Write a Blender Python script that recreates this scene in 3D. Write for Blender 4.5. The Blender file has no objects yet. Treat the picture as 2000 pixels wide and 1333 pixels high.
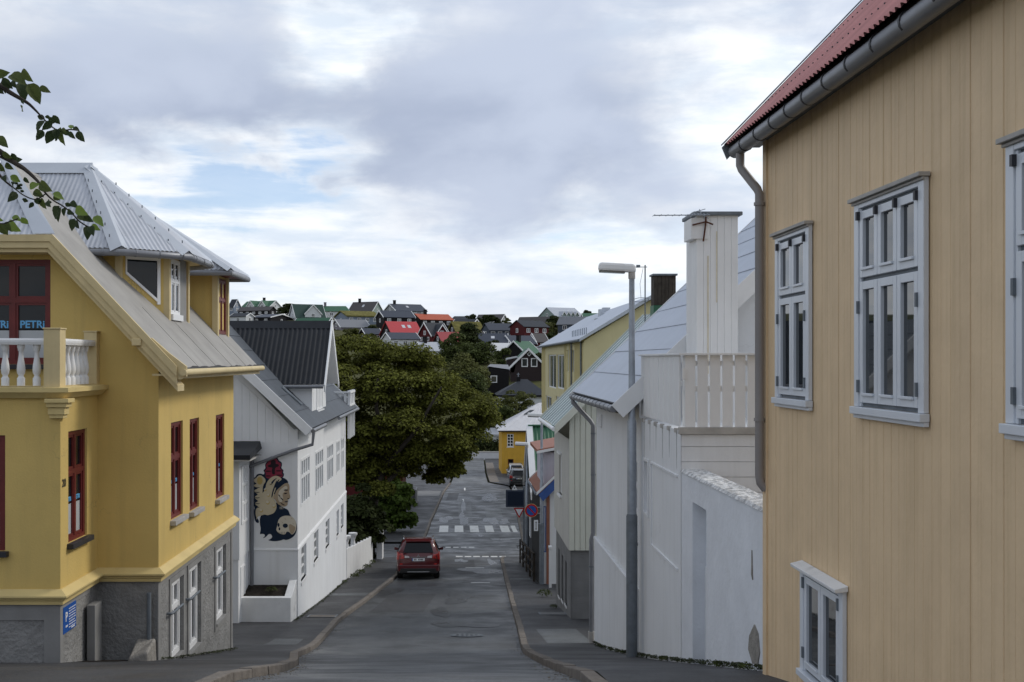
import bpy, bmesh, math, random
import numpy as np
from mathutils import Vector, Matrix
R = math.radians
rnd = random.Random(7)
scene = bpy.context.scene
COL = scene.collection
EYE = 13.0      # height of the viewer's eye above the datum
F = 2150.0      # focal length in photo pixels (survey of the photograph)

# ------------------------------------------------------------------ camera
cam_d = bpy.data.cameras.new('camera')
cam = bpy.data.objects.new('camera', cam_d)
COL.objects.link(cam)
cam.location = (0, 0, EYE)
cam.rotation_euler = (R(90), 0, 0)
cam_d.sensor_width = 36.0
cam_d.lens = F / 2000 * 36.0
cam_d.shift_x = 110 / 2000
cam_d.shift_y = 38.5 / 2000
cam_d.clip_start = 0.1
cam_d.clip_end = 6000
scene.camera = cam

# ------------------------------------------------------------------ light, sky, exposure
SUN_DIR = Vector((0.80, 0.36, 0.66)).normalized()     # towards the sun, ahead on the right behind thin cloud
world = bpy.data.worlds.new('World')
scene.world = world
world.use_nodes = True
def build_sky():
    nt = world.node_tree
    nt.nodes.clear()
    N, L = nt.nodes, nt.links
    def nd(t, **k):
        n = N.new(t)
        for a, b in k.items(): setattr(n, a, b)
        return n
    def mth(op, a, b=None, c=None, clamp=False):
        n = nd('ShaderNodeMath', operation=op, use_clamp=clamp)
        for i, v in enumerate((a, b, c)):
            if v is None: continue
            if isinstance(v, (int, float)): n.inputs[i].default_value = v
            else: L.new(v, n.inputs[i])
        return n.outputs[0]
    def smooth(v, lo, hi):
        n = nd('ShaderNodeMapRange', interpolation_type='SMOOTHSTEP')
        L.new(v, n.inputs[0]); n.inputs[1].default_value = lo; n.inputs[2].default_value = hi
        return n.outputs[0]
    def mixc(f, a, b):
        n = nd('ShaderNodeMix', data_type='RGBA')
        if isinstance(f, (int, float)): n.inputs[0].default_value = f
        else: L.new(f, n.inputs[0])
        for i, v in ((6, a), (7, b)):
            if isinstance(v, tuple): n.inputs[i].default_value = (*v, 1)
            else: L.new(v, n.inputs[i])
        return n.outputs[2]
    tc = nd('ShaderNodeTexCoord')
    sep = nd('ShaderNodeSeparateXYZ'); L.new(tc.outputs['Generated'], sep.inputs[0])
    z = mth('MAXIMUM', sep.outputs[2], 0.0)
    zz = mth('ADD', z, 0.11)
    px = mth('DIVIDE', sep.outputs[0], zz)
    py = mth('DIVIDE', sep.outputs[1], zz)
    def noise(sx, sy, ox, oy, detail, rough, dist=0.0):
        cv = nd('ShaderNodeCombineXYZ')
        L.new(mth('MULTIPLY_ADD', px, sx, ox), cv.inputs[0])
        L.new(mth('MULTIPLY_ADD', py, sy, oy), cv.inputs[1])
        n = nd('ShaderNodeTexNoise'); n.inputs['Scale'].default_value = 1.0
        n.inputs['Detail'].default_value = detail; n.inputs['Roughness'].default_value = rough
        n.inputs['Distortion'].default_value = dist
        L.new(cv.outputs[0], n.inputs['Vector'])
        return n.outputs[0]
    sky = nd('ShaderNodeTexSky', sky_type='NISHITA')
    sky.sun_disc = False
    sky.sun_elevation = math.asin(SUN_DIR.z)
    sky.sun_rotation = math.atan2(SUN_DIR.x, SUN_DIR.y)
    sky.dust_density = 1.2
    bsky = nd('ShaderNodeBackground'); L.new(sky.outputs[0], bsky.inputs[0]); bsky.inputs[1].default_value = 0.15; sky.air_density = 0.8; sky.ozone_density = 2.0
    # direction ahead of the viewer: a = sideways, e = upwards (tangents)
    dy = mth('MAXIMUM', sep.outputs[1], 0.15)
    da = mth('DIVIDE', sep.outputs[0], dy); de = mth('DIVIDE', sep.outputs[2], dy)
    def dnoise(sc, st, off, detail, rough, dist=0.0):       # puffy cloud texture on the dome
        mp = nd('ShaderNodeMapping'); L.new(tc.outputs['Generated'], mp.inputs[0])
        mp.inputs['Scale'].default_value = (sc, sc, sc * st); mp.inputs['Location'].default_value = off
        n = nd('ShaderNodeTexNoise'); n.inputs['Scale'].default_value = 1.0; n.inputs['Detail'].default_value = detail
        n.inputs['Roughness'].default_value = rough; n.inputs['Distortion'].default_value = dist
        L.new(mp.outputs[0], n.inputs['Vector']); return n.outputs[0]
    big = dnoise(5.0, 1.9, (1.3, 2.1, 0.4), 7, 0.50, 0.2)
    med = dnoise(11.0, 2.0, (4.3, 0.7, 2.4), 8, 0.55, 0.3)
    puff = dnoise(9.0, 4.2, (7.7, 3.1, 5.0), 8, 0.58, 0.2)
    fine = dnoise(5.0, 9.0, (2.2, 6.3, 3.0), 8, 0.55, 0.3)
    wob = dnoise(7.0, 1.5, (9.1, 4.4, 1.2), 7, 0.55, 0.2)
    wa = mth('MULTIPLY_ADD', mth('SUBTRACT', wob, 0.5), 0.22, da)
    we = mth('MULTIPLY_ADD', mth('SUBTRACT', med, 0.5), 0.10, de)
    def mass(px_, py_, rx, ry, amp, tilt=0.0):
        u = mth('SUBTRACT', wa, (px_ - 890) / F); v = mth('SUBTRACT', we, (705 - py_) / F)
        if tilt: v = mth('MULTIPLY_ADD', u, -tilt, v)
        u = mth('DIVIDE', u, rx / F); v = mth('DIVIDE', v, ry / F)
        d2 = mth('ADD', mth('MULTIPLY', u, u), mth('MULTIPLY', v, v))
        return mth('MULTIPLY', mth('POWER', 2.718, mth('MULTIPLY', d2, -1.0)), amp)
    def total(base, lst):
        for m_ in lst: base = mth('ADD', base, mass(*m_))
        return base
    cover = mth('ADD', mth('MULTIPLY', big, 0.70), mth('MULTIPLY', med, 0.26))
    cover = mth('ADD', cover, mth('MULTIPLY', smooth(z, 0.05, 0.16), 0.17))       # a deck overhead, broken towards the horizon
    cover = total(cover, [(350, 190, 420, 90, .16, -.05), (1050, 230, 380, 100, .18, 0), (920, 345, 200, 60, .18, 0), (700, 80, 110, 70, -.34, .2), (150, 0, 300, 60, -.06, 0), (1560, 230, 260, 150, -.30, 0), (480, 385, 420, 80, -.22, 0), (1150, 420, 500, 30, .04, 0), (1000, 500, 600, 60, -.06, 0)])
    grey = smooth(cover, 0.42, 0.80)
    gap = mth('ADD', mth('MULTIPLY', fine, 0.75), 0.0)
    gap = total(gap, [(480, 375, 360, 75, .22, .05), (100, 292, 130, 24, .24, .1), (1020, 470, 330, 26, .10, .03)])
    gap = mth('MULTIPLY', smooth(gap, 0.44, 0.60), mth('SUBTRACT', 1.0, smooth(cover, 0.46, 0.60)))
    gap = mth('MULTIPLY', gap, 0.75)
    dot = nd('ShaderNodeVectorMath', operation='DOT_PRODUCT')
    L.new(tc.outputs['Generated'], dot.inputs[0]); dot.inputs[1].default_value = SUN_DIR
    glow = mth('POWER', mth('MAXIMUM', dot.outputs['Value'], 0.0), 3.0)
    white = mixc(smooth(puff, .34, .66), (0.66, 0.74, 0.84), (0.91, 0.935, 0.955))
    dark = mixc(smooth(big, .35, .65), (0.355, 0.412, 0.54), (0.49, 0.55, 0.675))
    cl = mixc(grey, white, dark)
    clg = nd('ShaderNodeVectorMath', operation='SCALE'); L.new(cl, clg.inputs[0])
    over = mth('MULTIPLY_ADD', smooth(z, 0.35, 0.85), -0.15, 1.0)      # overhead cloud, out of view, darkened to lower the light on the walls
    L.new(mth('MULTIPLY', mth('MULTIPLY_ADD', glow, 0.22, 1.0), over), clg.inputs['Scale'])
    bcl = nd('ShaderNodeBackground'); L.new(clg.outputs[0], bcl.inputs[0]); bcl.inputs[1].default_value = 1.0
    mx = nd('ShaderNodeMixShader'); L.new(gap, mx.inputs[0]); L.new(bcl.outputs[0], mx.inputs[1]); L.new(bsky.outputs[0], mx.inputs[2])
    out = nd('ShaderNodeOutputWorld'); L.new(mx.outputs[0], out.inputs[0])
build_sky()
sun_d = bpy.data.lights.new('sun', 'SUN')
sun_d.energy = 1.4
sun_d.angle = R(14)
sun_d.color = (1.0, 0.955, 0.88)
sun = bpy.data.objects.new('sun', sun_d)
COL.objects.link(sun)
sun.location = (60, 30, 80)
sun.rotation_euler = (-SUN_DIR).to_track_quat('-Z', 'Y').to_euler()
vs = scene.view_settings
vs.view_transform = 'Standard'; vs.look = 'None'; vs.gamma = 1.0; vs.use_curve_mapping = False
vs.exposure = 0.20
try:
    scene.cycles.max_bounces = 8
    scene.cycles.use_denoising = True
except Exception: pass

# ------------------------------------------------------------------ survey helpers: distance along the street -> metres
def wx(px, y): return (px - 890.0) * y / F
def wz(py, y): return EYE - (py - 705.0) * y / F
def wp(px, py, y): return (wx(px, y), y, wz(py, y))
_G = [(-60, -0.5), (0, 1.7), (5, 2.0), (10.8, 3.14), (14, 3.95), (17, 4.70), (20, 5.40), (22, 5.85), (24, 6.25), (27, 6.72), (30, 7.15), (36, 7.92),
      (45, 8.95), (53, 9.75), (60, 10.3), (66, 10.7), (72, 11.05), (80, 11.3), (96, 11.5), (105, 11.72), (115, 12.1), (125, 12.35), (140, 12.7),
      (146, 12.2), (152, 10.8), (165, 7.2), (180, 6.6), (200, 5.0), (225, 1.5), (262, -1.8), (280, -4.3), (305, -7.2), (330, -10.0), (355, -12.7),
      (385, -15.6), (410, -17.4), (430, -17.6), (470, -15.5), (600, -6), (900, 8), (5000, 25)]
def G(y):
    for (a, ha), (b, hb) in zip(_G, _G[1:]):
        if y <= b:
            t = (y - a) / (b - a)
            return EYE - (ha + (hb - ha) * t)
    return EYE - _G[-1][1]
def depth_of(py):          # hillside distance whose ground shows at height py of the photograph
    y = 170.0
    while y < 430 and 705 + F * (EYE - G(y)) / y > py: y += 1.0
    return y

# ------------------------------------------------------------------ mesh builder
ORG = {}
SPLIT = {'bargeboard', 'corner_board', 'soffit', 'rust_stain', 'terrace_rail', 'relief_panel', 'base_margin', 'plinth', 'verge_board', 'fence_rail', 'antenna_bracket', 'gate_rail', 'rail_base', 'wall_lettering', 'bracket', 'side_fence', 'roof_seam', 'roof_lap'}
def V3(p): return Vector(p)
class MB:
    def __init__(s): s.v = []; s.f = []; s.m = []
    def face(s, pts, mi=0):
        n = len(s.v); s.v += [tuple(p) for p in pts]; s.f.append(tuple(range(n, n + len(pts)))); s.m.append(mi); return s
    def hexa(s, p, mi=0):      # 8 points: bottom loop 0-3, top loop 4-7
        n = len(s.v); s.v += [tuple(q) for q in p]
        for f in ((3, 2, 1, 0), (4, 5, 6, 7), (0, 1, 5, 4), (1, 2, 6, 5), (2, 3, 7, 6), (3, 0, 4, 7)):
            s.f.append(tuple(n + i for i in f)); s.m.append(mi)
        return s
    def box(s, x0, x1, y0, y1, z0, z1, mi=0):
        return s.hexa([(x0, y0, z0), (x1, y0, z0), (x1, y1, z0), (x0, y1, z0), (x0, y0, z1), (x1, y0, z1), (x1, y1, z1), (x0, y1, z1)], mi)
    def fbox(s, fr, u0, u1, v0, v1, n0, n1, mi=0):
        O, U, W, N = fr
        q = lambda u, v, n: O + U * u + W * v + N * n
        return s.hexa([q(u0, v0, n0), q(u1, v0, n0), q(u1, v0, n1), q(u0, v0, n1), q(u0, v1, n0), q(u1, v1, n0), q(u1, v1, n1), q(u0, v1, n1)], mi)
    def prism(s, pts, d, mi=0):
        d = Vector(d); n = len(s.v); k = len(pts)
        s.v += [tuple(p) for p in pts] + [tuple(Vector(p) + d) for p in pts]
        s.f.append(tuple(range(n, n + k))); s.f.append(tuple(range(n + 2 * k - 1, n + k - 1, -1))); s.m += [mi, mi]
        for i in range(k):
            j = (i + 1) % k
            s.f.append((n + i, n + j, n + k + j, n + k + i)); s.m.append(mi)
        return s
    def tube(s, pts, r, n=8, mi=0):
        pts = [Vector(p) for p in pts]; rr = r if isinstance(r, (list, tuple)) else [r] * len(pts)
        base = len(s.v); up = None
        for i, p in enumerate(pts):
            d = (pts[min(i + 1, len(pts) - 1)] - pts[max(i - 1, 0)]).normalized()
            if up is None:
                up = Vector((0, 0, 1)) if abs(d.z) < .9 else Vector((1, 0, 0))
            a = d.cross(up)
            if a.length < 1e-4: a = d.cross(Vector((0, 1, 0)))
            a.normalize(); b = a.cross(d).normalized(); up = b
            for k in range(n):
                t = 2 * math.pi * k / n
                s.v.append(tuple(p + (a * math.cos(t) + b * math.sin(t)) * rr[i]))
        for i in range(len(pts) - 1):
            for k in range(n):
                j = (k + 1) % n
                s.f.append((base + i * n + k, base + i * n + j, base + (i + 1) * n + j, base + (i + 1) * n + k)); s.m.append(mi)
        s.f.append(tuple(base + k for k in range(n - 1, -1, -1))); s.m.append(mi)
        e = base + (len(pts) - 1) * n
        s.f.append(tuple(e + k for k in range(n))); s.m.append(mi)
        return s
    def lathe(s, c, prof, n=12, mi=0):
        c = Vector(c)
        pts = [c + Vector((0, 0, z)) for r, z in prof]
        base = len(s.v)
        for (r, z), p in zip(prof, pts):
            for k in range(n):
                t = 2 * math.pi * k / n
                s.v.append((p.x + r * math.cos(t), p.y + r * math.sin(t), p.z))
        for i in range(len(prof) - 1):
            for k in range(n):
                j = (k + 1) % n
                s.f.append((base + i * n + k, base + i * n + j, base + (i + 1) * n + j, base + (i + 1) * n + k)); s.m.append(mi)
        s.f.append(tuple(base + k for k in range(n - 1, -1, -1))); s.m.append(mi)
        e = base + (len(prof) - 1) * n
        s.f.append(tuple(e + k for k in range(n))); s.m.append(mi)
        return s
    def corr(s, quad, pitch=.08, amp=.012, per=6, mi=0):
        """corrugated sheet over a planar polygon; quad[0]->quad[1] is the eave edge, ribs run up the slope"""
        P = [Vector(p) for p in quad]
        e = (P[1] - P[0]).normalized()
        n = (P[1] - P[0]).cross(P[2] - P[0]).normalized()
        if n.z < 0: n = -n
        up = n.cross(e).normalized()
        if up.z < 0: up = -up
        uv = [((p - P[0]).dot(e), (p - P[0]).dot(up)) for p in P]
        u0 = min(u for u, v in uv); u1 = max(u for u, v in uv)
        N = max(2, int((u1 - u0) / pitch * per)); base = len(s.v); k = len(uv)
        for i in range(N + 1):
            u = u0 + (u1 - u0) * min(max(i / N, 1e-5), 1 - 1e-5)
            hits = []
            for a in range(k):
                (ua, va), (ub, vb) = uv[a], uv[(a + 1) % k]
                if (ua - u) * (ub - u) < 0: hits.append(va + (vb - va) * (u - ua) / (ub - ua))
            lo, hi = (min(hits), max(hits)) if len(hits) > 1 else (0, 0)
            d = n * (amp * math.cos(2 * math.pi * (u - u0) / pitch))
            s.v.append(tuple(P[0] + e * u + up * lo + d)); s.v.append(tuple(P[0] + e * u + up * hi + d))
        for i in range(N):
            a = base + 2 * i
            s.f.append((a, a + 2, a + 3, a + 1)); s.m.append(mi)
        return s
    def wall(s, fr, W, H, holes, depth, mi=0, mr=None):
        """wall rectangle with real openings and reveals"""
        O, U, Vv, N = fr
        mr = mi if mr is None else mr
        us = sorted({0, W, *[h[0] for h in holes], *[h[1] for h in holes]})
        vsn = sorted({0, H, *[h[2] for h in holes], *[h[3] for h in holes]})
        q = lambda u, v, n=0: O + U * u + Vv * v + N * n
        for a, b in zip(us, us[1:]):
            for c, d in zip(vsn, vsn[1:]):
                mu, mv = (a + b) / 2, (c + d) / 2
                if any(h[0] < mu < h[1] and h[2] < mv < h[3] for h in holes): continue
                s.face([q(a, c), q(b, c), q(b, d), q(a, d)], mi)
        for a, b, c, d in holes:
            for (ua, va), (ub, vb) in (((a, c), (b, c)), ((b, c), (b, d)), ((b, d), (a, d)), ((a, d), (a, c))):
                s.face([q(ua, va), q(ub, vb), q(ub, vb, -depth), q(ua, va, -depth)], mr)
        return s
    def islands(s):
        par = list(range(len(s.v)))
        def fd(i):
            while par[i] != i: par[i] = par[par[i]]; i = par[i]
            return i
        for f in s.f:
            for j in f[1:]: par[fd(j)] = fd(f[0])
        out = {}
        for f, m in zip(s.f, s.m): out.setdefault(fd(f[0]), []).append((f, m))
        res = []
        for fs in out.values():
            q = MB(); mp = {}
            for f, m in fs:
                for i in f:
                    if i not in mp: mp[i] = len(q.v); q.v.append(s.v[i])
                q.f.append(tuple(mp[i] for i in f)); q.m.append(m)
            res.append(q)
        return res
    def build(s, name, mats, parent=None, **k):
        if name in SPLIT and parent is not None:
            isl = s.islands()
            if len(isl) > 1:
                return [q._build(name, mats, parent, **k) for q in isl][0]
        return s._build(name, mats, parent, **k)
    def _build(s, name, mats, parent=None, local=False, smooth=False, bevel=0, weld=False):
        me = bpy.data.meshes.new(name)
        off = Vector((0, 0, 0)) if (local or parent is None) else ORG.get(parent.name, Vector((0, 0, 0)))
        me.from_pydata([(a - off.x, b - off.y, c - off.z) for a, b, c in s.v], [], s.f)
        mats = mats if isinstance(mats, (list, tuple)) else [mats]
        for m in mats: me.materials.append(m)
        if len(mats) > 1: me.polygons.foreach_set('material_index', s.m)
        bm = bmesh.new(); bm.from_mesh(me)
        if weld: bmesh.ops.remove_doubles(bm, verts=bm.verts, dist=1e-4)
        bmesh.ops.recalc_face_normals(bm, faces=bm.faces)
        bm.to_mesh(me); bm.free()
        if smooth:
            me.polygons.foreach_set('use_smooth', [True] * len(me.polygons))
            if hasattr(me, 'set_sharp_from_angle'): me.set_sharp_from_angle(angle=R(50))
        me.update()
        o = bpy.data.objects.new(name, me); COL.objects.link(o)
        if parent is not None:
            o.parent = parent; ORG[o.name] = off
        if bevel:
            b = o.modifiers.new('bevel', 'BEVEL'); b.width = bevel; b.segments = 2; b.limit_method = 'ANGLE'
        return o
def tag(o, label=None, cat=None, group=None, kind=None):
    if label: o['label'] = label
    if cat: o['category'] = cat
    if group: o['group'] = group
    if kind: o['kind'] = kind
    return o
def thing(name, label, cat, loc=(0, 0, 0), rz=0.0, group=None):
    o = bpy.data.objects.new(name, None); COL.objects.link(o)
    o.empty_display_size = .3
    o.location = loc; o.rotation_euler = (0, 0, rz); ORG[o.name] = Vector(loc)
    return tag(o, label, cat, group)
def structure(name, mb, mats, **k): return tag(mb.build(name, mats, **k), kind='structure')
def copy_part(src, parent, loc=None, rot=None, scale=None):
    c = src.copy(); COL.objects.link(c); c.parent = parent
    if loc is not None: c.location = loc
    if rot is not None: c.rotation_euler = rot
    if scale is not None: c.scale = scale
    return c
def copy_tree(o, parent=None):
    c = o.copy(); COL.objects.link(c); c.parent = parent
    for ch in list(o.children): copy_tree(ch, c)
    return c
ZV = Vector((0, 0, 1))
def fr_west(x, yfar, z): return (Vector((x, yfar, z)), Vector((0, -1, 0)), ZV, Vector((-1, 0, 0)))    # wall facing -X, u runs towards the viewer
def fr_east(x, ynear, z): return (Vector((x, ynear, z)), Vector((0, 1, 0)), ZV, Vector((1, 0, 0)))    # wall facing +X, u runs away
def fr_south(x, y, z): return (Vector((x, y, z)), Vector((1, 0, 0)), ZV, Vector((0, -1, 0)))           # wall facing the viewer
def fr_off(fr, u, v, n=0): return (fr[0] + fr[1] * u + fr[2] * v + fr[3] * n, fr[1], fr[2], fr[3])

# ------------------------------------------------------------------ procedural materials
def pm(name, col, rough=.6, var=.12, scale=2.5, bump=0.0, bscale=40, spec=.4, metal=0.0, streak=0.0, sscale=(5, 5, .35), dirt=0.0, dcol=(.10, .09, .07), rvar=0.0, grain=None, island=0.0, trans=0.0, objvar=0.0, cracks=0.0):
    m = bpy.data.materials.new(name); m.use_nodes = True
    nt = m.node_tree; N, L = nt.nodes, nt.links
    b = N['Principled BSDF']
    tc = N.new('ShaderNodeTexCoord')
    def noise(sc, detail=5, vec=None, rgh=.55):
        mp = N.new('ShaderNodeMapping'); L.new(tc.outputs['Object'], mp.inputs[0])
        mp.inputs['Scale'].default_value = sc if isinstance(sc, tuple) else (sc, sc, sc)
        n = N.new('ShaderNodeTexNoise'); n.inputs['Scale'].default_value = 1; n.inputs['Detail'].default_value = detail; n.inputs['Roughness'].default_value = rgh
        L.new(mp.outputs[0], n.inputs['Vector']); return n.outputs[0]
    def ramp(v, lo, hi, a, c):
        r = N.new('ShaderNodeMapRange'); L.new(v, r.inputs[0])
        for i, x in zip((1, 2, 3, 4), (lo, hi, a, c)): r.inputs[i].default_value = x
        return r.outputs[0]
    def mixc(f, a, c, mode='MIX'):
        x = N.new('ShaderNodeMix'); x.data_type = 'RGBA'; x.blend_type = mode
        if isinstance(f, (int, float)): x.inputs[0].default_value = f
        else: L.new(f, x.inputs[0])
        for i, v in ((6, a), (7, c)):
            if isinstance(v, tuple): x.inputs[i].default_value = (*v[:3], 1)
            else: L.new(v, x.inputs[i])
        return x.outputs[2]
    lo = tuple(max(0, c * (1 - var)) for c in col); hi = tuple(min(1, c * (1 + var)) for c in col)
    c = mixc(ramp(noise(scale), .3, .7, 0, 1), lo, hi)
    if grain:
        c = mixc(ramp(noise(grain[0], 6), .42, .58, 0, grain[1]), c, tuple(x * grain[2] for x in col))
    if streak:
        c = mixc(ramp(noise(sscale, 6), .50, .75, 0, streak), c, dcol)
    if dirt:
        c = mixc(ramp(noise(1.3, 9, rgh=.7), .56, .70, 0, dirt), c, dcol)
    if cracks:
        vo = N.new('ShaderNodeTexVoronoi'); vo.feature = 'DISTANCE_TO_EDGE'; vo.inputs['Scale'].default_value = .55
        wv = N.new('ShaderNodeVectorMath'); wv.operation = 'ADD'; nz = N.new('ShaderNodeTexNoise'); nz.inputs['Scale'].default_value = 2.2; nz.inputs['Detail'].default_value = 8
        L.new(tc.outputs['Object'], nz.inputs['Vector']); L.new(tc.outputs['Object'], wv.inputs[0]); L.new(nz.outputs[1], wv.inputs[1]); L.new(wv.outputs[0], vo.inputs['Vector'])
        k = N.new('ShaderNodeMath'); k.operation = 'MULTIPLY'; L.new(ramp(vo.outputs['Distance'], .0, .006, cracks, 0), k.inputs[0]); L.new(ramp(noise(.7, 3), .50, .62, 0, 1), k.inputs[1])
        c = mixc(k.outputs[0], c, dcol)
    if objvar:
        oi = N.new('ShaderNodeObjectInfo'); sv = N.new('ShaderNodeVectorMath'); sv.operation = 'SCALE'; L.new(c, sv.inputs[0]); L.new(ramp(oi.outputs['Random'], 0, 1, 1 - objvar, 1 + objvar), sv.inputs['Scale']); c = sv.outputs[0]
    if island:
        g = N.new('ShaderNodeNewGeometry')
        c = mixc(ramp(g.outputs['Random Per Island'], 0, 1, 0, 1), tuple(x * (1 - island) for x in col), tuple(min(1, x * (1 + island)) for x in col))
    L.new(c, b.inputs['Base Color'])
    b.inputs['Roughness'].default_value = rough
    if rvar: L.new(ramp(noise(.8, 4), .35, .65, rough - rvar, rough + rvar), b.inputs['Roughness'])
    b.inputs['Metallic'].default_value = metal
    b.inputs['Specular IOR Level'].default_value = spec
    if bump:
        bp = N.new('ShaderNodeBump'); bp.inputs['Strength'].default_value = 1.0; bp.inputs['Distance'].default_value = bump
        L.new(noise(bscale, 6), bp.inputs['Height']); L.new(bp.outputs[0], b.inputs['Normal'])
    if trans:
        tr = N.new('ShaderNodeBsdfTranslucent'); L.new(c, tr.inputs[0])
        mx = N.new('ShaderNodeMixShader'); mx.inputs[0].default_value = trans
        out = N['Material Output']
        L.new(b.outputs[0], mx.inputs[1]); L.new(tr.outputs[0], mx.inputs[2]); L.new(mx.outputs[0], out.inputs[0])
    return m
M = {}
def glass(name, col=(.012, .014, .016), rough=.02, spec=.8):
    m = pm(name, col, rough=rough, var=.3, scale=1.5, spec=spec)
    return m
M['glass'] = glass('window_glass', spec=.28)
M['glass_sky'] = glass('window_double_glass', (.012, .016, .02), .02, .5)
M['glass_sky'].node_tree.nodes['Principled BSDF'].inputs['IOR'].default_value = 1.9
M['glass_far'] = glass('window_glass_far', (.03, .035, .04), .06)
M['glass_curtain'] = glass('window_glass_white_curtain', (.50, .52, .53), .08)
M['glass_lit'] = glass('window_glass_curtain', (.16, .17, .17), .06)
M['yellow'] = pm('yellow_render', (.63, .455, .155), .75, .07, .9, bump=.004, bscale=35, cracks=.6, dirt=.12, streak=.20, dcol=(.30, .22, .10), spec=.2)
M['yellow_trim'] = pm('yellow_paint', (.62, .50, .27), .6, .08, 2, streak=.15, dcol=(.2, .16, .08), bump=.002, spec=.3)
M['yellow_clean'] = pm('yellow_moulding', (.64, .50, .22), .65, .07, 2, dirt=.25, dcol=(.2, .14, .05), spec=.3)
M['base_grey'] = pm('grey_roughcast', (.27, .265, .255), .85, .18, 3, bump=.035, bscale=16, dirt=.35, dcol=(.12, .12, .12), spec=.2)
M['base_smooth'] = pm('grey_render_trim', (.27, .265, .255), .8, .1, 3, bump=.003, spec=.2)
M['red_wood'] = pm('oxblood_paint', (.14, .020, .018), .45, .15, 4, bump=.001, spec=.4)
M['white_paint'] = pm('white_paint', (.78, .78, .775), .5, .04, 2, spec=.4)
M['white_worn'] = pm('worn_white_paint', (.74, .74, .73), .6, .06, 3, dirt=.5, dcol=(.12, .11, .09), bump=.003, spec=.3)
M['white_wall'] = pm('white_render', (.75, .76, .77), .8, .04, .8, bump=.004, bscale=30, cracks=.35, streak=.22, dcol=(.45, .45, .43), spec=.2)
M['white_rough'] = pm('rough_white_masonry', (.72, .74, .77), .85, .06, 2, bump=.009, bscale=9, dirt=.25, dcol=(.45, .45, .44), spec=.2)
M['flaky'] = pm('flaking_whitewash', (.76, .76, .75), .9, .08, 3, bump=.03, bscale=25, grain=(10, .7, .35), spec=.2)
M['bare_concrete'] = pm('bare_concrete', (.30, .28, .25), .9, .25, 8, bump=.02, bscale=30, spec=.2)
M['white_clad'] = pm('white_cladding', (.78, .78, .775), .55, .04, 1.5, objvar=.02, streak=.10, dcol=(.45, .45, .42), spec=.35)
M['cream_clad'] = pm('cream_cladding', (.64, .645, .56), .6, .05, 1.5, streak=.10, dcol=(.35, .35, .3), spec=.3)
M['cream_wall'] = pm('greige_render', (.50, .49, .45), .75, .06, 1.5, bump=.004, spec=.2)
M['concrete_grey'] = pm('painted_concrete', (.20, .20, .20), .85, .12, 2, bump=.006, bscale=20, spec=.2)
M['tan_plank'] = pm('tan_plank', (.74, .55, .34), .6, .05, 3, objvar=.035, streak=.24, sscale=(14, 14, .6), dcol=(.40, .27, .12), bump=.004, bscale=22, spec=.25)
M['tan_back'] = pm('tan_backing', (.36, .25, .12), .9, .1, 3)
M['win_white'] = pm('bluish_white_gloss', (.66, .69, .73), .35, .04, 3, spec=.5)
M['ledge'] = pm('weathered_ledge', (.42, .40, .37), .7, .15, 5, dirt=.4, spec=.3)
M['black_iron'] = pm('black_iron', (.03, .03, .035), .5, .2, 8, spec=.4)
M['pipe_grey'] = pm('grey_zinc_pipe', (.21, .215, .23), .42, .12, 3, spec=.5, metal=.25, rvar=.08)
M['pipe_tan'] = pm('grey_painted_pipe', (.27, .25, .24), .5, .1, 3, spec=.4)
M['galv'] = pm('galvanised_steel', (.33, .36, .40), .5, .15, 7, spec=.5, metal=.45, rvar=.1)
M['galv_dark'] = pm('weathered_steel', (.16, .18, .20), .6, .2, 6, spec=.4, metal=.3)
M['red_roof'] = pm('faded_red_corrugated_iron', (.50, .215, .20), .6, .15, 2, dirt=.35, dcol=(.20, .08, .07), spec=.35)
M['zinc_roof'] = pm('zinc_corrugated_iron', (.47, .49, .53), .55, .10, 2, spec=.5, metal=.2, dirt=.2, dcol=(.3, .3, .3))
M['zinc_flat'] = pm('zinc_flashing', (.50, .53, .57), .45, .06, 2, spec=.5, metal=.2)
M['felt_roof'] = pm('pale_grey_roof_sheet', (.33, .315, .29), .7, .12, 2, streak=.35, sscale=(1.2, 3, .5), dcol=(.2, .19, .17), bump=.004, bscale=40, spec=.3)
M['dark_roof'] = pm('charcoal_corrugated_iron', (.016, .018, .022), .55, .2, 2, spec=.25)
M['slate_roof'] = pm('slate_grey_roof', (.062, .072, .085), .6, .15, 2, bump=.004, spec=.35)
M['panel_roof'] = pm('blue_grey_roof_sheet', (.47, .51, .58), .55, .05, 1.5, streak=.12, sscale=(2, .4, 2), dcol=(.3, .32, .35), spec=.4)
M['green_roof'] = pm('green_corrugated_iron', (.035, .125, .065), .5, .12, 2, spec=.4)
M['pale_roof'] = pm('pale_green_grey_roof', (.44, .50, .49), .5, .06, 2, spec=.4)
M['white_roof'] = pm('pale_metal_roof', (.62, .61, .62), .5, .06, 2, spec=.4)
M['brown_wood'] = pm('brown_red_roof', (.30, .13, .085), .6, .12, 3, spec=.3)
M['blue_paint'] = pm('blue_paint', (.045, .10, .30), .5, .1, 3, spec=.4)
M['lilac_wall'] = pm('pale_lilac_wall', (.56, .54, .60), .7, .05, 3, spec=.3)
M['orange_wall'] = pm('orange_render', (.60, .35, .05), .75, .08, 1.5, streak=.2, dcol=(.35, .16, .03), bump=.003, spec=.2)
M['chimney_brown'] = pm('dark_timber_board', (.055, .045, .036), .8, .35, 5, streak=.4, dcol=(.02, .018, .015), bump=.006, spec=.2)
M['rust'] = pm('rust', (.10, .035, .02), .85, .3, 9, bump=.003, spec=.2)
M['rust_stain'] = pm('rust_stain', (.66, .60, .47), .8, .1, 9, spec=.2)
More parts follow.
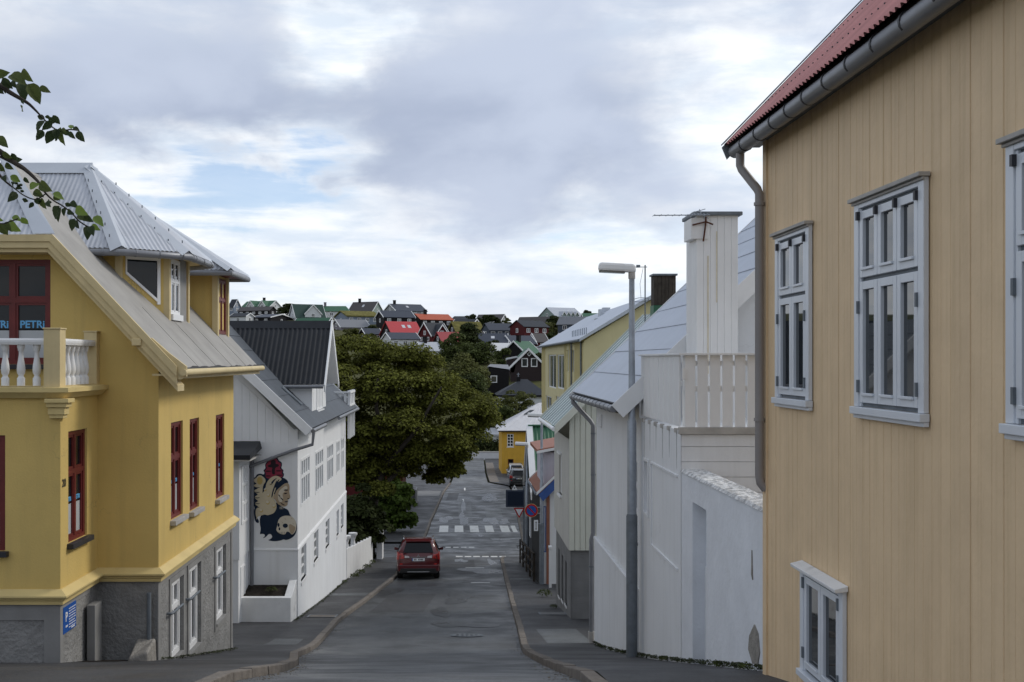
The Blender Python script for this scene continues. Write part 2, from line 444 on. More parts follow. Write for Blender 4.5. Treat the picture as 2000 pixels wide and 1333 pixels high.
M['kerb'] = pm('kerb_concrete', (.175, .155, .135), .9, .2, 4, bump=.02, bscale=18, dirt=.3, dcol=(.09, .085, .08), spec=.2)
M['soil'] = pm('dark_soil', (.03, .025, .02), .95, .4, 6, bump=.04, bscale=12, spec=.1)
M['marking'] = pm('road_paint', (.66, .66, .64), .7, .08, 3, dirt=.8, dcol=(.10, .10, .10), spec=.3)
M['iron_cover'] = pm('cast_iron', (.16, .17, .18), .35, .2, 12, metal=.4, spec=.5)
M['leaf_near'] = pm('cherry_leaf', (.10, .130, .034), .45, .25, 30, spec=.4, trans=.35, bump=.003, bscale=60)
M['leaf_near2'] = pm('cherry_leaf_dark', (.050, .075, .028), .45, .25, 30, spec=.4, trans=.3, bump=.003, bscale=60)
M['leaf_light'] = pm('cherry_leaf_young', (.18, .26, .05), .45, .2, 30, spec=.4, trans=.4)
M['bark'] = pm('bark', (.05, .042, .035), .9, .35, 12, bump=.01, bscale=25, spec=.2)
M['leaf_big'] = pm('sycamore_leaf', (.115, .122, .022), .75, .1, 1, island=.6, spec=.12, trans=.25)
M['leaf_bush'] = pm('bush_leaf', (.075, .115, .02), .7, .1, 1, island=.5, spec=.15, trans=.25)
M['leaf_dark'] = pm('dark_leaf', (.036, .046, .014), .7, .1, 1, island=.5, spec=.12, trans=.15)
M['leaf_mid'] = pm('mid_leaf', (.062, .078, .022), .7, .1, 1, island=.5, spec=.12, trans=.18)
M['leaf_olive'] = pm('olive_leaf', (.095, .102, .030), .7, .1, 1, island=.45, spec=.12, trans=.18)
M['grass'] = pm('hill_grass', (.075, .075, .030), .95, .35, .25, bump=.05, bscale=3, spec=.1)
M['turf'] = pm('turf_roof', (.15, .135, .045), .95, .35, 1.2, bump=.08, bscale=5, spec=.1)
def asphalt(name, col, rough, wet):
    m = pm(name, col, rough, .22, .55, bump=.010, bscale=45, spec=.45, rvar=wet, grain=(38, .75, 1.9), cracks=.7, dcol=(.02, .02, .02), dirt=.35)
    nt = m.node_tree; N, L = nt.nodes, nt.links; b = N['Principled BSDF']
    src = b.inputs['Base Color'].links[0].from_socket
    # paler worn wheel tracks and older darker repairs
    tc = N.new('ShaderNodeTexCoord'); mp = N.new('ShaderNodeMapping'); mp.inputs['Scale'].default_value = (.9, .22, 1)
    L.new(tc.outputs['Object'], mp.inputs[0]); n = N.new('ShaderNodeTexNoise'); n.inputs['Scale'].default_value = 1.0; n.inputs['Detail'].default_value = 6
    L.new(mp.outputs[0], n.inputs['Vector'])
    r = N.new('ShaderNodeMapRange'); L.new(n.outputs[0], r.inputs[0]); r.inputs[1].default_value = .38; r.inputs[2].default_value = .66; r.inputs[3].default_value = .78; r.inputs[4].default_value = 1.30
    sc = N.new('ShaderNodeVectorMath'); sc.operation = 'SCALE'; L.new(src, sc.inputs[0]); L.new(r.outputs[0], sc.inputs['Scale'])
    L.new(sc.outputs[0], b.inputs['Base Color'])
    return m
M['road'] = asphalt('asphalt', (.048, .050, .052), .50, .2)
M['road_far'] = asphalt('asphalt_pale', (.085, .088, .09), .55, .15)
M['pave'] = asphalt('pavement_asphalt', (.030, .030, .031), .62, .12)
M['patch'] = asphalt('asphalt_patch', (.068, .072, .074), .55, .12)
M['patch_dark'] = asphalt('asphalt_patch_dark', (.028, .028, .029), .6, .1)
def flat(name, col, rough=.6): return pm(name, col, rough, .06, 3, spec=.15)

# ------------------------------------------------------------------ shared builders
def window(parent, fr, w, h, cols=2, rows=(1.0,), fm=None, gm=None, frame=.06, bar=.05, sash=.035, n=0.0, thick=.06, sill=None, sillm=None, head=None, name='window', local=False, panes=True, film=None):
    """frame in the opening, one pane per light; fr = lower left corner on the wall plane, n = how far the frame front lies before (+) the wall"""
    fm = fm or M['white_paint']; gm = gm or M['glass']
    mb = MB()
    mb.fbox(fr, 0, frame, 0, h, n - thick, n); mb.fbox(fr, w - frame, w, 0, h, n - thick, n)
    mb.fbox(fr, frame, w - frame, 0, frame, n - thick, n); mb.fbox(fr, frame, w - frame, h - frame, h, n - thick, n)
    iw = (w - 2 * frame - bar * (cols - 1)) / cols
    ih = h - 2 * frame - bar * (len(rows) - 1)
    tot = sum(rows); v = frame; cells = []
    for ri, rr in enumerate(rows):
        ch = ih * rr / tot
        for c in range(cols):
            u = frame + c * (iw + bar)
            cells.append((u, u + iw, v, v + ch, ri))
            if c: mb.fbox(fr, u - bar, u, v, v + ch, n - thick, n - .006)
        v += ch
        if ri < len(rows) - 1:
            mb.fbox(fr, frame, w - frame, v, v + bar, n - thick, n - .004); v += bar
    if sash:
        for a, b, c, d, ri in cells:
            mb.fbox(fr, a, a + sash, c, d, n - thick, n - .018); mb.fbox(fr, b - sash, b, c, d, n - thick, n - .018)
            mb.fbox(fr, a + sash, b - sash, c, c + sash, n - thick, n - .018); mb.fbox(fr, a + sash, b - sash, d - sash, d, n - thick, n - .018)
    wo = mb.build(name, fm, parent, local=local)
    for a, b, c, d, ri in cells:
        s = sash or 0
        MB().fbox(fr, a + s, b - s, c + s, d - s, n - thick - .004, n - thick + .018).build('pane', gm, wo, local=local)
    if sill:
        MB().fbox(fr, -sill[0], w + sill[0], -sill[2], 0, n - thick, sill[1]).build('sill', sillm or fm, wo, local=local)
    if head:
        MB().fbox(fr, -head[0], w + head[0], h, h + head[2], n - thick, head[1]).build('window_head', sillm or fm, wo, local=local)
    return wo, cells
def text(parent, s, pos, U, W, size, mat, name='lettering', bold=.0, local=False):
    cu = bpy.data.curves.new(name, 'FONT'); cu.body = s; cu.size = size; cu.offset = bold; cu.extrude = .0015; cu.align_x = 'CENTER'
    to = bpy.data.objects.new('tmp', cu); COL.objects.link(to)
    bpy.context.view_layer.update()
    me = bpy.data.meshes.new_from_object(to.evaluated_get(bpy.context.evaluated_depsgraph_get()))
    bpy.data.objects.remove(to)
    U = Vector(U).normalized(); W = Vector(W).normalized(); Nn = U.cross(W)
    off = Vector((0, 0, 0)) if local else ORG.get(parent.name, Vector((0, 0, 0)))
    p = Vector(pos) - off
    me.transform(Matrix(((U.x, W.x, Nn.x, p.x), (U.y, W.y, Nn.y, p.y), (U.z, W.z, Nn.z, p.z), (0, 0, 0, 1))))
    me.materials.clear(); me.materials.append(mat)
    o = bpy.data.objects.new(name, me); COL.objects.link(o); o.parent = parent; ORG[o.name] = off
    return o
def boards(parent, fr, u0, u1, vb, vt, width, mat, name='board', gap=.004, thick=.02, jitter=.0015, local=False, chamfer=.004):
    """single boards side by side, each an object; vb / vt give the lower and upper end at u"""
    u = u0; k = 0
    fb = vb if callable(vb) else (lambda q: vb); ft = vt if callable(vt) else (lambda q: vt)
    O, U, W, N = fr
    while u < u1 - .02:
        a, b = u + gap / 2, min(u + width, u1) - gap / 2
        t = thick + rnd.uniform(-jitter, jitter)
        mb = MB(); c = min(chamfer, (b - a) / 4)
        pt = lambda q, v, n: O + U * q + W * v + N * n
        lo = [pt(q, fb(q), nn) for q, nn in ((a, 0), (b, 0), (b, t - c), (b - c, t), (a + c, t), (a, t - c))]
        hi = [pt(q, ft(q), nn) for q, nn in ((a, 0), (b, 0), (b, t - c), (b - c, t), (a + c, t), (a, t - c))]
        n0 = len(mb.v); mb.v += [tuple(x) for x in lo + hi]
        mb.f.append((5, 4, 3, 2, 1, 0)); mb.f.append((6, 7, 8, 9, 10, 11)); mb.m += [0, 0]
        for i in range(6):
            j = (i + 1) % 6; mb.f.append((i, j, 6 + j, 6 + i)); mb.m.append(0)
        mb.build(name, mat, parent, local=local)
        u += width
def foliage(name, clumps, per, size, mat, parent=None, seed=1, local=False, flat_=.6):
    """leaf-sized faces scattered over many clumps: clumps = list of (centre, radius xyz)"""
    g = np.random.default_rng(seed)
    vv = []
    for c, r in clumps:
        n = per
        d = g.normal(size=(n, 3)); d /= np.linalg.norm(d, axis=1)[:, None]
        d[:, 2] = np.where(d[:, 2] < -.35, -d[:, 2] * .7, d[:, 2])
        rad = 0.62 + .42 * g.random(n) ** .6
        p = np.array(c) + d * rad[:, None] * np.array(r)
        nrm = d * .8 + g.normal(size=(n, 3)) * .55 + np.array([0, 0, flat_]); nrm /= np.linalg.norm(nrm, axis=1)[:, None]
        a = np.cross(nrm, g.normal(size=(n, 3))); a /= np.linalg.norm(a, axis=1)[:, None] + 1e-9
        b = np.cross(nrm, a)
        s = size * (.65 + .7 * g.random(n))
        a *= (s * .5)[:, None]; b *= (s * .36)[:, None]
        vv.append(np.stack([p - a, p - b + nrm * (s * .08)[:, None], p + a, p + b + nrm * (s * .08)[:, None]], axis=1))
    q = np.concatenate(vv).reshape(-1, 3)
    if parent is not None and not local: q = q - np.array(ORG.get(parent.name, Vector((0, 0, 0))))
    nf = len(q) // 4
    me = bpy.data.meshes.new(name)
    me.vertices.add(len(q)); me.vertices.foreach_set('co', q.astype('f').ravel())
    me.loops.add(len(q)); me.loops.foreach_set('vertex_index', np.arange(len(q), dtype='i'))
    me.polygons.add(nf); me.polygons.foreach_set('loop_start', np.arange(0, len(q), 4, dtype='i'))
    me.update(calc_edges=True); me.validate()
    me.materials.append(mat)
    o = bpy.data.objects.new(name, me); COL.objects.link(o)
    if parent is not None: o.parent = parent; ORG[o.name] = ORG.get(parent.name, Vector((0, 0, 0)))
    return o
def crown_clumps(c, r, n, cr, seed, low=-.6):
    g = random.Random(seed); out = []
    while len(out) < n:
        d = Vector((g.gauss(0, 1), g.gauss(0, 1), g.gauss(0, 1))).normalized()
        if d.z < low: continue
        k = .55 + .45 * g.random() ** .5
        wob = 1 + .16 * math.sin(3 * math.atan2(d.y, d.x) + seed) + g.uniform(-.08, .08)
        s = cr * g.uniform(.65, 1.3)
        out.append(((c[0] + d.x * r[0] * k * wob, c[1] + d.y * r[1] * k * wob, c[2] + d.z * r[2] * k * wob), (s, s, s * .62)))
    return out
# ================================================================== SETTING: terrain, road, pavements
def lerp_tab(tab):
    def f(y):
        if y <= tab[0][0]: return tab[0][1]
        for (a, p), (b, q) in zip(tab, tab[1:]):
            if y <= b: return p + (q - p) * (y - a) / (b - a)
        return tab[-1][1]
    return f
KL = lerp_tab([(0, -2.0), (10.5, -2.15), (14, -2.15), (17, -2.42), (20.5, -2.92), (30.2, -3.2), (36, -2.95), (42, -2.64), (47, -2.4), (55, -2.45), (63, -1.95), (64, -1.85), (77, -1.68), (96, -.98), (105, -.45), (118, -.1), (141, .1)])
KR = lerp_tab([(0, .9), (10.5, 1.22), (17, 1.34), (22.3, 1.35), (29, 1.6), (45, 1.99), (54.5, 2.2), (56, 2.4), (62.5, 3.7), (63.5, 3.84), (78.5, 4.4), (98, 4.9), (102, 4.9), (106, 3.1), (120, 3.2), (141, 3.6)])
def terrain_z(x, y):
    z = G(y)
    if y < 143: return z - .35
    k = min(1, (y - 143) / 40)
    c = min(1, max(0, (y - 300) / 60)); q = min(1, max(0, (x + 18) / 26))
    z -= 4.2 * c * q * q * (3 - 2 * q)
    k *= 1 - .7 * c
    return z + k * (1.1 * math.sin(x * .045 + 1) * math.cos(y * .03) + .5 * math.sin(x * .13 + y * .09)) - .15
ys = [-400, -120, -60, -30] + [float(i) for i in range(0, 150, 3)] + [150 + 6 * i for i in range(56)] + [520, 600, 750, 900, 1400, 2500, 5000]
xs = [-3500, -1200, -500, -250] + [-150 + 6 * i for i in range(51)] + [250, 500, 1200, 3500]
mb = MB()
for y in ys:
    for x in xs: mb.v.append((x, y, terrain_z(x, y)))
nx = len(xs)
for j in range(len(ys) - 1):
    for i in range(nx - 1):
        a = j * nx + i; mb.f.append((a, a + 1, a + nx + 1, a + nx)); mb.m.append(0)
structure('terrain', mb, M['grass'], smooth=True)
def sheet(name, x0, x1, y0, y1, dz, mat, step=1.5, nxs=2, parent=None):
    mb = MB(); n = max(1, int(math.ceil((y1 - y0) / step)))
    yy = sorted({y0 + (y1 - y0) * i / n for i in range(n + 1)} | {a for a, h in _G if y0 < a < y1})
    yy = [yy[0]] + [b for a, b in zip(yy, yy[1:]) if b - a > 1e-3]; n = len(yy) - 1
    f0 = x0 if callable(x0) else (lambda y: x0); f1 = x1 if callable(x1) else (lambda y: x1)
    for i in range(n + 1):
        y = yy[i]
        for k in range(nxs): mb.v.append((f0(y) + (f1(y) - f0(y)) * k / (nxs - 1), y, G(y) + dz))
    for i in range(n):
        for k in range(nxs - 1):
            a = i * nxs + k; mb.f.append((a, a + 1, a + nxs + 1, a + nxs)); mb.m.append(0)
    o = mb.build(name, mat, parent, smooth=True)
    if parent is None: tag(o, kind='structure')
    return o
sheet('road', KL, KR, -3, 105, 0, M['road'], nxs=4)
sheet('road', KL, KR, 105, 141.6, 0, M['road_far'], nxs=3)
sheet('road', -16, KL, 55.2, 63.2, 0, M['road'])
sheet('road', KR, 3.42, 55.8, 62.6, 0, M['road'])
sheet('road', 3.42, 18, 55.8, 62.6, -.004, M['road'])
PAVE = .09
KW = .16
sheet('pavement', -14, lambda y: KL(y) - KW, -3, 55.0, PAVE, M['pave'])
sheet('pavement', -14, lambda y: KL(y) - KW, 63.4, 141, PAVE, M['pave'])
sheet('pavement', lambda y: KR(y) + KW, 9, -3, 55.4, PAVE, M['pave'])
sheet('pavement', lambda y: KR(y) + KW, 14, 62.8, 141, PAVE, M['pave'])
def kerb(name, f, side, y0, y1, step=1.0):
    root = thing(name, None, None, (f(y0), y0, G(y0))); tag(root, kind='structure')
    y = y0
    while y < y1 - .3:
        L = min(step * rnd.uniform(.88, 1.12), y1 - y); e = y + L - .012
        dz = .10 + rnd.uniform(-.008, .008); dx = rnd.uniform(-.006, .006)
        a0, a1 = f(y) + dx, f(e) + dx; b0, b1 = a0 + side * KW, a1 + side * KW
        MB().hexa([(a0, y, G(y) - .2), (b0, y, G(y) - .2), (b1, e, G(e) - .2), (a1, e, G(e) - .2), (a0 + side * .012, y, G(y) + dz), (b0, y, G(y) + dz), (b1, e, G(e) + dz), (a1 + side * .012, e, G(e) + dz)]).build('kerb_stone', M['kerb'], root, bevel=.012 if y < 40 else 0)
        y += L
kerb('kerb', KL, -1, 8, 55)
kerb('kerb', KR, 1, 8, 55.4)
kerb('kerb', KL, -1, 63.4, 105)
kerb('kerb', KR, 1, 62.8, 98)
# repairs and covers
sheet('asphalt_patch', -4.1, lambda y: KL(y) - .4, 23.4, 25.0, PAVE + .004, M['patch'])
sheet('asphalt_patch', -7.0, -4.3, 23.0, 26.6, PAVE + .004, M['patch_dark'])
sheet('asphalt_patch', 2.0, 3.0, 23.9, 27.5, PAVE + .004, M['patch'])
sheet('asphalt_patch', lambda y: KR(y) + .2, lambda y: KR(y) + .9, 28.5, 31.5, PAVE + .004, M['patch_dark'])
sheet('asphalt_patch', lambda y: KL(y) - 1.5, lambda y: KL(y) - .2, 37.5, 38.3, PAVE + .004, M['patch'])
sheet('asphalt_patch', lambda y: KR(y) + .2, 3.0, 44.0, 44.7, PAVE + .004, M['patch'])
sheet('asphalt_patch', lambda y: KL(y) + .5, lambda y: KL(y) + 2.1, 33, 39, .004, M['patch_dark'])
sheet('asphalt_patch', -.9, .9, 47.5, 54.5, .004, M['patch_dark'])
sheet('asphalt_patch', 1.0, 1.9, 48.5, 52, .004, M['patch'])
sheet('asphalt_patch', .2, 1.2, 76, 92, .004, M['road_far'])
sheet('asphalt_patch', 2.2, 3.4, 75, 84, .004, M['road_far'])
sheet('asphalt_patch', lambda y: KL(y) + .4, lambda y: KL(y) + 1.3, 90, 95.5, .004, M['patch_dark'])
sheet('forecourt', lambda y: -6.2, lambda y: KL(y) - .3, 92.5, 96.5, PAVE + .01, M['concrete_grey'])
sheet('side_path', lambda y: KR(y) + .2, lambda y: KR(y) + 1.1, 106, 135, PAVE + .005, M['kerb'])
# crossing and give-way marks
root = thing('zebra_crossing', 'white zebra crossing of separate painted bars across the lower road', 'road marking', (0, 72, G(72)))
for a, b in ((858, 875.5), (888, 905), (918, 935), (948, 964), (978, 995), (1000, 1009)):
    sheet('stripe', wx(a, 72), wx(b, 72), 70.3, 74.2, .006, M['marking'], parent=root)
def dashes(label, y, px0, px1, n, w, l):
    r = thing('give_way_line', label, 'road marking', (wx(px0, y), y, G(y)))
    for i in range(n):
        x = wx(px0 + (px1 - px0) * i / (n - 1), y)
        sheet('dash', x - w / 2, x + w / 2, y - l / 2, y + l / 2, .006, M['marking'], parent=r)
    return r
dashes('dashed white give way line before the zebra crossing', 61.2, 860, 921, 5, .30, .55)
dashes('dashed white give way line at the near side of the junction', 56.2, 897, 982, 6, .34, .55)
for y0, x0, x1, l, dz in ((50.3, .45, 1.3, .3, .008), (43.4, .6, 1.35, .25, .006), (88, .55, .68, 3, .008), (98, .75, .88, 2.5, .006)):
    sheet('road_marking', x0, x1, y0, y0 + l, dz, M['marking'])
def cover(name, label, x, y, r, dz, mat, rect=None):
    if rect:
        o = thing(name, label, 'cover', (x, y, G(y) + dz))
        w, d = rect
        s = sheet('lid', x - w / 2, x + w / 2, y - d / 2, y + d / 2, dz + .012, mat, parent=o)
        fr = MB()
        for a, b, c, e in ((x - w / 2 - .05, x - w / 2, y - d / 2 - .05, y + d / 2 + .05), (x + w / 2, x + w / 2 + .05, y - d / 2 - .05, y + d / 2 + .05), (x - w / 2, x + w / 2, y - d / 2 - .05, y - d / 2), (x - w / 2, x + w / 2, y + d / 2, y + d / 2 + .05)):
            fr.face([(a, c, G(c) + dz + .015), (b, c, G(c) + dz + .015), (b, e, G(e) + dz + .015), (a, e, G(e) + dz + .015)])
        fr.build('frame', M['galv_dark'], o)
        return o
    o = thing(name, label, 'manhole cover', (x, y, G(y)))
    s = (G(y + .5) - G(y - .5))
    dz = .012
    ring = lambda rr, h: [(x + rr * math.cos(t * math.pi / 14), y + rr * math.sin(t * math.pi / 14), G(y) + s * rr * math.sin(t * math.pi / 14) + h + dz) for t in range(28)]
    m = MB(); A, B = ring(r, .008), ring(r * .86, .012)
    for i in range(28): m.face([A[i], A[(i + 1) % 28], B[(i + 1) % 28], B[i]])
    m.build('frame', M['galv_dark'], o)
    m = MB().face(ring(r * .85, .014))
    m.build('lid', M['iron_cover'], o)
    m = MB()
    for i in range(5):
        for j in range(5):
            cx, cy = (i - 2) * r * .28, (j - 2) * r * .28
            if cx * cx + cy * cy < (r * .75) ** 2:
                q = r * .08; z = G(y) + .016 + dz
                m.hexa([(x + cx + dx, y + cy + dy, z + s * (cy + dy) + h) for h in (-.004, .006) for dx, dy in ((-q, -q), (q, -q), (q, q), (-q, q))])
    tag(m.build('stud', M['iron_cover'], o), kind='stuff')
    return o
cover('manhole_cover', 'round pale iron manhole cover in the middle of the road', wx(912, 26.7), 26.7, .40, 0, M['iron_cover'])
cover('access_cover', 'rusty brown rectangular cover in the left pavement before the white mural house', wx(628, 30.7), 30.9, 0, PAVE, M['kerb'], rect=(.72, .6))
cover('access_cover', 'rectangular cover in the right pavement beside the grey house basement', wx(1080, 31.5), 31.6, 0, PAVE, M['concrete_grey'], rect=(.7, .6))
# ================================================================== RIGHT SIDE
# ---- nearest house: tan vertical planks, red corrugated roof
XH, YH = 2.95, 10.5
H = thing('house', 'tan house of vertical planks with a red corrugated roof and white windows, nearest the viewer', 'house', (XH, YH, G(YH)))
zt = EYE + 2.20; zb = G(10.5) - .4
mb = MB(); mb.box(XH + .03, 9.5, 2.4, YH - .02, zb, zt)
mb.prism([(XH + .03, YH - .12, zt), (9.5, YH - .12, zt), (6.225, YH - .12, zt + 3.45)], (0, .1, 0))
mb.build('wall', M['tan_back'], H)
fr = fr_west(XH + .03, YH - .08, EYE)
boards(H, fr, 0, 7.9, lambda u: (G(YH - .08 - u) - EYE) - .06, 2.19, .128, M['tan_plank'], name='plank', gap=.004, thick=.024, jitter=.002)
MB().box(XH - .015, XH + .1, YH - .085, YH + .03, G(YH) - .1, zt - .01).build('corner_board', M['tan_plank'], H, bevel=.006)
# end wall boards (side that looks down the street)
boards(H, (Vector((9.4, YH - .02, EYE)), Vector((-1, 0, 0)), ZV, Vector((0, 1, 0))), 0, 6.38, G(YH) - EYE, 2.19, .16, M['tan_plank'], name='plank')
# roof
xe, ze, sl = 2.67, EYE + 2.135, math.tan(R(46))
xr = 6.225; zr = ze + (xr - xe) * sl
rf = MB().corr([(xe, YH + .42, ze), (xe, 2.3, ze), (xr, 2.3, zr), (xr, YH + .42, zr)], .085, .013).build('roof', M['red_roof'], H, smooth=True)
MB().corr([(2 * xr - xe, 2.3, ze), (2 * xr - xe, YH + .42, ze), (xr, YH + .42, zr), (xr, 2.3, zr)], .085, .013).build('roof', M['red_roof'], H, smooth=True)
nrm = Vector((-math.sin(R(46)), 0, math.cos(R(46))))
mb = MB()
mb.prism([(xe + .03, YH + .38, ze - .055), (xr, YH + .38, zr - .055), (xr, YH + .38, zr - .10), (xe + .10, YH + .38, ze - .10 + .04)], (0, -8.0, 0))
mb.build('sarking', M['galv_dark'], rf)
mb = MB()
mb.prism([(xe - .03, YH + .40, ze - .02), (xr, YH + .40, zr + .01), (xr, YH + .40, zr - .16), (xe + .02, YH + .40, ze - .14)], (0, .03, 0))
mb.prism([(xe - .03, YH + .33, ze + .015), (xr, YH + .33, zr + .05), (xr, YH + .33, zr + .035), (xe - .03, YH + .33, ze)], (0, .12, 0))
mb.build('verge_board', M['galv_dark'], H)
MB().box(XH - .12, XH + .03, 2.4, YH + .3, ze - .045, ze - .02).build('fascia', M['galv_dark'], H)
mb = MB()
for i in range(70):
    for row in (.5, 1.35, 2.2):
        p = Vector((xe + row * math.cos(R(46)), 2.6 + i * .17 * .7, ze + row * math.sin(R(46)))) + nrm * .014
        if p.y < YH + .2: mb.box(p.x - .005, p.x + .005, p.y - .005, p.y + .005, p.z - .004, p.z + .006)
tag(mb.build('roofing_nail', M['black_iron'], rf), kind='stuff')
gx, gz, gr = 2.755, EYE + 2.062, .066
gut = MB().tube([(gx, 2.3, gz - .02), (gx, YH + .36, gz)], gr, 14).build('gutter', M['pipe_grey'], H, smooth=True)
for yy in (10.45, 9.96, 9.47, 9.03, 8.58, 8.1, 7.62, 7.15, 6.68, 6.2, 5.7, 5.2):
    MB().tube([(gx, yy - .012, gz - .001), (gx, yy + .012, gz - .001)], gr + .006, 14).build('gutter_bracket', M['black_iron'], gut, smooth=True)
px_ = 2.885; yp = 10.46
dp = MB().tube([(gx, yp + .2, gz - .03), (gx, yp + .2, gz - .17), (gx + .012, yp + .19, gz - .21), (px_ - .012, yp + .02, gz - .43), (px_, yp, gz - .48), (px_, yp, EYE - 1.10), (px_ + .01, yp, EYE - 1.16), (px_ + .06, yp - .0, EYE - 1.22)], .041, 14).build('downpipe', M['pipe_tan'], H, smooth=True)
for zz in (1.49, -.56):
    MB().tube([(px_, yp, EYE + zz - .015), (px_, yp, EYE + zz + .015)], .051, 14).box(px_, XH, yp - .012, yp + .012, EYE + zz - .01, EYE + zz + .01).build('pipe_clip', M['pipe_tan'], dp)
def plank_house_window(yfar, ynear, z1, z0, cols, split, name='window', shelf=False):
    w = yfar - ynear; h = z1 - z0
    f = fr_west(XH, yfar, EYE + z0); cw = .085
    mb = MB()
    mb.fbox(f, 0, cw, 0, h, 0, .035); mb.fbox(f, w - cw, w, 0, h, 0, .035)
    mb.fbox(f, cw, w - cw, h - .05, h, 0, .034)
    mb.fbox(f, cw - .012, cw + .02, 0, h - .05, 0, .022); mb.fbox(f, w - cw - .02, w - cw + .012, 0, h - .05, 0, .022)
    wo = mb.build(name, M['win_white'], H, bevel=.004)
    MB().fbox(f, cw, w - cw, 0, h - .05, -.012, .003).build('jamb_lining', M['galv_dark'], wo)
    mb = MB()
    O, U, W, N = f
    if shelf:
        q = lambda u, v, n: O + U * u + W * v + N * n
        mb.hexa([q(-.04, h, 0), q(w + .03, h, 0), q(w + .03, h - .01, .10), q(-.04, h - .01, .10), q(-.04, h + .045, 0), q(w + .03, h + .045, 0), q(w + .03, h + .018, .105), q(-.04, h + .018, .105)])
        mb.build('window_head', M['white_worn'], wo, bevel=.004)
    else:
        mb.fbox(f, -.025, w + .02, h, h + .028, 0, .075); mb.fbox(f, -.015, w + .015, h - .02, h - .002, .034, .05)
        mb.build('window_head', M['ledge'], wo, bevel=.003)
    mb = MB(); mb.fbox(f, -.012, w + .012, -.055, -.002, 0, .065); mb.fbox(f, -.006, w + .006, -.085, -.056, 0, .038)
    mb.build('sill', M['win_white'], wo, bevel=.004)
    # sashes: tilt lights above, tall lights below
    iu0, iu1 = cw + .012, w - cw - .012
    rows = [(0.03, h * split - .02), (h * split + .01, h - .075)] if split else [(0.03, h - .06)]
    n = cols; lw = (iu1 - iu0) / n
    for r0, r1 in rows:
        for c in range(n):
            a, b = iu0 + c * lw + .004, iu0 + (c + 1) * lw - .004
            sw = .058
            s = MB()
            s.fbox(f, a, a + sw, r0, r1, -.01, .030); s.fbox(f, b - sw, b, r0, r1, -.01, .030)
            s.fbox(f, a + sw, b - sw, r0, r0 + sw, -.01, .030); s.fbox(f, a + sw, b - sw, r1 - sw, r1, -.01, .030)
            s.fbox(f, a + sw - .006, b - sw + .006, r0 + sw - .008, r0 + sw + .012, .030, .046)
            s.build('sash', M['win_white'], wo, bevel=.003)
            MB().fbox(f, a + sw, b - sw, r0 + sw, r1 - sw, -.004, .006).build('pane', M['glass_sky'], wo)
    if split:
        for c in range(n + 1):
            u = iu0 + c * lw
            MB().fbox(f, u - .014, u + .014, h - .135, h - .075, .030, .055).build('window_hinge', M['black_iron'], wo)
        hz = (h * split * .78, h * split * .16)
    else: hz = (h * .86, h * .18)
    for u in (iu0 - .004, iu1 + .004):
        for v in hz:
            MB().fbox(f, u - .013, u + .013, v - .045, v + .045, .030, .048).build('window_hinge', M['galv_dark'], wo)
    return wo
plank_house_window(10.06, 9.10, 1.13, -.33, 2, .62)
plank_house_window(8.06, 6.86, 1.15, -.33, 3, .62)
plank_house_window(5.84, 4.30, 1.15, -.33, 3, .62)
plank_house_window(9.33, 8.30, -1.74, -2.60, 2, 0, shelf=True)

# ---- white rendered house with the terrace and the tall chimney
XW = 3.05
Wh = thing('house', 'white rendered house with blue-grey sheet roof, tall boarded chimney and slatted terrace', 'house', (XW, 18.3, G(18.3)))
yA, yB, yC = 14.9, 18.3, 23.85        # terrace front, gable, far corner
fz = lambda h: EYE - h
f = fr_west(XW, yC, EYE - 7.6)
def hole(px0, px1, py0, py1):      # opening in the street wall from its place in the photograph
    ya, yb = F * XW / (px0 - 890), F * XW / (px1 - 890); ym = (ya + yb) / 2
    return (yC - ya, yC - yb, 7.6 - (py1 - 705) * ym / F, 7.6 - (py0 - 705) * ym / F)
w1 = (yC - 18.95, yC - 18.45, 7.6 - 3.05, 7.6 - 1.65)
w2 = hole(1259, 1266.5, 902, 1002); w3 = hole(1215.5, 1222, 1188, 1268)
mb = MB()
mb.wall(f, yC - yB, 6.85, [w1, w3], .14)
mb.wall(fr_west(XW, yB, EYE - 7.6), yB - yA, 6.65, [(w2[0] - (yC - yB), w2[1] - (yC - yB), w2[2], w2[3])], .14)
ridge_x, ridge_z = 7.3, EYE - .70 + (7.3 - 2.62) * .95
mb.prism([(XW + .002, yB, EYE - 7.6), (11.4, yB, EYE - 7.6), (11.4, yB, EYE - .35), (ridge_x, yB, ridge_z - .12), (XW + .002, yB, EYE - .42)], (0, .2, 0))
mb.prism([(XW + .002, yC - .2, EYE - 7.6), (11.4, yC - .2, EYE - 7.6), (11.4, yC - .2, EYE - .35), (ridge_x, yC - .2, ridge_z - .12), (XW + .002, yC - .2, EYE - .42)], (0, .2, 0))
mb.face([(XW, yA, EYE - .95), (9, yA, EYE - .95), (9, yB, EYE - .95), (XW, yB, EYE - .95)])
mb.build('wall', M['white_wall'], Wh)
for hl in (w1,):
    window(Wh, fr_off(f, hl[0], hl[2], -.03), hl[1] - hl[0], hl[3] - hl[2], 1, (1, 1, 1), M['white_paint'], frame=.05, thick=.05, sill=(.04, .03, .05))
MB().fbox(f, w2[0], w2[1], w2[2], w2[3], -.145, -.135).build('window', M['white_wall'], Wh)
mb = MB(); a, b, c, d = w2
for q in ((a - .05, a, c - .05, d + .05), (b, b + .05, c - .05, d + .05), (a, b, d, d + .05), (a, b, c - .05, c)): mb.fbox(f, q[0], q[1], q[2], q[3], 0, .02)
mb.build('niche_surround', M['white_wall'], Wh, bevel=.004)
window(Wh, fr_off(f, w3[0], w3[2], -.06), w3[1] - w3[0], w3[3] - w3[2], 1, (1,), M['white_paint'], frame=.05, thick=.05, sash=0)
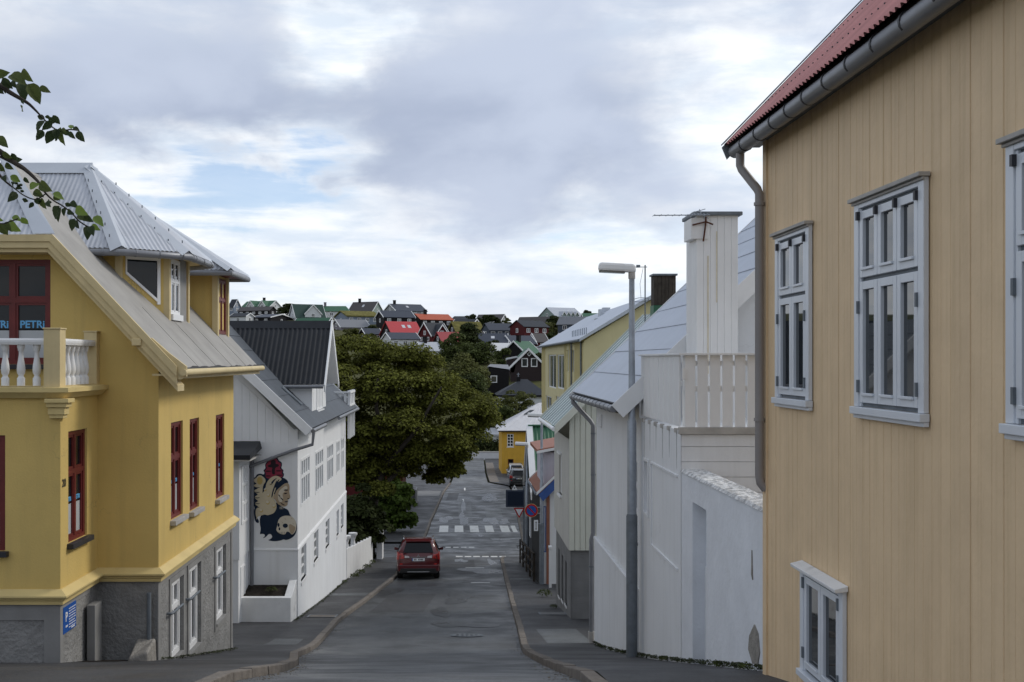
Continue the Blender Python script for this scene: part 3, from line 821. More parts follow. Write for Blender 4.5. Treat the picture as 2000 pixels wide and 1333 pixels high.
# plinth, relief panel
mb = MB(); f2 = fr_west(XW, yC, EYE)
mb.fbox(f2, -.0, yC - 19.0, -7.6, -3.86, 0, .05); mb.fbox(f2, -.0, yC - 19.0, -3.86, -3.80, 0, .065)
mb.fbox(f2, yC - 18.55, yC - 18.35, -7.6, -3.86, 0, .05); mb.fbox(f2, yC - 18.55, yC - 18.35, -3.86, -3.80, 0, .065)
mb.build('plinth', M['white_wall'], Wh, bevel=.008)
mb = MB()
mb.fbox(f2, yC - 17.1, yC - 15.1, -1.6, -1.57, 0, .02); mb.fbox(f2, yC - 17.1, yC - 15.1, -2.88, -2.85, 0, .02); mb.fbox(f2, yC - 17.13, yC - 17.1, -2.88, -1.57, 0, .02)
mb.build('relief_panel', M['white_wall'], Wh)
mb = MB(); O, U, W_, N = f2
q = lambda u, v, n: O + U * u + W_ * v + N * n
mb.hexa([q(.65, -1.38, 0), q(.95, -1.38, 0), q(.95, -1.38, .03), q(.65, -1.38, .10), q(.93, -1.12, 0), q(.95, -1.12, 0), q(.95, -1.12, .02), q(.93, -1.12, .03)])
mb.build('wall_bracket', M['white_wall'], Wh)
# terrace front: board-marked concrete, ledge
mb = MB(); f3 = fr_south(XW, yA, EYE)
v = -6.9; k = 0
while v < -1.0:
    hgt = .205; mb.fbox(f3, .004, 6, v, min(v + hgt - .006, -1.0), -.1, .004 + .004 * (k % 3)); v += hgt; k += 1
mb.build('terrace_wall', M['white_wall'], Wh)
MB().fbox(f3, -.03, 6, -.995, -.90, -.05, .045).build('terrace_ledge', M['ledge'], Wh, bevel=.004)
# slatted parapet
def slats(frq, total, width, gap, z0, z1):
    m = MB().fbox((Vector((0, 0, 0)), frq[1], ZV, frq[3]), 0, width, 0, z1 - z0, 0, .022)
    first = None; u = 0
    while u + width <= total + .01:
        p = frq[0] + frq[1] * u + ZV * z0
        if first is None:
            first = MB().fbox(frq_off0(frq), 0, width, z0, z1, 0, .022).build('slat', M['white_clad'], Wh, bevel=.003); base = u
        else:
            c = first.copy(); COL.objects.link(c); c.parent = Wh; c.location = frq[1] * u
            c.location += frq[3] * rnd.uniform(-.002, .002)
        u += width + gap
def frq_off0(frq): return frq
slats(fr_off(f3, .06, 0, -.06), 3.2, .142, .028, -.90, .075)
slats((Vector((XW + .03, 18.15, EYE)), Vector((0, -1, 0)), ZV, Vector((-1, 0, 0))), 3.18, .36, .03, -.90, .075)
mb = MB()
mb.fbox(f3, -.03, 6, .078, .105, -.12, .03); mb.box(XW - .03, XW + .09, yA + .12, 18.2, EYE + .078, EYE + .105)
mb.fbox(f3, .05, 6, -.42, -.34, -.12, -.062); mb.fbox(f3, .05, 6, -.07, .0, -.12, -.062)
for u in (.0, 1.2, 2.4, 3.6): mb.fbox(f3, u + .06, u + .14, -.9, .07, -.2, -.12)
mb.box(XW + .032, XW + .07, yA + .15, 18.1, EYE - .35, EYE - .28)
mb.build('terrace_rail', M['white_paint'], Wh, bevel=.003)
MB().fbox(f3, .02, .06, -.25, -.1, -.05, .0).build('rail_bracket', M['white_paint'], Wh)
for i in range(6):
    yy = 15.15 + i * .52
    MB().box(XW - .03, XW + .02, yy, yy + .09, EYE - .99, EYE - .93).build('drain_spout', M['ledge'], Wh)
# roof: rows of lapped sheets
xe, ze = 2.62, EYE - .70
ylo, yhi = 17.95, 24.5
run = ridge_x - xe; rows = 10; ang = math.atan(.95)
rfm = MB(); dnrm = Vector((-math.sin(ang), 0, math.cos(ang)))
def slope_pt(t, y, n=0): return Vector((xe + run * t, y, ze + run * t * .95)) + dnrm * n
roof = MB().prism([slope_pt(0, ylo, -.14), slope_pt(1, ylo, -.14), slope_pt(1, ylo, -.02), slope_pt(0, ylo, -.02)], (0, yhi - ylo, 0)).build('roof', M['slate_roof'], Wh)
for i in range(rows):
    a, b = i / rows, (i + 1) / rows
    j = rnd.uniform(-.004, .004)
    MB().hexa([slope_pt(a, ylo, -.02), slope_pt(b, ylo, -.02), slope_pt(b, yhi, -.02), slope_pt(a, yhi, -.02), slope_pt(a + .0, ylo, .022 + j), slope_pt(b, ylo, .006), slope_pt(b, yhi, .006), slope_pt(a + .0, yhi, .022 - j)]).build('roof_panel', M['panel_roof'], roof, bevel=.004)
MB().prism([(2 * ridge_x - xe, ylo, ze - .1), (ridge_x, ylo, ridge_z - .1), (ridge_x, ylo, ridge_z + .05), (2 * ridge_x - xe, ylo, ze + .05)], (0, yhi - ylo, 0)).build('roof_panel', M['panel_roof'], roof)
mb = MB()
for yy in (ylo - .03, yhi):
    mb.prism([slope_pt(-.012, yy, .035), slope_pt(1, yy, .035), slope_pt(1, yy, -.24), slope_pt(-.012, yy, -.24)], (0, .03, 0))
mb.build('bargeboard', M['white_paint'], Wh, bevel=.004)
mb = MB(); mb.prism([slope_pt(.02, ylo + .01, -.15), slope_pt(1, ylo + .01, -.15), slope_pt(1, ylo + .01, -.17), slope_pt(.02, ylo + .01, -.17)], (0, .35, 0)); mb.build('soffit', M['white_paint'], Wh)
gut = MB().tube([(xe - .03, ylo + .1, ze - .09), (xe - .03, yhi + .05, ze - .10)], .062, 10).build('gutter', M['pipe_grey'], Wh, smooth=True)
for k in range(12):
    yy = ylo + .4 + k * .52
    MB().tube([(xe - .03, yy, ze - .091), (xe - .03, yy + .02, ze - .091)], .068, 10).build('gutter_bracket', M['galv_dark'], gut)
MB().box(xe + .03, xe + .2, ylo + .1, yhi - .05, ze - .16, ze - .02).build('fascia', M['chimney_brown'], Wh)
yd = 24.0
dp = MB().tube([(xe - .03, yd + .3, ze - .12), (xe - .03, yd + .3, ze - .22), (xe + .33, yd + .06, ze - .62), (3.0, yd, ze - .72), (3.0, yd, EYE - 3.75), (2.96, yd, EYE - 3.9), (2.96, yd, EYE - 6.0)], .05, 10).build('downpipe', M['pipe_grey'], Wh, smooth=True)
for zz in (-1.6, -2.5, -4.5): MB().tube([(3.0 if zz > -3.8 else 2.96, yd, EYE + zz), (3.0 if zz > -3.8 else 2.96, yd, EYE + zz + .03)], .057, 10).build('pipe_clip', M['galv_dark'], dp)
MB().tube([(2.96, yd, G(24) + .1), (2.96, yd, EYE - 5.95)], .062, 10).tube([(2.96, yd, EYE - 6.05), (2.96, yd, EYE - 5.9)], .072, 10).build('pipe_boot', M['ledge'], dp, smooth=True)
# chimney
cx0, cx1, cy0, cy1 = 3.72, 4.36, 17.0, 17.75
ch = MB().box(cx0 + .02, cx1 - .02, cy0 + .02, cy1, EYE - .95, EYE + 2.24).build('chimney', M['white_clad'], Wh)
boards(ch, fr_south(cx0, cy0 + .02, EYE), 0, cx1 - cx0, -.95, 2.24, .107, M['white_clad'], name='board', gap=.002, thick=.02)
boards(ch, (Vector((cx0 + .02, cy1, EYE)), Vector((0, -1, 0)), ZV, Vector((-1, 0, 0))), 0, cy1 - cy0 - .02, -.95, 2.24, .18, M['white_clad'], name='board', gap=.004, thick=.02)
MB().box(cx0 - .06, cx1 + .06, cy0 - .06, cy1 + .06, EYE + 2.24, EYE + 2.30).build('cap', M['galv_dark'], ch, bevel=.012)
MB().box(cx0 - .09, cx0 + .18, cy0 - .03, cy0 + .5, EYE + 1.88, EYE + 2.2).build('vent_box', M['white_paint'], ch, bevel=.005)
mb = MB()
y_ = cy0 - .008
for a, b, c, d in ((3.895, -.2, .012, 1.62), (4.03, .9, .010, 2.0)):
    mb.fbox(fr_south(0, y_ + .004, EYE), a - c, a + c, b, d, 0, .002)
mb.build('rust_stain', M['rust_stain'], ch)
mb = MB(); Z = lambda zx, zy: (wx(1240 + zx / 5.554, cy0 - .06), cy0 - .06, wz(400 + zy / 5.554, cy0 - .06))
mb.tube([Z(770, 130), Z(770, 190), Z(742, 400)], .013, 6); mb.tube([Z(625, 222), Z(770, 186), Z(848, 216)], .013, 6)
mb.build('antenna_bracket', M['rust'], ch)
an = MB()
p0, p1 = Vector(Z(205, 117)), Vector(Z(800, 122)); p1.y -= .1
an.tube([p0, p1], .009, 6)
for k in range(9):
    c = p0.lerp(p1, k / 8.5); an.tube([c + Vector((0, -.10, 0)), c + Vector((0, .10, 0))], .005, 5)
an.tube([Z(600, 140), Z(640, 92), Z(700, 100), Z(800, 150)], .008, 6); an.tube([Z(650, 80), Z(765, 48)], .006, 5); an.tube([Z(700, 50), Z(722, 120)], .008, 5)
for k in range(5):
    c = Vector(Z(640 + k * 35, 105)); an.tube([c + Vector((0, -.14, -.03)), c + Vector((0, .14, .05))], .006, 5)
an.build('antenna', M['galv'], ch)

# ---- whitewashed yard wall in front of the terrace
Yw = thing('yard_wall', 'rough whitewashed yard wall with flaking top and tall niche, between white and tan houses', 'wall', (XW, 14.9, G(14.9)))
fw = fr_west(XW + .005, yA - .004, EYE)
L = yA - 10.62
nh = (yA - 14.2, yA - 13.42, -3.92, -1.82)
mb = MB(); zf = -5.0
g0 = (fw[0] + ZV * zf, fw[1], ZV, fw[3])
mb.wall(g0, L, -1.48 - zf, [(nh[0], nh[1], nh[2] - zf, nh[3] - zf)], .20)
mb.box(XW + .205, XW + .33, 10.62, yA - .004, EYE + zf, EYE - 1.48)
mb.build('wall_face', M['white_rough'], Yw)
# flaking coping: uneven lumps of old whitewash and stone
g = random.Random(3); mb = MB()
nX, nY = 12, 130
for j in range(nY + 1):
    for i in range(nX + 1):
        edge = i in (0, nX)
        mb.v.append((XW - .012 + .35 * i / nX + g.uniform(-.006, .006), yA - .01 - L * j / nY, EYE - 1.50 if edge else EYE - 1.47 + g.uniform(-.008, .010)))
for j in range(nY):
    for i in range(nX):
        a = j * (nX + 1) + i; mb.f.append((a, a + 1, a + nX + 2, a + nX + 1)); mb.m.append(0)
mb.build('coping', M['flaky'], Yw)
MB().fbox(fw, nh[0] + .45, nh[1] - .16, nh[2], nh[3] - .75, -.16, -.06).build('niche_post', M['win_white'], Yw)
mb = MB(); mb.fbox(fw, nh[0] + .1, nh[1] + .02, nh[2] - .25, nh[2], -.12, .05); mb.build('niche_step', M['flaky'], Yw, bevel=.03)
MB().tube([fw[0] + Vector((-.02 + .15, -.95, -2.45)), fw[0] + Vector((.12, -1.2, -2.42))], .012, 6).build('iron_hook', M['black_iron'], Yw)
# broken patch where the render has come off
pts = []
for zx, zy in ((1474, 1220), (1481, 1238), (1484, 1275), (1480, 1300), (1470, 1296), (1462, 1268), (1464, 1242)):
    y = F * XW / (zx - 890); pts.append((XW - .006, y, wz(zy, y)))
MB().prism(pts, (.011, 0, 0)).build('bare_patch', M['bare_concrete'], Yw)
MB().prism([(XW - .0065, 11.35, EYE - 2.2), (XW - .0065, 11.33, EYE - 1.95), (XW - .0065, 11.30, EYE - 2.25)], (.011, 0, 0)).build('bare_patch', M['bare_concrete'], Yw)

# ---- cream house with grey basement
X3 = 3.1; y0, y1 = 30.2, 34.6
C3 = thing('house', 'cream boarded house on a grey concrete basement with pale green-grey roof', 'house', (X3, y0, G(y0)))
xe, ze, sl = 2.72, EYE - 1.80, 1.0
xr = 5.95; zr = ze + (xr - xe) * sl
f = fr_west(X3, y1, EYE - 5.2)
wh = (y1 - 33.0, y1 - 32.2, 5.2 - 3.95, 5.2 - 2.75)
mb = MB(); mb.wall(f, y1 - y0, 5.2 - 2.15, [wh], .12)
mb.face([(X3, y1, EYE - 5.2), (9.2, y1, EYE - 5.2), (9.2, y1, EYE - 2.1), (xr, y1, zr - .1), (X3, y1, EYE - 2.15)])
mb.face([(X3, y0, EYE - 5.2), (9.2, y0, EYE - 5.2), (9.2, y0, EYE - 2.1), (xr, y0, zr - .1), (X3, y0, EYE - 2.15)])
mb.build('wall', M['cream_wall'], C3)
window(C3, fr_off(f, wh[0], wh[2], -.05), wh[1] - wh[0], wh[3] - wh[2], 1, (1,), M['white_paint'], frame=.05, sill=(.06, .12, .06), head=(.06, .12, .06))
gz_ = lambda u: -.25 + min(X3 + u - 2.72, 9.2 - (X3 + u)) * 1.0 - 1.8 + .05
boards(C3, fr_south(X3 + .45, y0, EYE), -.44, 1.9, -5.2, lambda u: (ze - EYE) + (X3 + .45 + u - xe) - .2, .15, M['cream_clad'], name='board', gap=.012, thick=.03, chamfer=.012)
# basement
fb = fr_west(X3 + .06, y1, EYE - 8.4)
holes = [(y1 - 33.9 + k * 1.05, y1 - 33.9 + k * 1.05 + .5, 8.4 - 7.2 + .1 * k, 8.4 - 5.75) for k in range(3)]
mb = MB(); mb.wall(fb, y1 - y0, 3.19, holes, .25)
mb.box(X3 + .061, 9.1, y0 + .05, y0 + .3, EYE - 8.4, EYE - 5.21)
mb.build('basement_wall', M['concrete_grey'], C3)
mb = MB(); k = 0; v = -8.0
for hl in holes: window(C3, fr_off(fb, hl[0], hl[2], -.1), .5, hl[3] - hl[2], 1, (1,), M['black_iron'], frame=.04, sill=(.03, .12, .05), sillm=M['white_worn'])
fs = fr_south(X3 + .06, y0 + .05, EYE)
mb = MB()
for v in range(15):
    mb.fbox(fs, .0, 2.2, -8.35 + v * .21, -8.35 + v * .21 + .204, -.02, .003 + .003 * (v % 2))
mb.build('shuttering_relief', M['concrete_grey'], C3)
mb = MB(); up = Vector((-1, 0, 1)).normalized()
mb.prism([Vector((xe, y0 - .3, ze)), Vector((xr, y0 - .3, zr)), Vector((xr, y0 - .3, zr - .12)), Vector((xe + .08, y0 - .3, ze - .04))], (0, y1 - y0 + .6, 0))
rf = mb.build('roof', M['pale_roof'], C3)
mb = MB()
for k in range(9): 
    yy = y0 - .2 + k * .6; mb.prism([Vector((xe, yy, ze + .002)), Vector((xr, yy, zr + .002)), Vector((xr, yy, zr + .035)), Vector((xe, yy, ze + .035))], (0, .025, 0))
mb.build('roof_seam', M['pale_roof'], rf)
MB().prism([Vector((2 * xr - xe, y0 - .3, ze)), Vector((xr, y0 - .3, zr)), Vector((xr, y0 - .3, zr - .12)), Vector((2 * xr - xe, y0 - .3, ze - .12))], (0, y1 - y0 + .6, 0)).build('roof', M['pale_roof'], C3)
mb = MB()
for yy in (y0 - .34, y1 + .3):
    mb.prism([Vector((xe - .03, yy, ze + .05)), Vector((xr, yy, zr + .06)), Vector((xr, yy, zr - .22)), Vector((xe - .03, yy, ze - .2))], (0, .04, 0))
mb.build('bargeboard', M['cream_clad'], C3)
MB().tube([(xe - .05, y0 - .3, ze - .06), (xe - .05, y1 + .3, ze - .06)], .06, 8).build('gutter', M['white_paint'], C3, smooth=True)
ct = MB().box(5.66, 6.28, 31.4, 31.9, zr - .5, zr + 1.0).build('chimney', M['chimney_brown'], C3)
boards(ct, fr_south(5.66, 31.4, zr), 0, .62, .16, 1.0, .103, M['chimney_brown'], name='board', gap=.006, thick=.02)
MB().box(5.64, 6.30, 31.36, 31.92, zr - .5, zr + .15).build('chimney_base', M['green_roof'], ct)
MB().box(5.62, 6.32, 31.34, 31.96, zr + 1.0, zr + 1.05).build('cap', M['galv_dark'], ct)
am = MB().tube([(wx(1260, 31), 31, zr - .9), (wx(1260, 31), 31, wz(518, 31))], .02, 6).tube([(wx(1225, 31), 31, wz(522, 31)), (wx(1264, 31), 31, wz(522, 31))], .012, 6)
am.box(wx(1243, 31), wx(1250, 31), 30.95, 31.05, wz(523, 31), wz(518, 31))
ring = [(wx(1252 + 15 * math.cos(t), 31), 31 + .3 * math.sin(t), wz(586 + 3 * math.sin(t), 31)) for t in [k * .524 for k in range(13)]]
am.tube(ring, .008, 5)
am.tube([(wx(1256, 31), 31, wz(524, 31)), (wx(1250, 31), 31, wz(555, 31)), (wx(1252, 31), 31, wz(584, 31))], .006, 5)
am.build('antenna_mast', M['galv_dark'], C3)

# ---- white house with brown-red roof, blue fascia
yb0, yb1 = 42.0, 46.0; xw = 3.22; xe = 3.09; ze = EYE - 5.02; sl = .95
M['w_black0'] = pm('tarred_board', (.02, .02, .02), .8, .2, 3)
B4 = thing('house', 'small white house with brown-red roof, lilac dormer, blue fascia and blue door post', 'house', (xw, yb0, G(yb0)))
xr = 6.4; zr = ze + (xr - xe) * sl
mb = MB()
mb.prism([(xw, yb0, EYE - 9.2), (9.5, yb0, EYE - 9.2), (9.5, yb0, ze), (xr, yb0, zr - .1), (xw, yb0, ze + .05)], (0, yb1 - yb0, 0))
mb.build('wall', M['white_clad'], B4)
MB().box(xw - .03, xw - .002, yb0 + .04, yb1, EYE - 9.6, ze + .0).build('street_wall', M['w_black0'], B4)
fs = fr_south(0, yb0, EYE)
MB().fbox(fs, wx(1067, 42), wx(1073.5, 42), -8.55, -5.0, 0, .03).build('pilaster', M['brown_wood'], B4)
window(B4, fr_off(fs, wx(1061.5, 42), -7.3, .02), .10, 1.75, 1, (1,), M['blue_paint'], frame=.03, sash=0, name='door')
roof = MB().prism([(xe, yb0 - .3, ze), (xr, yb0 - .3, zr), (xr, yb0 - .3, zr - .1), (xe + .06, yb0 - .3, ze - .06)], (0, yb1 - yb0 + .8, 0)).build('roof', M['brown_wood'], B4)
MB().prism([(2 * xr - xe, yb0 - .3, ze), (xr, yb0 - .3, zr), (xr, yb0 - .3, zr - .1), (2 * xr - xe, yb0 - .3, ze - .1)], (0, yb1 - yb0 + .8, 0)).build('roof', M['brown_wood'], B4)
for yy in (yb0 - .34, yb1 + .5):
    MB().prism([(xe - .03, yy, ze + .03), (xr, yy, zr + .05), (xr, yy, zr - .06), (xe - .03, yy, ze - .08)], (0, .04, 0)).build('bargeboard', M['white_paint'], B4)
MB().prism([(xe + .04, yb0 - .32, ze - .06), (xr, yb0 - .32, zr - .06), (xr, yb0 - .32, zr - .40), (xe + .22, yb0 - .32, ze - .30)], (0, .03, 0)).build('fascia', M['blue_paint'], B4)
dm = MB().box(3.37, 6, yb0 + .1, yb1 - .5, EYE - 5.0, EYE - 3.50).build('dormer', M['lilac_wall'], B4)
boards(dm, fr_south(3.37, yb0 + .1, EYE), 0, 1.2, lambda u: -5.02 + (3.37 + u - xe) * sl, -3.52, .12, M['lilac_wall'], gap=.01, thick=.02)
MB().prism([(3.10, yb0 - .15, EYE - 3.50), (6, yb0 - .15, EYE - 2.95), (6, yb0 - .15, EYE - 2.83), (3.10, yb0 - .15, EYE - 3.38)], (0, yb1 - yb0, 0)).build('dormer_roof', M['brown_wood'], dm)
MB().prism([(3.08, yb0 - .19, EYE - 3.53), (6, yb0 - .19, EYE - 2.98), (6, yb0 - .19, EYE - 2.88), (3.08, yb0 - .19, EYE - 3.43)], (0, .04, 0)).build('dormer_fascia', M['white_paint'], dm)
MB().tube([(xe - .05, yb0 - .3, ze - .03), (xe - .05, yb1 + .4, ze - .03)], .05, 8).build('gutter', M['galv_dark'], B4, smooth=True)
gp = thing('gate_post', 'slim white gate post by the foot of the white house with brown pilaster', 'post', (wx(1074, 40.5), 40.5, G(40.5)))
MB().box(wx(1072.5, 40.5), wx(1077, 40.5), 40.4, 40.6, G(40.5), EYE - 6.9).build('post', M['white_paint'], gp)
MB().box(wx(1071.5, 40.5), wx(1078, 40.5), 40.35, 40.65, EYE - 6.9, EYE - 6.82).build('cap', M['white_paint'], gp)

# ---- green-roofed dark house
G5 = thing('house', 'dark house under a steep green corrugated roof with wide white bargeboard', 'house', (3.5, 47.6, G(48)))
ye, yr = 47.3, 50.0; ze, zr = EYE - 5.63, EYE - 2.95
mb = MB(); mb.prism([(3.5, 47.6, EYE - 10), (3.5, 52.4, EYE - 10), (3.5, 52.4, ze), (3.5, 50, zr - .2), (3.5, 47.6, ze)], (7, 0, 0)); mb.build('wall', M['black_iron'], G5)
MB().corr([(3.30, ye, ze), (10.6, ye, ze), (10.6, yr, zr), (3.30, yr, zr)], .17, .02).build('roof', M['green_roof'], G5, smooth=True)
MB().corr([(10.6, 2 * yr - ye, ze), (3.30, 2 * yr - ye, ze), (3.30, yr, zr), (10.6, yr, zr)], .17, .02).build('roof', M['green_roof'], G5, smooth=True)
MB().box(3.28, 10.6, yr - .12, yr + .12, zr - .02, zr + .05).build('ridge_cap', M['green_roof'], G5)
mb = MB(); mb.prism([(3.22, ye - .1, ze - .06), (3.22, yr, zr + .06), (3.22, yr, zr - .2), (3.22, ye - .1, ze - .34)], (.09, 0, 0)); mb.prism([(3.22, 2 * yr - ye + .1, ze - .06), (3.22, yr, zr + .06), (3.22, yr, zr - .2), (3.22, 2 * yr - ye + .1, ze - .34)], (.09, 0, 0))
mb.prism([(3.20, ye - .1, ze - .02), (3.20, yr, zr + .1), (3.20, yr, zr + .06), (3.20, ye - .1, ze - .06)], (.28, 0, 0))
mb.build('bargeboard', M['white_paint'], G5)
MB().box(3.42, 3.5, 47.5, 47.6, EYE - 7.2, ze - .3).build('corner_board', M['white_paint'], G5)
window(G5, fr_west(3.49, 51.8, EYE - 8.2), .8, 1.2, 2, (1, 1), M['white_paint'], n=.03)
fe = thing('fence', 'low dark timber rail fence along the right pavement before the junction', 'fence', (3.05, 44, G(44)))
for yy in (43.0, 45.3, 47.6, 49.9, 52.2): MB().box(3.02, 3.10, yy, yy + .08, G(yy), G(yy) + 1.2).build('fence_post', M['chimney_brown'], fe)
for hh in (.35, .75, 1.12):
    MB().hexa([(3.04, 43, G(43) + hh), (3.08, 43, G(43) + hh), (3.08, 52.28, G(52.2) + hh), (3.04, 52.28, G(52.2) + hh), (3.04, 43, G(43) + hh + .09), (3.08, 43, G(43) + hh + .09), (3.08, 52.28, G(52.2) + hh + .09), (3.04, 52.28, G(52.2) + hh + .09)]).build('fence_rail', M['chimney_brown'], fe)

# ---- yellow flats
X6 = 7.7; ya, yz = 66.0, 98.0
A6 = thing('apartment_building', 'tall yellow block of flats with pale metal roof and corner glazing behind the white roofs', 'building', (X6, ya, G(ya)))
ze = EYE + 1.28; sl = .62; xr = 11.7; zr = ze + (xr - X6) * sl
M['flats'] = pm('pale_yellow_board', (.66, .58, .32), .65, .05, 1, streak=.12, dcol=(.4, .33, .15), spec=.3)
f = fr_west(X6, yz, EYE - 11.5)
def hy(px0, px1, py0, py1, fo=f, X=X6, top=11.5):
    A, B = F * X / (px0 - 890), F * X / (px1 - 890); m_ = (A + B) / 2
    return (yz - A, yz - B, top - (py1 - 705) * m_ / F, top - (py0 - 705) * m_ / F)
hs = [hy(1071, 1086, 693, 758), hy(1087.5, 1102, 693, 760), hy(1108, 1111.5, 684, 727), hy(1117.5, 1121, 684, 727), hy(1066, 1077, 774, 802), hy(1086, 1095, 775, 830)]
mb = MB(); mb.wall(f, yz - ya, 11.5 + 1.2, hs, .25)
for yy in (ya, yz): mb.face([(X6, yy, EYE - 11.5), (17, yy, EYE - 11.5), (17, yy, ze), (xr, yy, zr - .15), (X6, yy, ze - .08)])
mb.build('wall', M['flats'], A6)
for hl in hs: window(A6, fr_off(f, hl[0], hl[2], -.08), hl[1] - hl[0], hl[3] - hl[2], 2 if hl[1] - hl[0] > 2.5 else 1, (1,), M['white_paint'], M['glass_lit'], frame=.1, bar=.1, sash=0)
mb = MB()
k = 0
while k * .55 < yz - ya:
    u = k * .55; ok = not any(h[0] - .1 < u < h[1] + .1 for h in hs)
    if ok: mb.fbox(f, u, u + .09, 5, 12.6, 0, .05)
    k += 1
tag(mb.build('cladding_rib', M['flats'], A6), kind='stuff')
rf = MB().prism([(X6 - .3, ya - .3, ze - .12), (xr, ya - .3, zr), (xr, ya - .3, zr + .14), (X6 - .3, ya - .3, ze + .02)], (0, yz - ya + .8, 0)).build('roof', M['panel_roof'], A6)
MB().prism([(2 * xr - X6 + .3, ya - .3, ze - .12), (xr, ya - .3, zr), (xr, ya - .3, zr + .14), (2 * xr - X6 + .3, ya - .3, ze + .02)], (0, yz - ya + .8, 0)).build('roof', M['panel_roof'], A6)
MB().prism([(X6 - .32, ya - .36, ze - .14), (xr, ya - .36, zr - .06), (xr, ya - .36, zr + .18), (X6 - .32, ya - .36, ze + .05)], (0, .05, 0)).build('verge_trim', M['zinc_flat'], A6)
MB().tube([(X6 - .34, ya - .2, ze - .06), (X6 - .34, yz, ze - .06)], .09, 8).build('gutter', M['galv_dark'], A6)
for k in range(9): MB().box(X6 + .2, X6 + .26, ya + .8 + k * 1.0, ya + .86 + k * 1.0, ze + .1, ze + .75).build('snow_guard', M['galv'], A6)
for px0, px1, py0, py1, y in ((1171, 1180, 604, 632, 82), (1178, 1192, 601, 625, 84), (1163, 1169, 622, 634, 80)):
    MB().box(wx(px0, y), wx(px1, y), y, y + .8, wz(py1, y) - .8, wz(py0, y)).build('roof_vent', M['zinc_flat'], A6)
for zx in (1118, 1137): MB().tube([(X6 - .08, F * X6 / (zx - 890), ze - .1), (X6 - .08, F * X6 / (zx - 890), EYE - 11)], .06, 6).build('downpipe', M['galv_dark'], A6)

# ---- orange house at the bottom of the street
y7 = 118.0
O7 = thing('house', 'orange house with a pale hipped roof at the bottom of the street', 'house', (wx(979, y7), y7, G(y7)))
xa, xb = wx(980, y7), wx(980, y7) + 8.0; ze = wz(841, y7); zb_ = G(y7) - .5
f = fr_south(xa, y7, zb_)
o_ = lambda a, b, c, d: (wx(a, y7) - xa, wx(b, y7) - xa, wz(d, y7) - zb_, wz(c, y7) - zb_)
hs = [o_(990.5, 1003, 848, 873), o_(992, 1003, 897, 935)]
mb = MB(); mb.wall(f, xb - xa, ze - zb_, hs, .2)
mb.face([(xa, y7, zb_), (xa, y7 + 8, zb_), (xa, y7 + 8, ze), (xa, y7, ze)])
mb.build('wall', M['orange_wall'], O7)
window(O7, fr_off(f, hs[0][0], hs[0][2], -.05), hs[0][1] - hs[0][0], hs[0][3] - hs[0][2], 2, (1, 1, 1, 1), M['white_paint'], frame=.08, bar=.07, sash=0, sill=(.06, .08, .08))
window(O7, fr_off(f, hs[1][0], hs[1][2], -.1), hs[1][1] - hs[1][0], hs[1][3] - hs[1][2], 1, (2, 1), M['red_wood'], name='door', frame=.08, sash=0)
mb = MB()
for k in range(7): mb.fbox(f, wx(1007.5 + k * 1.7, y7) - xa, wx(1008.6 + k * 1.7, y7) - xa, wz(906.5, y7) - zb_, wz(904.5, y7) - zb_, 0, .03)
for k in range(3): mb.fbox(f, wx(1011 + k * 2, y7) - xa, wx(1012.2 + k * 2, y7) - xa, wz(910.5, y7) - zb_, wz(909, y7) - zb_, 0, .03)
mb.build('wall_lettering', M['black_iron'], O7)
ap = (wx(1053, y7 + 4), y7 + 4, wz(787, y7 + 4))
e = .45; P = [(xa - e, y7 - e, ze), (xb + e, y7 - e, ze), (xb + e, y7 + 8 + e, ze), (xa - e, y7 + 8 + e, ze)]; ap2 = (ap[0] + .6, ap[1], ap[2])
mb = MB(); mb.face([P[0], P[1], ap2, ap]); mb.face([P[1], P[2], ap2]); mb.face([P[2], P[3], ap, ap2]); mb.face([P[3], P[0], ap]); mb.face(P[::-1])
rf = mb.build('roof', M['white_roof'], O7)
mb = MB()
for k in range(1, 12):
    t = k / 12; a = Vector(P[0]).lerp(Vector(P[1]), t); b = Vector(ap).lerp(Vector(ap2), t); mb.tube([a, a.lerp(b, .98)], .03, 4)
for k in range(1, 9):
    t = k / 9; a = Vector(P[3]).lerp(Vector(P[0]), t); mb.tube([a, a.lerp(Vector(ap), .96)], .03, 4)
mb.build('roof_seam', M['white_roof'], rf)
MB().prism([Vector(P[0]).lerp(Vector(ap), .55) + Vector((.3, -.2, .06)), Vector(P[0]).lerp(Vector(ap), .70) + Vector((.3, -.2, .06)), Vector(P[0]).lerp(Vector(ap), .70) + Vector((.9, .2, .06)), Vector(P[0]).lerp(Vector(ap), .55) + Vector((.9, .2, .06))], (0, 0, .05)).build('skylight', M['glass_far'], rf)
MB().box(xa - .4, xb + .4, y7 - .42, y7 - .3, ze - .14, ze + .02).build('gutter', M['chimney_brown'], O7)
# ================================================================== LEFT SIDE
def mould(path, prof):
    """moulding run along a plan polyline (outward = right of travel when the list runs clockwise), mitred at the corners"""
    P = [Vector((a, b)) for a, b in path]; mb = MB(); k = len(prof)
    nr = []
    for a, b in zip(P, P[1:]):
        d = (b - a).normalized(); nr.append(Vector((d.y, -d.x)))
    for i, p in enumerate(P):
        if i == 0: m_ = nr[0]
        elif i == len(P) - 1: m_ = nr[-1]
        else:
            m_ = nr[i - 1] + nr[i]; m_ = m_ / m_.dot(nr[i])
        for n, z in prof: mb.v.append((p.x + m_.x * n, p.y + m_.y * n, z))
    for i in range(len(P) - 1):
        for j in range(k):
            j2 = (j + 1) % k; mb.f.append((i * k + j, i * k + j2, (i + 1) * k + j2, (i + 1) * k + j)); mb.m.append(0)
    mb.f.append(tuple(range(k))); mb.f.append(tuple((len(P) - 1) * k + j for j in range(k - 1, -1, -1))); mb.m += [0, 0]
    return mb
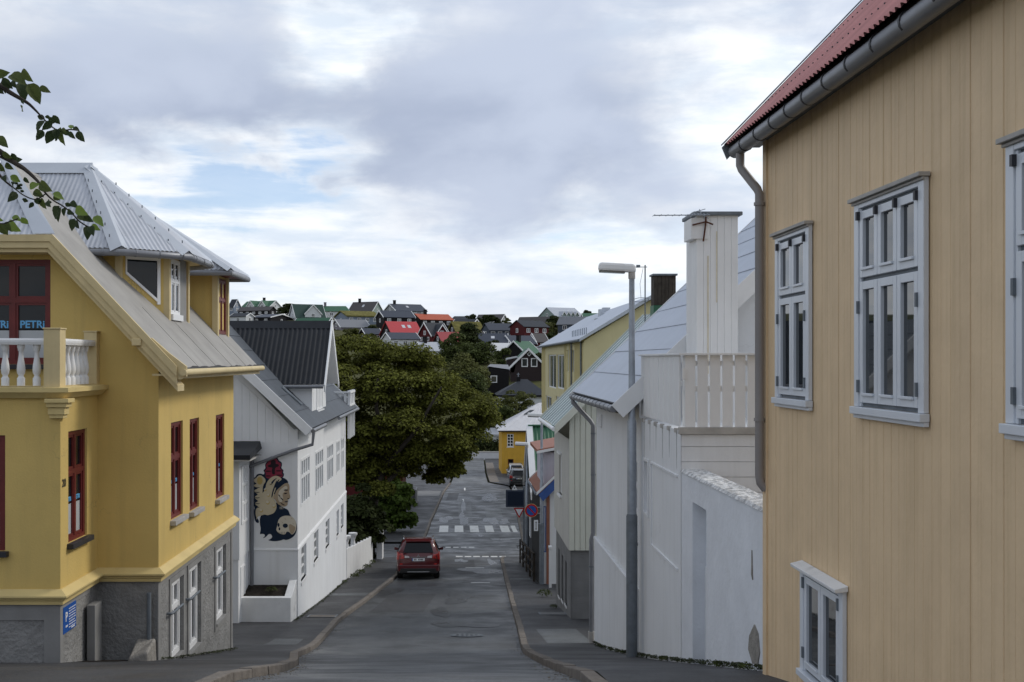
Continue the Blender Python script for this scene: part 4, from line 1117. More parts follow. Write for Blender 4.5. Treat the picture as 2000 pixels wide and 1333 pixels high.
XS, XB, XL = -4.4, -5.3, -9.8
yB, yR, yF = 14.76, 16.3, 21.8
Y1 = thing('house', 'yellow rendered house with red window frames, white balusters and grey roughcast base', 'house', (XS, yR, G(yR)))
E = lambda z: EYE + z
tn = 1.06
zr_ = lambda x: -.12 + (-x - 4.0) * tn
# --- upper storey walls
def px_hole(px0, px1, z0, z1, X, ynear, zo):
    a, b = F * X / (px0 - 890), F * X / (px1 - 890); return (a - ynear, b - ynear, z0 - zo, z1 - zo)
fS = fr_east(XS, yR, E(-3.22))
street = [px_hole(334, 357, -2.47, -.96, XS, yR, -3.22), px_hole(370.5, 389, -2.50, -.97, XS, yR, -3.22), px_hole(421.5, 438, -2.55, -1.0, XS, yR, -3.22)]
mb = MB()
mb.wall(fS, yF - yR, 3.22 + .20, street, .10, 0)
fB = fr_east(XB, yB, E(-3.22)); side = [(.30, 1.06, .72, 2.25)]
mb.wall(fB, yR - yB, 2.77, side, .10)
fF = fr_south(-8.9, yB, E(-3.22)); front = [(.98, 2.86, .67, 2.22)]
mb.wall(fF, 3.6, 2.77, front, .10)
fU = fr_south(-8.3, yR, E(-.5)); up = [(.1, 2.3, .45, 2.0)]
mb.wall(fU, 2.4, 2.1, up, .10)
S = lambda *p: [(x, yR, E(z)) for x, z in p]
mb.face(S((-5.9, -.5), (-4.4, -.5), (-4.4, zr_(-4.4) - .1), (-5.62, 1.52), (-5.62, 1.6), (-5.9, 1.6)))
mb.face(S((-8.3, -.5), (-9.8, -.5), (-9.8, .2), (-8.58, 1.52), (-8.58, 1.6), (-8.3, 1.6)))
mb.face(S((-8.58, 1.6), (-5.62, 1.6), (-5.82, 1.75), (-8.38, 1.75)))
mb.face(S((-5.3, -3.22), (-4.4, -3.22), (-4.4, -.5), (-5.3, -.5)))
mb.face([(XL, yF, E(-3.22)), (XS, yF, E(-3.22)), (XS, yF, E(.2)), (-7.1, yF, E(3.0)), (XL, yF, E(.2))])
mb.face([(-8.9, yB, E(-3.22)), (-8.9, yR, E(-3.22)), (-8.9, yR, E(-.45)), (-8.9, yB, E(-.45))])
mb.face([(-9.8, yR, E(-3.22)), (-8.9, yR, E(-3.22)), (-8.9, yR, E(-.5)), (-9.8, yR, E(-.5))])
mb.face([(XL, yR, E(-3.22)), (XL, yF, E(-3.22)), (XL, yF, E(.2)), (XL, yR, E(.2))])
mb.build('wall', M['yellow'], Y1)
# --- windows with film and lettering
M['film'] = pm('frosted_film', (.46, .48, .49), .35, .05, 3, spec=.4)
M['sticker'] = pm('dark_sticker', (.02, .022, .025), .3, .1, 3, spec=.4)
M['blue_letters'] = pm('blue_lettering', (.13, .42, .72), .4, .05, 3)
def petri_window(fr, hl, cols, rows, tsz, sillm, letters=True, curtain=None):
    w, h = hl[1] - hl[0], hl[3] - hl[2]
    f = fr_off(fr, hl[0], hl[2], -.03)
    wo, cells = window(Y1, f, w, h, cols, rows, M['red_wood'], M['glass'], frame=.06, bar=.065, sash=.035, n=0, thick=.06)
    MB().fbox(fr_off(fr, hl[0], hl[2]), -.05, w + .05, -.075, -.002, -.09, .09).build('sill', sillm, wo, bevel=.004)
    if letters:
        for a, b, c, d, ri in cells:
            if ri: continue
            a += .035; b -= .035; c += .035
            hh = d - .035 - c
            MB().fbox(f, a, b, c, c + hh * .52, -.045, -.0415).build('window_film', M['film'], wo)
            cw = b - a
            p = f[0] + f[1] * ((a + b) / 2) + ZV * (c + hh * .57) + f[3] * (-.0395)
            text(wo, 'PETRi', p, f[1], ZV, cw * .38, M['blue_letters'], bold=.004)
    return wo
petri_window(fU, up[0], 4, (.66, .40), .11, M['black_iron'])
petri_window(fF, front[0], 3, (.66, .36), .11, M['black_iron'])
petri_window(fB, side[0], 2, (.66, .36), .11, M['black_iron'])
for hl in street: petri_window(fS, hl, 2, (.66, .36), .10, M['ledge'])
# --- base storey
base = MB()
fSb = fr_east(XS - .02, yR, E(-6.4))
def bh(px0, px1, z0, z1): return px_hole(px0, px1, z0, z1, XS - .02, yR, -6.4)
bholes = [bh(333, 357, -4.68, -3.46), bh(368, 391, -4.86, -3.46), bh(421, 440, -4.85, -3.50)]
base.wall(fSb, yF - yR - .02, 3.17, bholes, .16)
base.wall(fr_east(XB - .02, yB + .02, E(-6.4)), yR - yB, 3.17, [], .1)
base.wall(fr_south(-8.88, yB + .02, E(-6.4)), 3.56, 3.17, [], .1)
base.wall(fr_south(XB - .02, yR + .02, E(-6.4)), .9, 3.17, [], .1)
base.face([(XL, yF, E(-6.4)), (XS - .02, yF, E(-6.4)), (XS - .02, yF, E(-3.2)), (XL, yF, E(-3.2))])
base.build('base_wall', M['base_grey'], Y1)
mb = MB()
# smooth margins round the base openings and at the corners
for a, b, c, d in bholes:
    for q in ((a - .10, a - .001, c - .12, d + .09), (b + .001, b + .10, c - .12, d + .09), (a, b, d + .001, d + .09), (a, b, c - .12, c - .001)): mb.fbox(fSb, *q, 0, .018)
for u in (0, yF - yR - .2): mb.fbox(fSb, u, u + .13, .3, 3.14, 0, .0182)
mb.fbox(fSb, .131, yF - yR - .21, 3.04, 3.14, 0, .017)
fb2 = fr_east(XB - .02, yB + .02, E(-6.4)); mb.fbox(fb2, 0, .1, 1.6, 3.14, 0, .018); mb.fbox(fb2, .101, 1.2, 3.04, 3.14, 0, .017)
fb3 = fr_south(-8.88, yB + .02, E(-6.4)); mb.fbox(fb3, 3.36, 3.578, 1.6, 3.14, 0, .018); mb.fbox(fb3, 0, 3.359, 2.92, 3.14, 0, .017)
mb.build('base_margin', M['base_smooth'], Y1)
for k, hl in enumerate(bholes):
    w, h = hl[1] - hl[0], hl[3] - hl[2]
    wo, cells = window(Y1, fr_off(fSb, hl[0], hl[2], -.045), w, h, 2, (.68, .32), M['white_paint'], M['glass'], frame=.085, bar=.07, sash=.03, thick=.07)
    MB().fbox(fr_off(fSb, hl[0], hl[2]), .0, w, -.05, -.002, -.15, .035).build('sill', M['base_smooth'], wo)
    u0 = hl[0] - .22; v = 6.4 - (3.87 + (.0, .03, .08)[k]); z = fSb[0] + fSb[1] * u0 + ZV * v
    p = lambda u, n: fSb[0] + fSb[1] * u + ZV * v + fSb[3] * n
    MB().tube([p(u0, 0), p(u0, .07), p(u0 + .04, .085), p(u0 + .66, .085)], .020, 8).build('handrail', M['galv_dark'], Y1, smooth=True)
prof = [(-.03, E(-3.262)), (.05, E(-3.262)), (.05, E(-3.215)), (.078, E(-3.198)), (.078, E(-3.184)), (.125, E(-3.158)), (.125, E(-3.135)), (.02, E(-3.062)), (-.03, E(-3.062))]
mould([(-9.0, yB), (XB, yB), (XB, yR), (XS, yR), (XS, yF + .01)], prof).build('string_course', M['yellow_clean'], Y1)
# pilaster block, pole, ramp wall in the recess
MB().box(-5.28, -5.16, 15.75, 16.05, G(16) - .1, E(-3.5)).build('buttress', M['base_smooth'], Y1, bevel=.01)
MB().tube([(-4.52, 16.22, G(16.2)), (-4.52, 16.22, E(-3.42))], .035, 8).build('waste_pipe', M['galv_dark'], Y1, smooth=True)
st = thing('step_block', 'worn concrete block at the corner of the yellow house base', 'step', (-4.55, 15.9, G(16)))
MB().hexa([(-4.72, 15.75, G(16) - .3), (-4.40, 15.75, G(16) - .3), (-4.40, 16.26, G(16) - .3), (-4.72, 16.26, G(16) - .3), (-4.70, 15.77, G(16) + .17), (-4.42, 15.77, G(16) + .28), (-4.42, 16.24, G(16) + .36), (-4.70, 16.24, G(16) + .36)]).build('block', M['bare_concrete'], st, bevel=.03)
tag(MB().face([(-5.25, 15.2, G(15.2) + PAVE + .006), (-4.75, 15.4, G(15.4) + PAVE + .006), (-4.75, 16.25, G(16.25) + PAVE + .006), (-5.25, 16.25, G(16.25) + PAVE + .006)]).build('dark_well_sheet', M['soil']), kind='structure')  # flat sheet; the area well's darkness is put into its colour
# --- house number and parking sign
M['number'] = pm('dark_number', (.05, .045, .03), .5, .1, 3)
text(Y1, '20', (XB + .004, yB + .13, E(-1.70)), (0, 1, 0), (0, 0, 1), .145, M['number'], name='house_number', bold=.004)
ps = thing('parking_sign', 'blue parking notice with a white P on the grey base of the yellow house', 'sign', (XB, 14.9, E(-3.6)))
fp = fr_east(XB - .02, 14.86, E(-3.70))
M['sign_blue'] = pm('sign_blue', (.015, .09, .36), .4, .05, 3)
M['sign_white'] = pm('sign_white', (.75, .76, .78), .45, .05, 3)
MB().fbox(fp, 0, .50, 0, .36, .0, .025).build('plate', M['sign_blue'], ps, bevel=.004)
text(ps, 'P', fp[0] + fp[1] * .115 + ZV * .16 + fp[3] * .0268, (0, 1, 0), (0, 0, 1), .17, M['sign_white'], bold=.005)
mb = MB(); g = random.Random(5)
for r_ in range(8):
    u = .21; v = .31 - r_ * .036
    while u < .44:
        l = g.uniform(.02, .055); mb.fbox(fp, u, min(u + l, .47), v - .012, v, .024, .0275); u += l + .010
mb.fbox(fp, .08, .16, .075, .10, .024, .0275); mb.fbox(fp, .30, .44, .02, .036, .024, .0275)
mb.build('print', M['sign_white'], ps)
# --- balcony
mould([(-9.05, yB), (XB, yB), (XB, yR - .002)], [(0, E(-.50)), (.06, E(-.50)), (.14, E(-.42)), (.16, E(-.42)), (.16, E(-.36)), (.0, E(-.345))]).build('balcony_slab', M['yellow_clean'], Y1)
MB().box(-8.88, XB - .02, yB + .02, yR, E(-.46), E(-.37)).build('balcony_floor', M['base_smooth'], Y1)
def post(x0, x1, y0, y1, z1):
    m = MB().box(x0, x1, y0, y1, E(-.36), E(z1)); m.box(x0 - .012, x1 + .012, y0 - .012, y1 + .012, E(z1), E(z1 + .02)); return m.build('balcony_post', M['yellow_trim'], Y1, bevel=.006)
post(XB - .19, XB + .03, yB - .10, yB + .12, .42)
post(-8.93, -8.71, yB - .10, yB + .12, .42)
post(XB - .16, XB + .03, yR - .14, yR - .003, .42)
mb = MB(); mb.box(-5.35 - .35, -5.35 - .1, yB - .16, yB, E(-.62), E(-.505)); 
mb = MB()
for k, (e, z0, z1) in enumerate(((.16, -.56, -.505), (.12, -.62, -.56), (.085, -.72, -.62), (.06, -.77, -.72))): mb.box(XB - .12 - .02 * (4 - k) / 2, XB + e, yB - e, yB + .1, E(z0), E(z1))
mb.build('corbel', M['yellow_clean'], Y1, bevel=.006)
bp = [(.052, 0), (.052, .10), (.04, .115), (.032, .135), (.05, .17), (.056, .22), (.05, .28), (.036, .36), (.028, .42), (.03, .46), (.042, .475), (.042, .495), (.05, .51), (.05, .555)]
first = None
def baluster(x, y):
    global first
    if first is None:
        first = MB().lathe((0, 0, 0), bp, 12).build('baluster', M['white_worn'], Y1, local=True, smooth=True); o = first
    else: o = copy_part(first, Y1)
    o.location = Vector((x, y, E(-.335))) - ORG[Y1.name]
for k in range(15): baluster(-5.62 - k * .212, yB + .01)
for k in range(6): baluster(XB - .07, yB + .27 + k * .185)
mb = MB()
rail = [(-.075, .215), (.075, .215), (.085, .25), (.085, .275), (.07, .30), (-.07, .30), (-.085, .275), (-.085, .25)]
mb.prism([(-8.72, yB + .01 + a, E(b)) for a, b in rail], (8.72 - 5.49, 0, 0)); mb.prism([(XB - .07 + a, yB + .12, E(b)) for a, b in rail], (0, yR - .14 - yB - .12, 0))
mb.build('handrail', M['white_worn'], Y1)
mb = MB(); mb.box(-8.72, -5.49, yB - .05, yB + .07, E(-.345), E(-.335)); mb.box(XB - .13, XB - .01, yB + .12, yR - .14, E(-.345), E(-.335)); mb.build('rail_base', M['yellow_trim'], Y1)
# --- main roof with clipped gable
yv, yk = 15.9, 22.35; zt, xR = 1.8, -7.1
xc = -4.0 - (zt + .12) / tn; zrg = zr_(xR)
yh = yv + 1.45
nrm = Vector((math.sin(math.atan(tn)), 0, math.cos(math.atan(tn))))
def sp(x, y, n=0): return Vector((x, y, E(zr_(x)))) + nrm * n
pts = [sp(-4.0, yv), sp(-4.0, yk), sp(xR, yk), sp(xR, yh), sp(xc, yv)]
rf = MB().prism(pts, -nrm * .09).build('roof', M['felt_roof'], Y1)
mb = MB()
for yy in (17.2, 18.5, 19.8, 21.1): mb.prism([sp(-4.02, yy, .0), sp(-5.4 if yy > 18 else -4.9, yy, .0), sp(-5.4 if yy > 18 else -4.9, yy, .006), sp(-4.02, yy, .006)], (0, .02, 0))
mb.build('roof_seam', M['felt_roof'], rf)
mx = lambda p: Vector((2 * xR - p.x, p.y, p.z))
MB().prism([mx(p) for p in pts], Vector((nrm.x, 0, -nrm.z)) * .09).build('roof', M['felt_roof'], Y1)
MB().corr([(2 * xR - xc, yv - .02, E(zt)), (xc, yv - .02, E(zt)), (xR + .01, yh, E(zrg)), (xR - .01, yh, E(zrg))], .085, .008).build('roof_hip', M['zinc_roof'], Y1, smooth=True)
MB().prism([Vector((xc - .30, yv + .01, E(zt) + .03)), Vector((xc + .03, yv - .03, E(zt) + .03)), Vector((xR + .05, yh, E(zrg) + .05)), Vector((xR - .1, yh - .02, E(zrg) + .05))], (0, 0, .012)).build('hip_flashing', M['zinc_flat'], rf)
# bargeboards: two steps of moulded boards
def barge(side):
    m = MB(); s = (lambda x: x) if side > 0 else (lambda x: 2 * xR - x)
    for d0, d1, ya_, yb_ in ((.0, .10, yv - .05, yv), (.10, .19, yv - .025, yv + .02), (.19, .25, yv + .02, yv + .40)):
        q = [(-4.0 + .01, -.10), (xc + .02 * 0, zt + .02)]
        def off(x, z, d): return (x, z - d / math.cos(math.atan(tn)))
        a0, a1 = off(-4.02, zr_(-4.02) + .02, d0), off(-4.02 - .0, zr_(-4.02) + .02, d1)
        # mitre with the horizontal clipped board: both drop d below their upper edge
        t = math.tan((math.pi / 4) / 2 * .93)
        b0 = (xc - d0 * t * .98, zt + .02 - d0); b1 = (xc - d1 * t * .98, zt + .02 - d1)
        m.hexa([(s(a1[0]), ya_, E(a1[1])), (s(b1[0]), ya_, E(b1[1])), (s(b1[0]), yb_, E(b1[1])), (s(a1[0]), yb_, E(a1[1])), (s(a0[0]), ya_, E(a0[1])), (s(b0[0]), ya_, E(b0[1])), (s(b0[0]), yb_, E(b0[1])), (s(a0[0]), yb_, E(a0[1]))])
        if side > 0:
            m.hexa([(b1[0], ya_, E(b1[1])), (2 * xR - b1[0], ya_, E(b1[1])), (2 * xR - b1[0], yb_, E(b1[1])), (b1[0], yb_, E(b1[1])), (b0[0], ya_, E(b0[1])), (2 * xR - b0[0], ya_, E(b0[1])), (2 * xR - b0[0], yb_, E(b0[1])), (b0[0], yb_, E(b0[1]))])
    m.build('bargeboard', M['yellow_trim'], Y1)
barge(1); barge(-1)
# scrolled end of the bargeboard and purlin end
mb = MB()
sc = [(283, 688), (296, 692), (304, 706), (310, 700), (318, 702), (312, 712), (322, 716), (328, 728), (340, 738), (352, 742), (364, 736), (364, 716), (330, 690), (296, 660)]
pp = [(wx(a, yv), yv - .001, wz(b, yv)) for a, b in sc]
mb.prism(pp, (0, .06, 0)); mb.build('scroll_bracket', M['yellow_trim'], Y1)
MB().box(wx(263, 16), wx(281, 16), yv - .06, yR, wz(676, 16), wz(662, 16)).build('purlin_end', M['yellow_trim'], Y1, bevel=.01)
MB().box(-4.4, -4.02, yv + .06, yk - .05, E(-.22), E(-.19)).build('soffit', M['yellow_trim'], Y1)
MB().prism([(-3.98, yv + .05, E(-.14)), (-3.98, yk, E(-.14)), (-3.98, yk, E(-.26)), (-3.98, yv + .05, E(-.26))], (-.05, 0, 0)).build('fascia', M['yellow_trim'], Y1)
g = MB().tube([(-3.93, yv - .04, E(-.17)), (-3.93, yk + .03, E(-.15))], .052, 10).build('gutter', M['yellow_trim'], Y1, smooth=True)
mb = MB(); n = 40; gg = random.Random(2)
top = [(yv + .1 + (yk - yv - .1) * i / n, gg.uniform(-.012, .02)) for i in range(n + 1)]
for (a, h0), (b, h1) in zip(top, top[1:]): mb.face([(-3.97, a, E(-.155)), (-3.97, b, E(-.155)), (-3.975, b, E(-.09) + h1), (-3.975, a, E(-.09) + h0)])
mb.build('eave_edge', M['black_iron'], rf)
# --- polygonal dormer
def dormer(corners, zeave, ridge, over, zw0, glass_faces, nm):
    """corners: plan of the walls near cheek -> street -> far cheek; ridge end point (x,y,z); walls run down into the main roof"""
    d = MB()
    for (a, b) in zip(corners, corners[1:]):
        d.face([(a[0], a[1], E(min(zr_(a[0]), zeave) - .05)), (b[0], b[1], E(min(zr_(b[0]), zeave) - .05)), (b[0], b[1], E(zeave)), (a[0], a[1], E(zeave))])
    return d.build(nm, M['yellow'], Y1)
cy = 18.95
P1, P2, P3, P4 = (-5.42, 17.74), (-4.79, 18.3), (-4.79, 19.6), (-5.42, 20.16)
P0, P5 = (-5.95, 17.74), (-5.95, 20.16)
ze = 1.80
dm = dormer([P0, P1, P2, P3, P4, P5], ze, None, .4, 0, None, 'dormer')
def plan_fr(a, b, z):
    d = Vector((b[0] - a[0], b[1] - a[1], 0)); L_ = d.length; d.normalize(); return (Vector((a[0], a[1], E(z))), d, ZV, Vector((d.y, -d.x, 0))), L_
f12, L12 = plan_fr(P1, P2, 0)
# trapezoid window on the oblique face, its lower edge following the roof
z_at = lambda u: zr_(P1[0] + (P2[0] - P1[0]) * u / L12)
a, b = .10, L12 - .14
zb = lambda u: z_at(u) + .10
q = lambda u, z, n: f12[0] + f12[1] * u + ZV * z + f12[3] * n
def trap(a, b, zt_, off, n0, n1):
    return [q(a, zb(a) + off, n0), q(b, zb(b) + off, n0), q(b, zb(b) + off, n1), q(a, zb(a) + off, n1), q(a, zt_, n0), q(b, zt_, n0), q(b, zt_, n1), q(a, zt_, n1)]
ztop = ze - .10
mb = MB()
def bar(p0, p1, p2, p3): mb.hexa([q(*p0, .0), q(*p1, .0), q(*p1, .03), q(*p0, .03), q(*p3, .0), q(*p2, .0), q(*p2, .03), q(*p3, .03)])
fwid = .055
bar((a, ztop - fwid), (b, ztop - fwid), (b, ztop), (a, ztop))
bar((b - fwid, zb(b)), (b, zb(b)), (b, ztop - fwid), (b - fwid, ztop - fwid))
bar((a, zb(a)), (a + .02, zb(a + .02)), (a + .02, ztop - fwid), (a, ztop - fwid))
bar((a + .02, zb(a + .02)), (b - fwid, zb(b - fwid)), (b - fwid, zb(b - fwid) + .05), (a + .02, zb(a + .02) + .05))
w_ = mb.build('window', M['white_paint'], dm)
MB().hexa([q(a + .02, zb(a + .02) + .05, .002), q(b - fwid, zb(b - fwid) + .05, .002), q(b - fwid, zb(b - fwid) + .05, .010), q(a + .02, zb(a + .02) + .05, .010), q(a + .02, ztop - fwid, .002), q(b - fwid, ztop - fwid, .002), q(b - fwid, ztop - fwid, .010), q(a + .02, ztop - fwid, .010)]).build('pane', M['glass'], w_)
# corner strips
mb = MB()
for p in (P1, P2, P3): mb.box(p[0] - .06, p[0] + .045, p[1] - .05, p[1] + .05, E(zr_(p[0]) - .1), E(ze - .01))
mb.build('corner_board', M['yellow_trim'], dm, bevel=.006)
f23 = fr_east(P2[0], P2[1], E(0)); 
window(dm, fr_off(f23, .10, .78, .03), .62, .93, 2, (.66, .4), M['white_paint'], M['glass'], frame=.05, bar=.05, sash=.025, n=.0, thick=.04, sill=(.03, .05, .1))
MB().fbox(f23, .74, .80, .56, 1.76, 0, .03).fbox(f23, .82, 1.2, .56, 1.76, 0, .02).build('dormer_panel', M['base_smooth'], dm)
MB().hexa([Vector(P2 + (E(zr_(-4.70)),)) + Vector(v_) for v_ in ((.02, .05, -.02), (.25, .05, -.22), (.25, .75, -.22), (.02, .75, -.02), (.02, .05, .02), (.25, .05, -.19), (.25, .75, -.19), (.02, .75, .02))]).build('flashing', M['zinc_flat'], dm)
# dormer roof: corrugated planes between hips
o = .40
E0, E1, E2, E3, E4, E5 = (-6.2, 17.74 - o), (-5.42 + .16, 17.74 - o), (-4.79 + o, 18.3 - .17), (-4.79 + o, 19.6 + .17), (-5.42 + .16, 20.16 + o), (-6.2, 20.16 + o)
ez = E(1.78); rx, rz = -6.30, E(3.36)
Rg0, Rg1 = Vector((-7.9, cy, rz)), Vector((rx, cy, rz)); EV = lambda p: Vector((p[0], p[1], ez))
mb = MB()
def facet(p, q_, mat=0, pitch=.075):
    MBo = MB()
pl = [[EV(E0) - Vector((1.9, 0, 0)), EV(E1), Rg1, Rg0], [EV(E1), EV(E2), Rg1 + Vector((.02, 0, 0)), Rg1], [EV(E2), EV(E3), Rg1 + Vector((0, .01, 0)), Rg1], [EV(E3), EV(E4), Rg1, Rg1 + Vector((.02, 0, 0))], [EV(E4), EV(E5) - Vector((1.9, 0, 0)), Rg0, Rg1]]
m = MB()
for quad in pl: m.corr(quad, .078, .0075)
dr = m.build('dormer_roof', M['zinc_roof'], Y1, smooth=True)
def flash(p, q_, w, lift=.022):
    d = (q_ - p).normalized(); sx = d.cross(ZV).normalized()
    m = MB(); up_ = Vector((0, 0, lift))
    L0 = [p - sx * w * .6 + up_ - ZV * w * .28, p + up_ * 1.6, q_ + up_ * 1.6, q_ - sx * w * .45 + up_ - ZV * w * .2]
    R0 = [p + up_ * 1.6, p + sx * w * .6 + up_ - ZV * w * .28, q_ + sx * w * .45 + up_ - ZV * w * .2, q_ + up_ * 1.6]
    m.face(L0); m.face(R0); return m.build('hip_flashing', M['zinc_flat'], dr)
flash(EV(E1), Rg1, .30); flash(EV(E2), Rg1, .30); flash(EV(E3), Rg1, .3)
mb = MB(); mb.prism([Rg0 + Vector((0, -.2, -.16)), Rg0 + Vector((0, 0, .05)), Rg0 + Vector((0, .2, -.16))], (Rg1.x - Rg0.x + .05, 0, 0)); mb.build('ridge_cap', M['zinc_flat'], dr)
mb = MB(); g = random.Random(4)
for p in (E1, E2):
    for s in (-.11, .11):
        for k in range(1, 7):
            c = EV(p).lerp(Rg1, k / 7.5) + Vector((s * .8, s, .02)); mb.box(c.x - .008, c.x + .008, c.y - .008, c.y + .008, c.z - .05, c.z - .005)
tag(mb.build('roofing_nail', M['galv_dark'], dr), kind='stuff')
gp = [EV(p) + Vector((0, 0, -.07)) for p in (E0, E1, E2, E3, E4)]
gp[0].x = -5.9
gt = MB().tube(gp, .058, 10).build('gutter', M['pipe_grey'], dr, smooth=True)
for i in range(3):
    for t in (.2, .55, .9):
        c = gp[i].lerp(gp[i + 1], t); d = (gp[i + 1] - gp[i]).normalized()
        MB().tube([c - d * .012, c + d * .012], .064, 10).build('gutter_bracket', M['pipe_grey'], gt)
sf = MB()
inner = [P0, P1, P2, P3, P4, P5]
for i in range(5):
    A_, B_ = (E0, E1, E2, E3, E4, E5)[i], (E0, E1, E2, E3, E4, E5)[i + 1]; C_, D_ = inner[i + 1], inner[i]
    sf.hexa([(A_[0], A_[1], ez - .06), (B_[0], B_[1], ez - .06), (C_[0], C_[1], ez - .02), (D_[0], D_[1], ez - .02), (A_[0], A_[1], ez - .012), (B_[0], B_[1], ez - .012), (C_[0], C_[1], ez + .02), (D_[0], D_[1], ez + .02)])
sf.build('soffit', M['yellow_trim'], dm)
# --- second dormer at the far end
Q0, Q1, Q2 = (-5.8, 21.15), (-4.62, 21.15), (-4.62, 22.15)
d2 = MB()
for A_, B_ in ((Q0, Q1), (Q1, Q2), (Q2, (-5.8, 22.15))):
    d2.face([(A_[0], A_[1], E(min(zr_(A_[0]), 1.6) - .05)), (B_[0], B_[1], E(min(zr_(B_[0]), 1.6) - .05)), (B_[0], B_[1], E(1.7)), (A_[0], A_[1], E(1.7))])
d2 = d2.build('dormer', M['yellow'], Y1)
MB().box(-4.67, -4.56, 21.1, 21.22, E(.45), E(1.69)).box(-4.67, -4.56, 22.06, 22.18, E(.45), E(1.69)).build('corner_board', M['yellow_trim'], d2)
window(d2, fr_off(fr_east(-4.62, 21.15, E(.52)), .16, 0, .03), .70, 1.08, 2, (.66, .36), M['red_wood'], M['glass'], frame=.06, bar=.05, sash=.03, thick=.05)
e = .38; zq = E(1.72); C0, C1, C2, C3 = Vector((-6.4, 21.15 - e, zq)), Vector((-4.62 + e, 21.15 - e, zq)), Vector((-4.62 + e, 22.15 + e, zq)), Vector((-6.4, 22.15 + e, zq)); T = Vector((-6.2, 21.65, E(3.0)))
m = MB(); m.corr([C0, C1, T, T + Vector((-.2, 0, 0))], .078, .0075); m.corr([C1, C2, T + Vector((0, .01, 0)), T], .078, .0075); m.corr([C2, C3, T + Vector((-.2, 0, 0)), T], .078, .0075)
r2 = m.build('dormer_roof', M['zinc_roof'], Y1, smooth=True)
dr_ = dr; dr = r2; flash(C1, T, .2); flash(C2, T, .2); dr = dr_
MB().tube([C0 - ZV * .06, C1 - ZV * .06, C2 - ZV * .06, C3 - ZV * .06], .055, 10).build('gutter', M['pipe_grey'], r2, smooth=True)
MB().box(-5.75, -4.3, 20.85, 21.15, zq - .06, zq - .025).box(-4.62, -4.3, 21.15, 22.4, zq - .06, zq - .025).build('soffit', M['red_wood'], d2)

# ---- white mural house
yM, yN = 30.5, 44.0
W2 = thing('house', 'white house with a painted mural on its gable and a charcoal corrugated cross gable', 'house', (XS, yM, G(yM)))
zs = -5.23     # string course
def eh(px0, px1, z0, z1, zo): return px_hole(px0, px1, z0, z1, XS, yM, zo)
fS2 = fr_east(XS, yM, E(zs))
def uw(px0, px1, py0, py1, zo=zs, X=XS):
    A_, B_ = F * X / (px0 - 890), F * X / (px1 - 890); m_ = (A_ + B_) / 2
    return (A_ - yM, B_ - yM, -(py1 - 705) * m_ / F - zo, -(py0 - 705) * m_ / F - zo)
uh = [uw(587.5, 604.5, 892, 983), uw(615.5, 631, 878, 960), uw(638.5, 650.5, 867, 940), uw(656.5, 663, 860, 925), uw(666, 671.5, 855, 918)]
m = MB(); m.wall(fS2, yN - yM, 5.23 - 1.95, uh, .06)
m.box(XL - .2, XS - .002, yN - .2, yN, E(zs), E(-1.95))
m.face([(-10.0, yM, E(zs)), (XS, yM, E(zs)), (XS, yM, E(-2.0)), (-7.2, yM, E(1.0)), (-10.0, yM, E(-2.0))])
m.face([(-10.0, yN, E(-2.0)), (XS, yN, E(-2.0)), (-7.2, yN, E(1.0))])
m.build('wall', M['white_clad'], W2)
fG = fr_south(-6.1, yM, EYE)
gb = boards(W2, fr_south(-10.0, yM, EYE), 0, 5.58, -2.28, lambda u: (-1.98 + min(u - .0, 5.6 - u) * .944 - .06 if True else 0), .215, M['white_clad'], name='board', gap=.003, thick=.022)
MB().fbox(fr_south(-5.72, yM, EYE), 0, 1.3, zs, -2.282, 0, .02).build('gable_panel', M['white_clad'], W2)
for hl in uh: window(W2, fr_off(fS2, hl[0], hl[2], .012), hl[1] - hl[0], hl[3] - hl[2], 4 if hl[1] - hl[0] > 1.0 else 2, (.64, .36), M['white_paint'], M['glass_curtain'], frame=.07, bar=.09, sash=0, thick=.055)
fL2 = fr_east(XS + .03, yM, E(-9.4))
lh = [uw(588, 598.5, 1066, 1130, -9.4, XS + .03), uw(613, 622, 1038, 1094, -9.4, XS + .03), uw(636, 643.5, 1016, 1068, -9.4, XS + .03), uw(657.5, 662, 997, 1045, -9.4, XS + .03), uw(666, 671, 985, 1030, -9.4, XS + .03)]
m = MB(); m.wall(fL2, yN - yM, 9.4 + zs, lh, .14)
m.face([(-10, yM - .03, E(-9.4)), (XS + .03, yM - .03, E(-9.4)), (XS + .03, yM - .03, E(zs)), (-10, yM - .03, E(zs))])
m.face([(-10, yN, E(-9.4)), (XS + .03, yN, E(-9.4)), (XS + .03, yN, E(zs)), (-10, yN, E(zs))])
m.build('base_wall', M['white_wall'], W2)
for hl in lh: window(W2, fr_off(fL2, hl[0], hl[2], -.06), hl[1] - hl[0], hl[3] - hl[2], 2, (1, 1, 1), M['white_paint'], M['glass_lit'], frame=.06, bar=.05, sash=0, thick=.05, sill=(.05, .09, .10))
mould([(-10, yM), (XS, yM), (XS, yN)], [(0, E(zs - .02)), (.05, E(zs - .02)), (.05, E(zs)), (.02, E(zs + .05)), (0, E(zs + .05))]).build('string_course', M['white_paint'], W2)
MB().box(XS - .12, XS + .025, yM - .027, yM + .12, E(zs + .05), E(-1.9)).build('corner_board', M['white_paint'], W2)
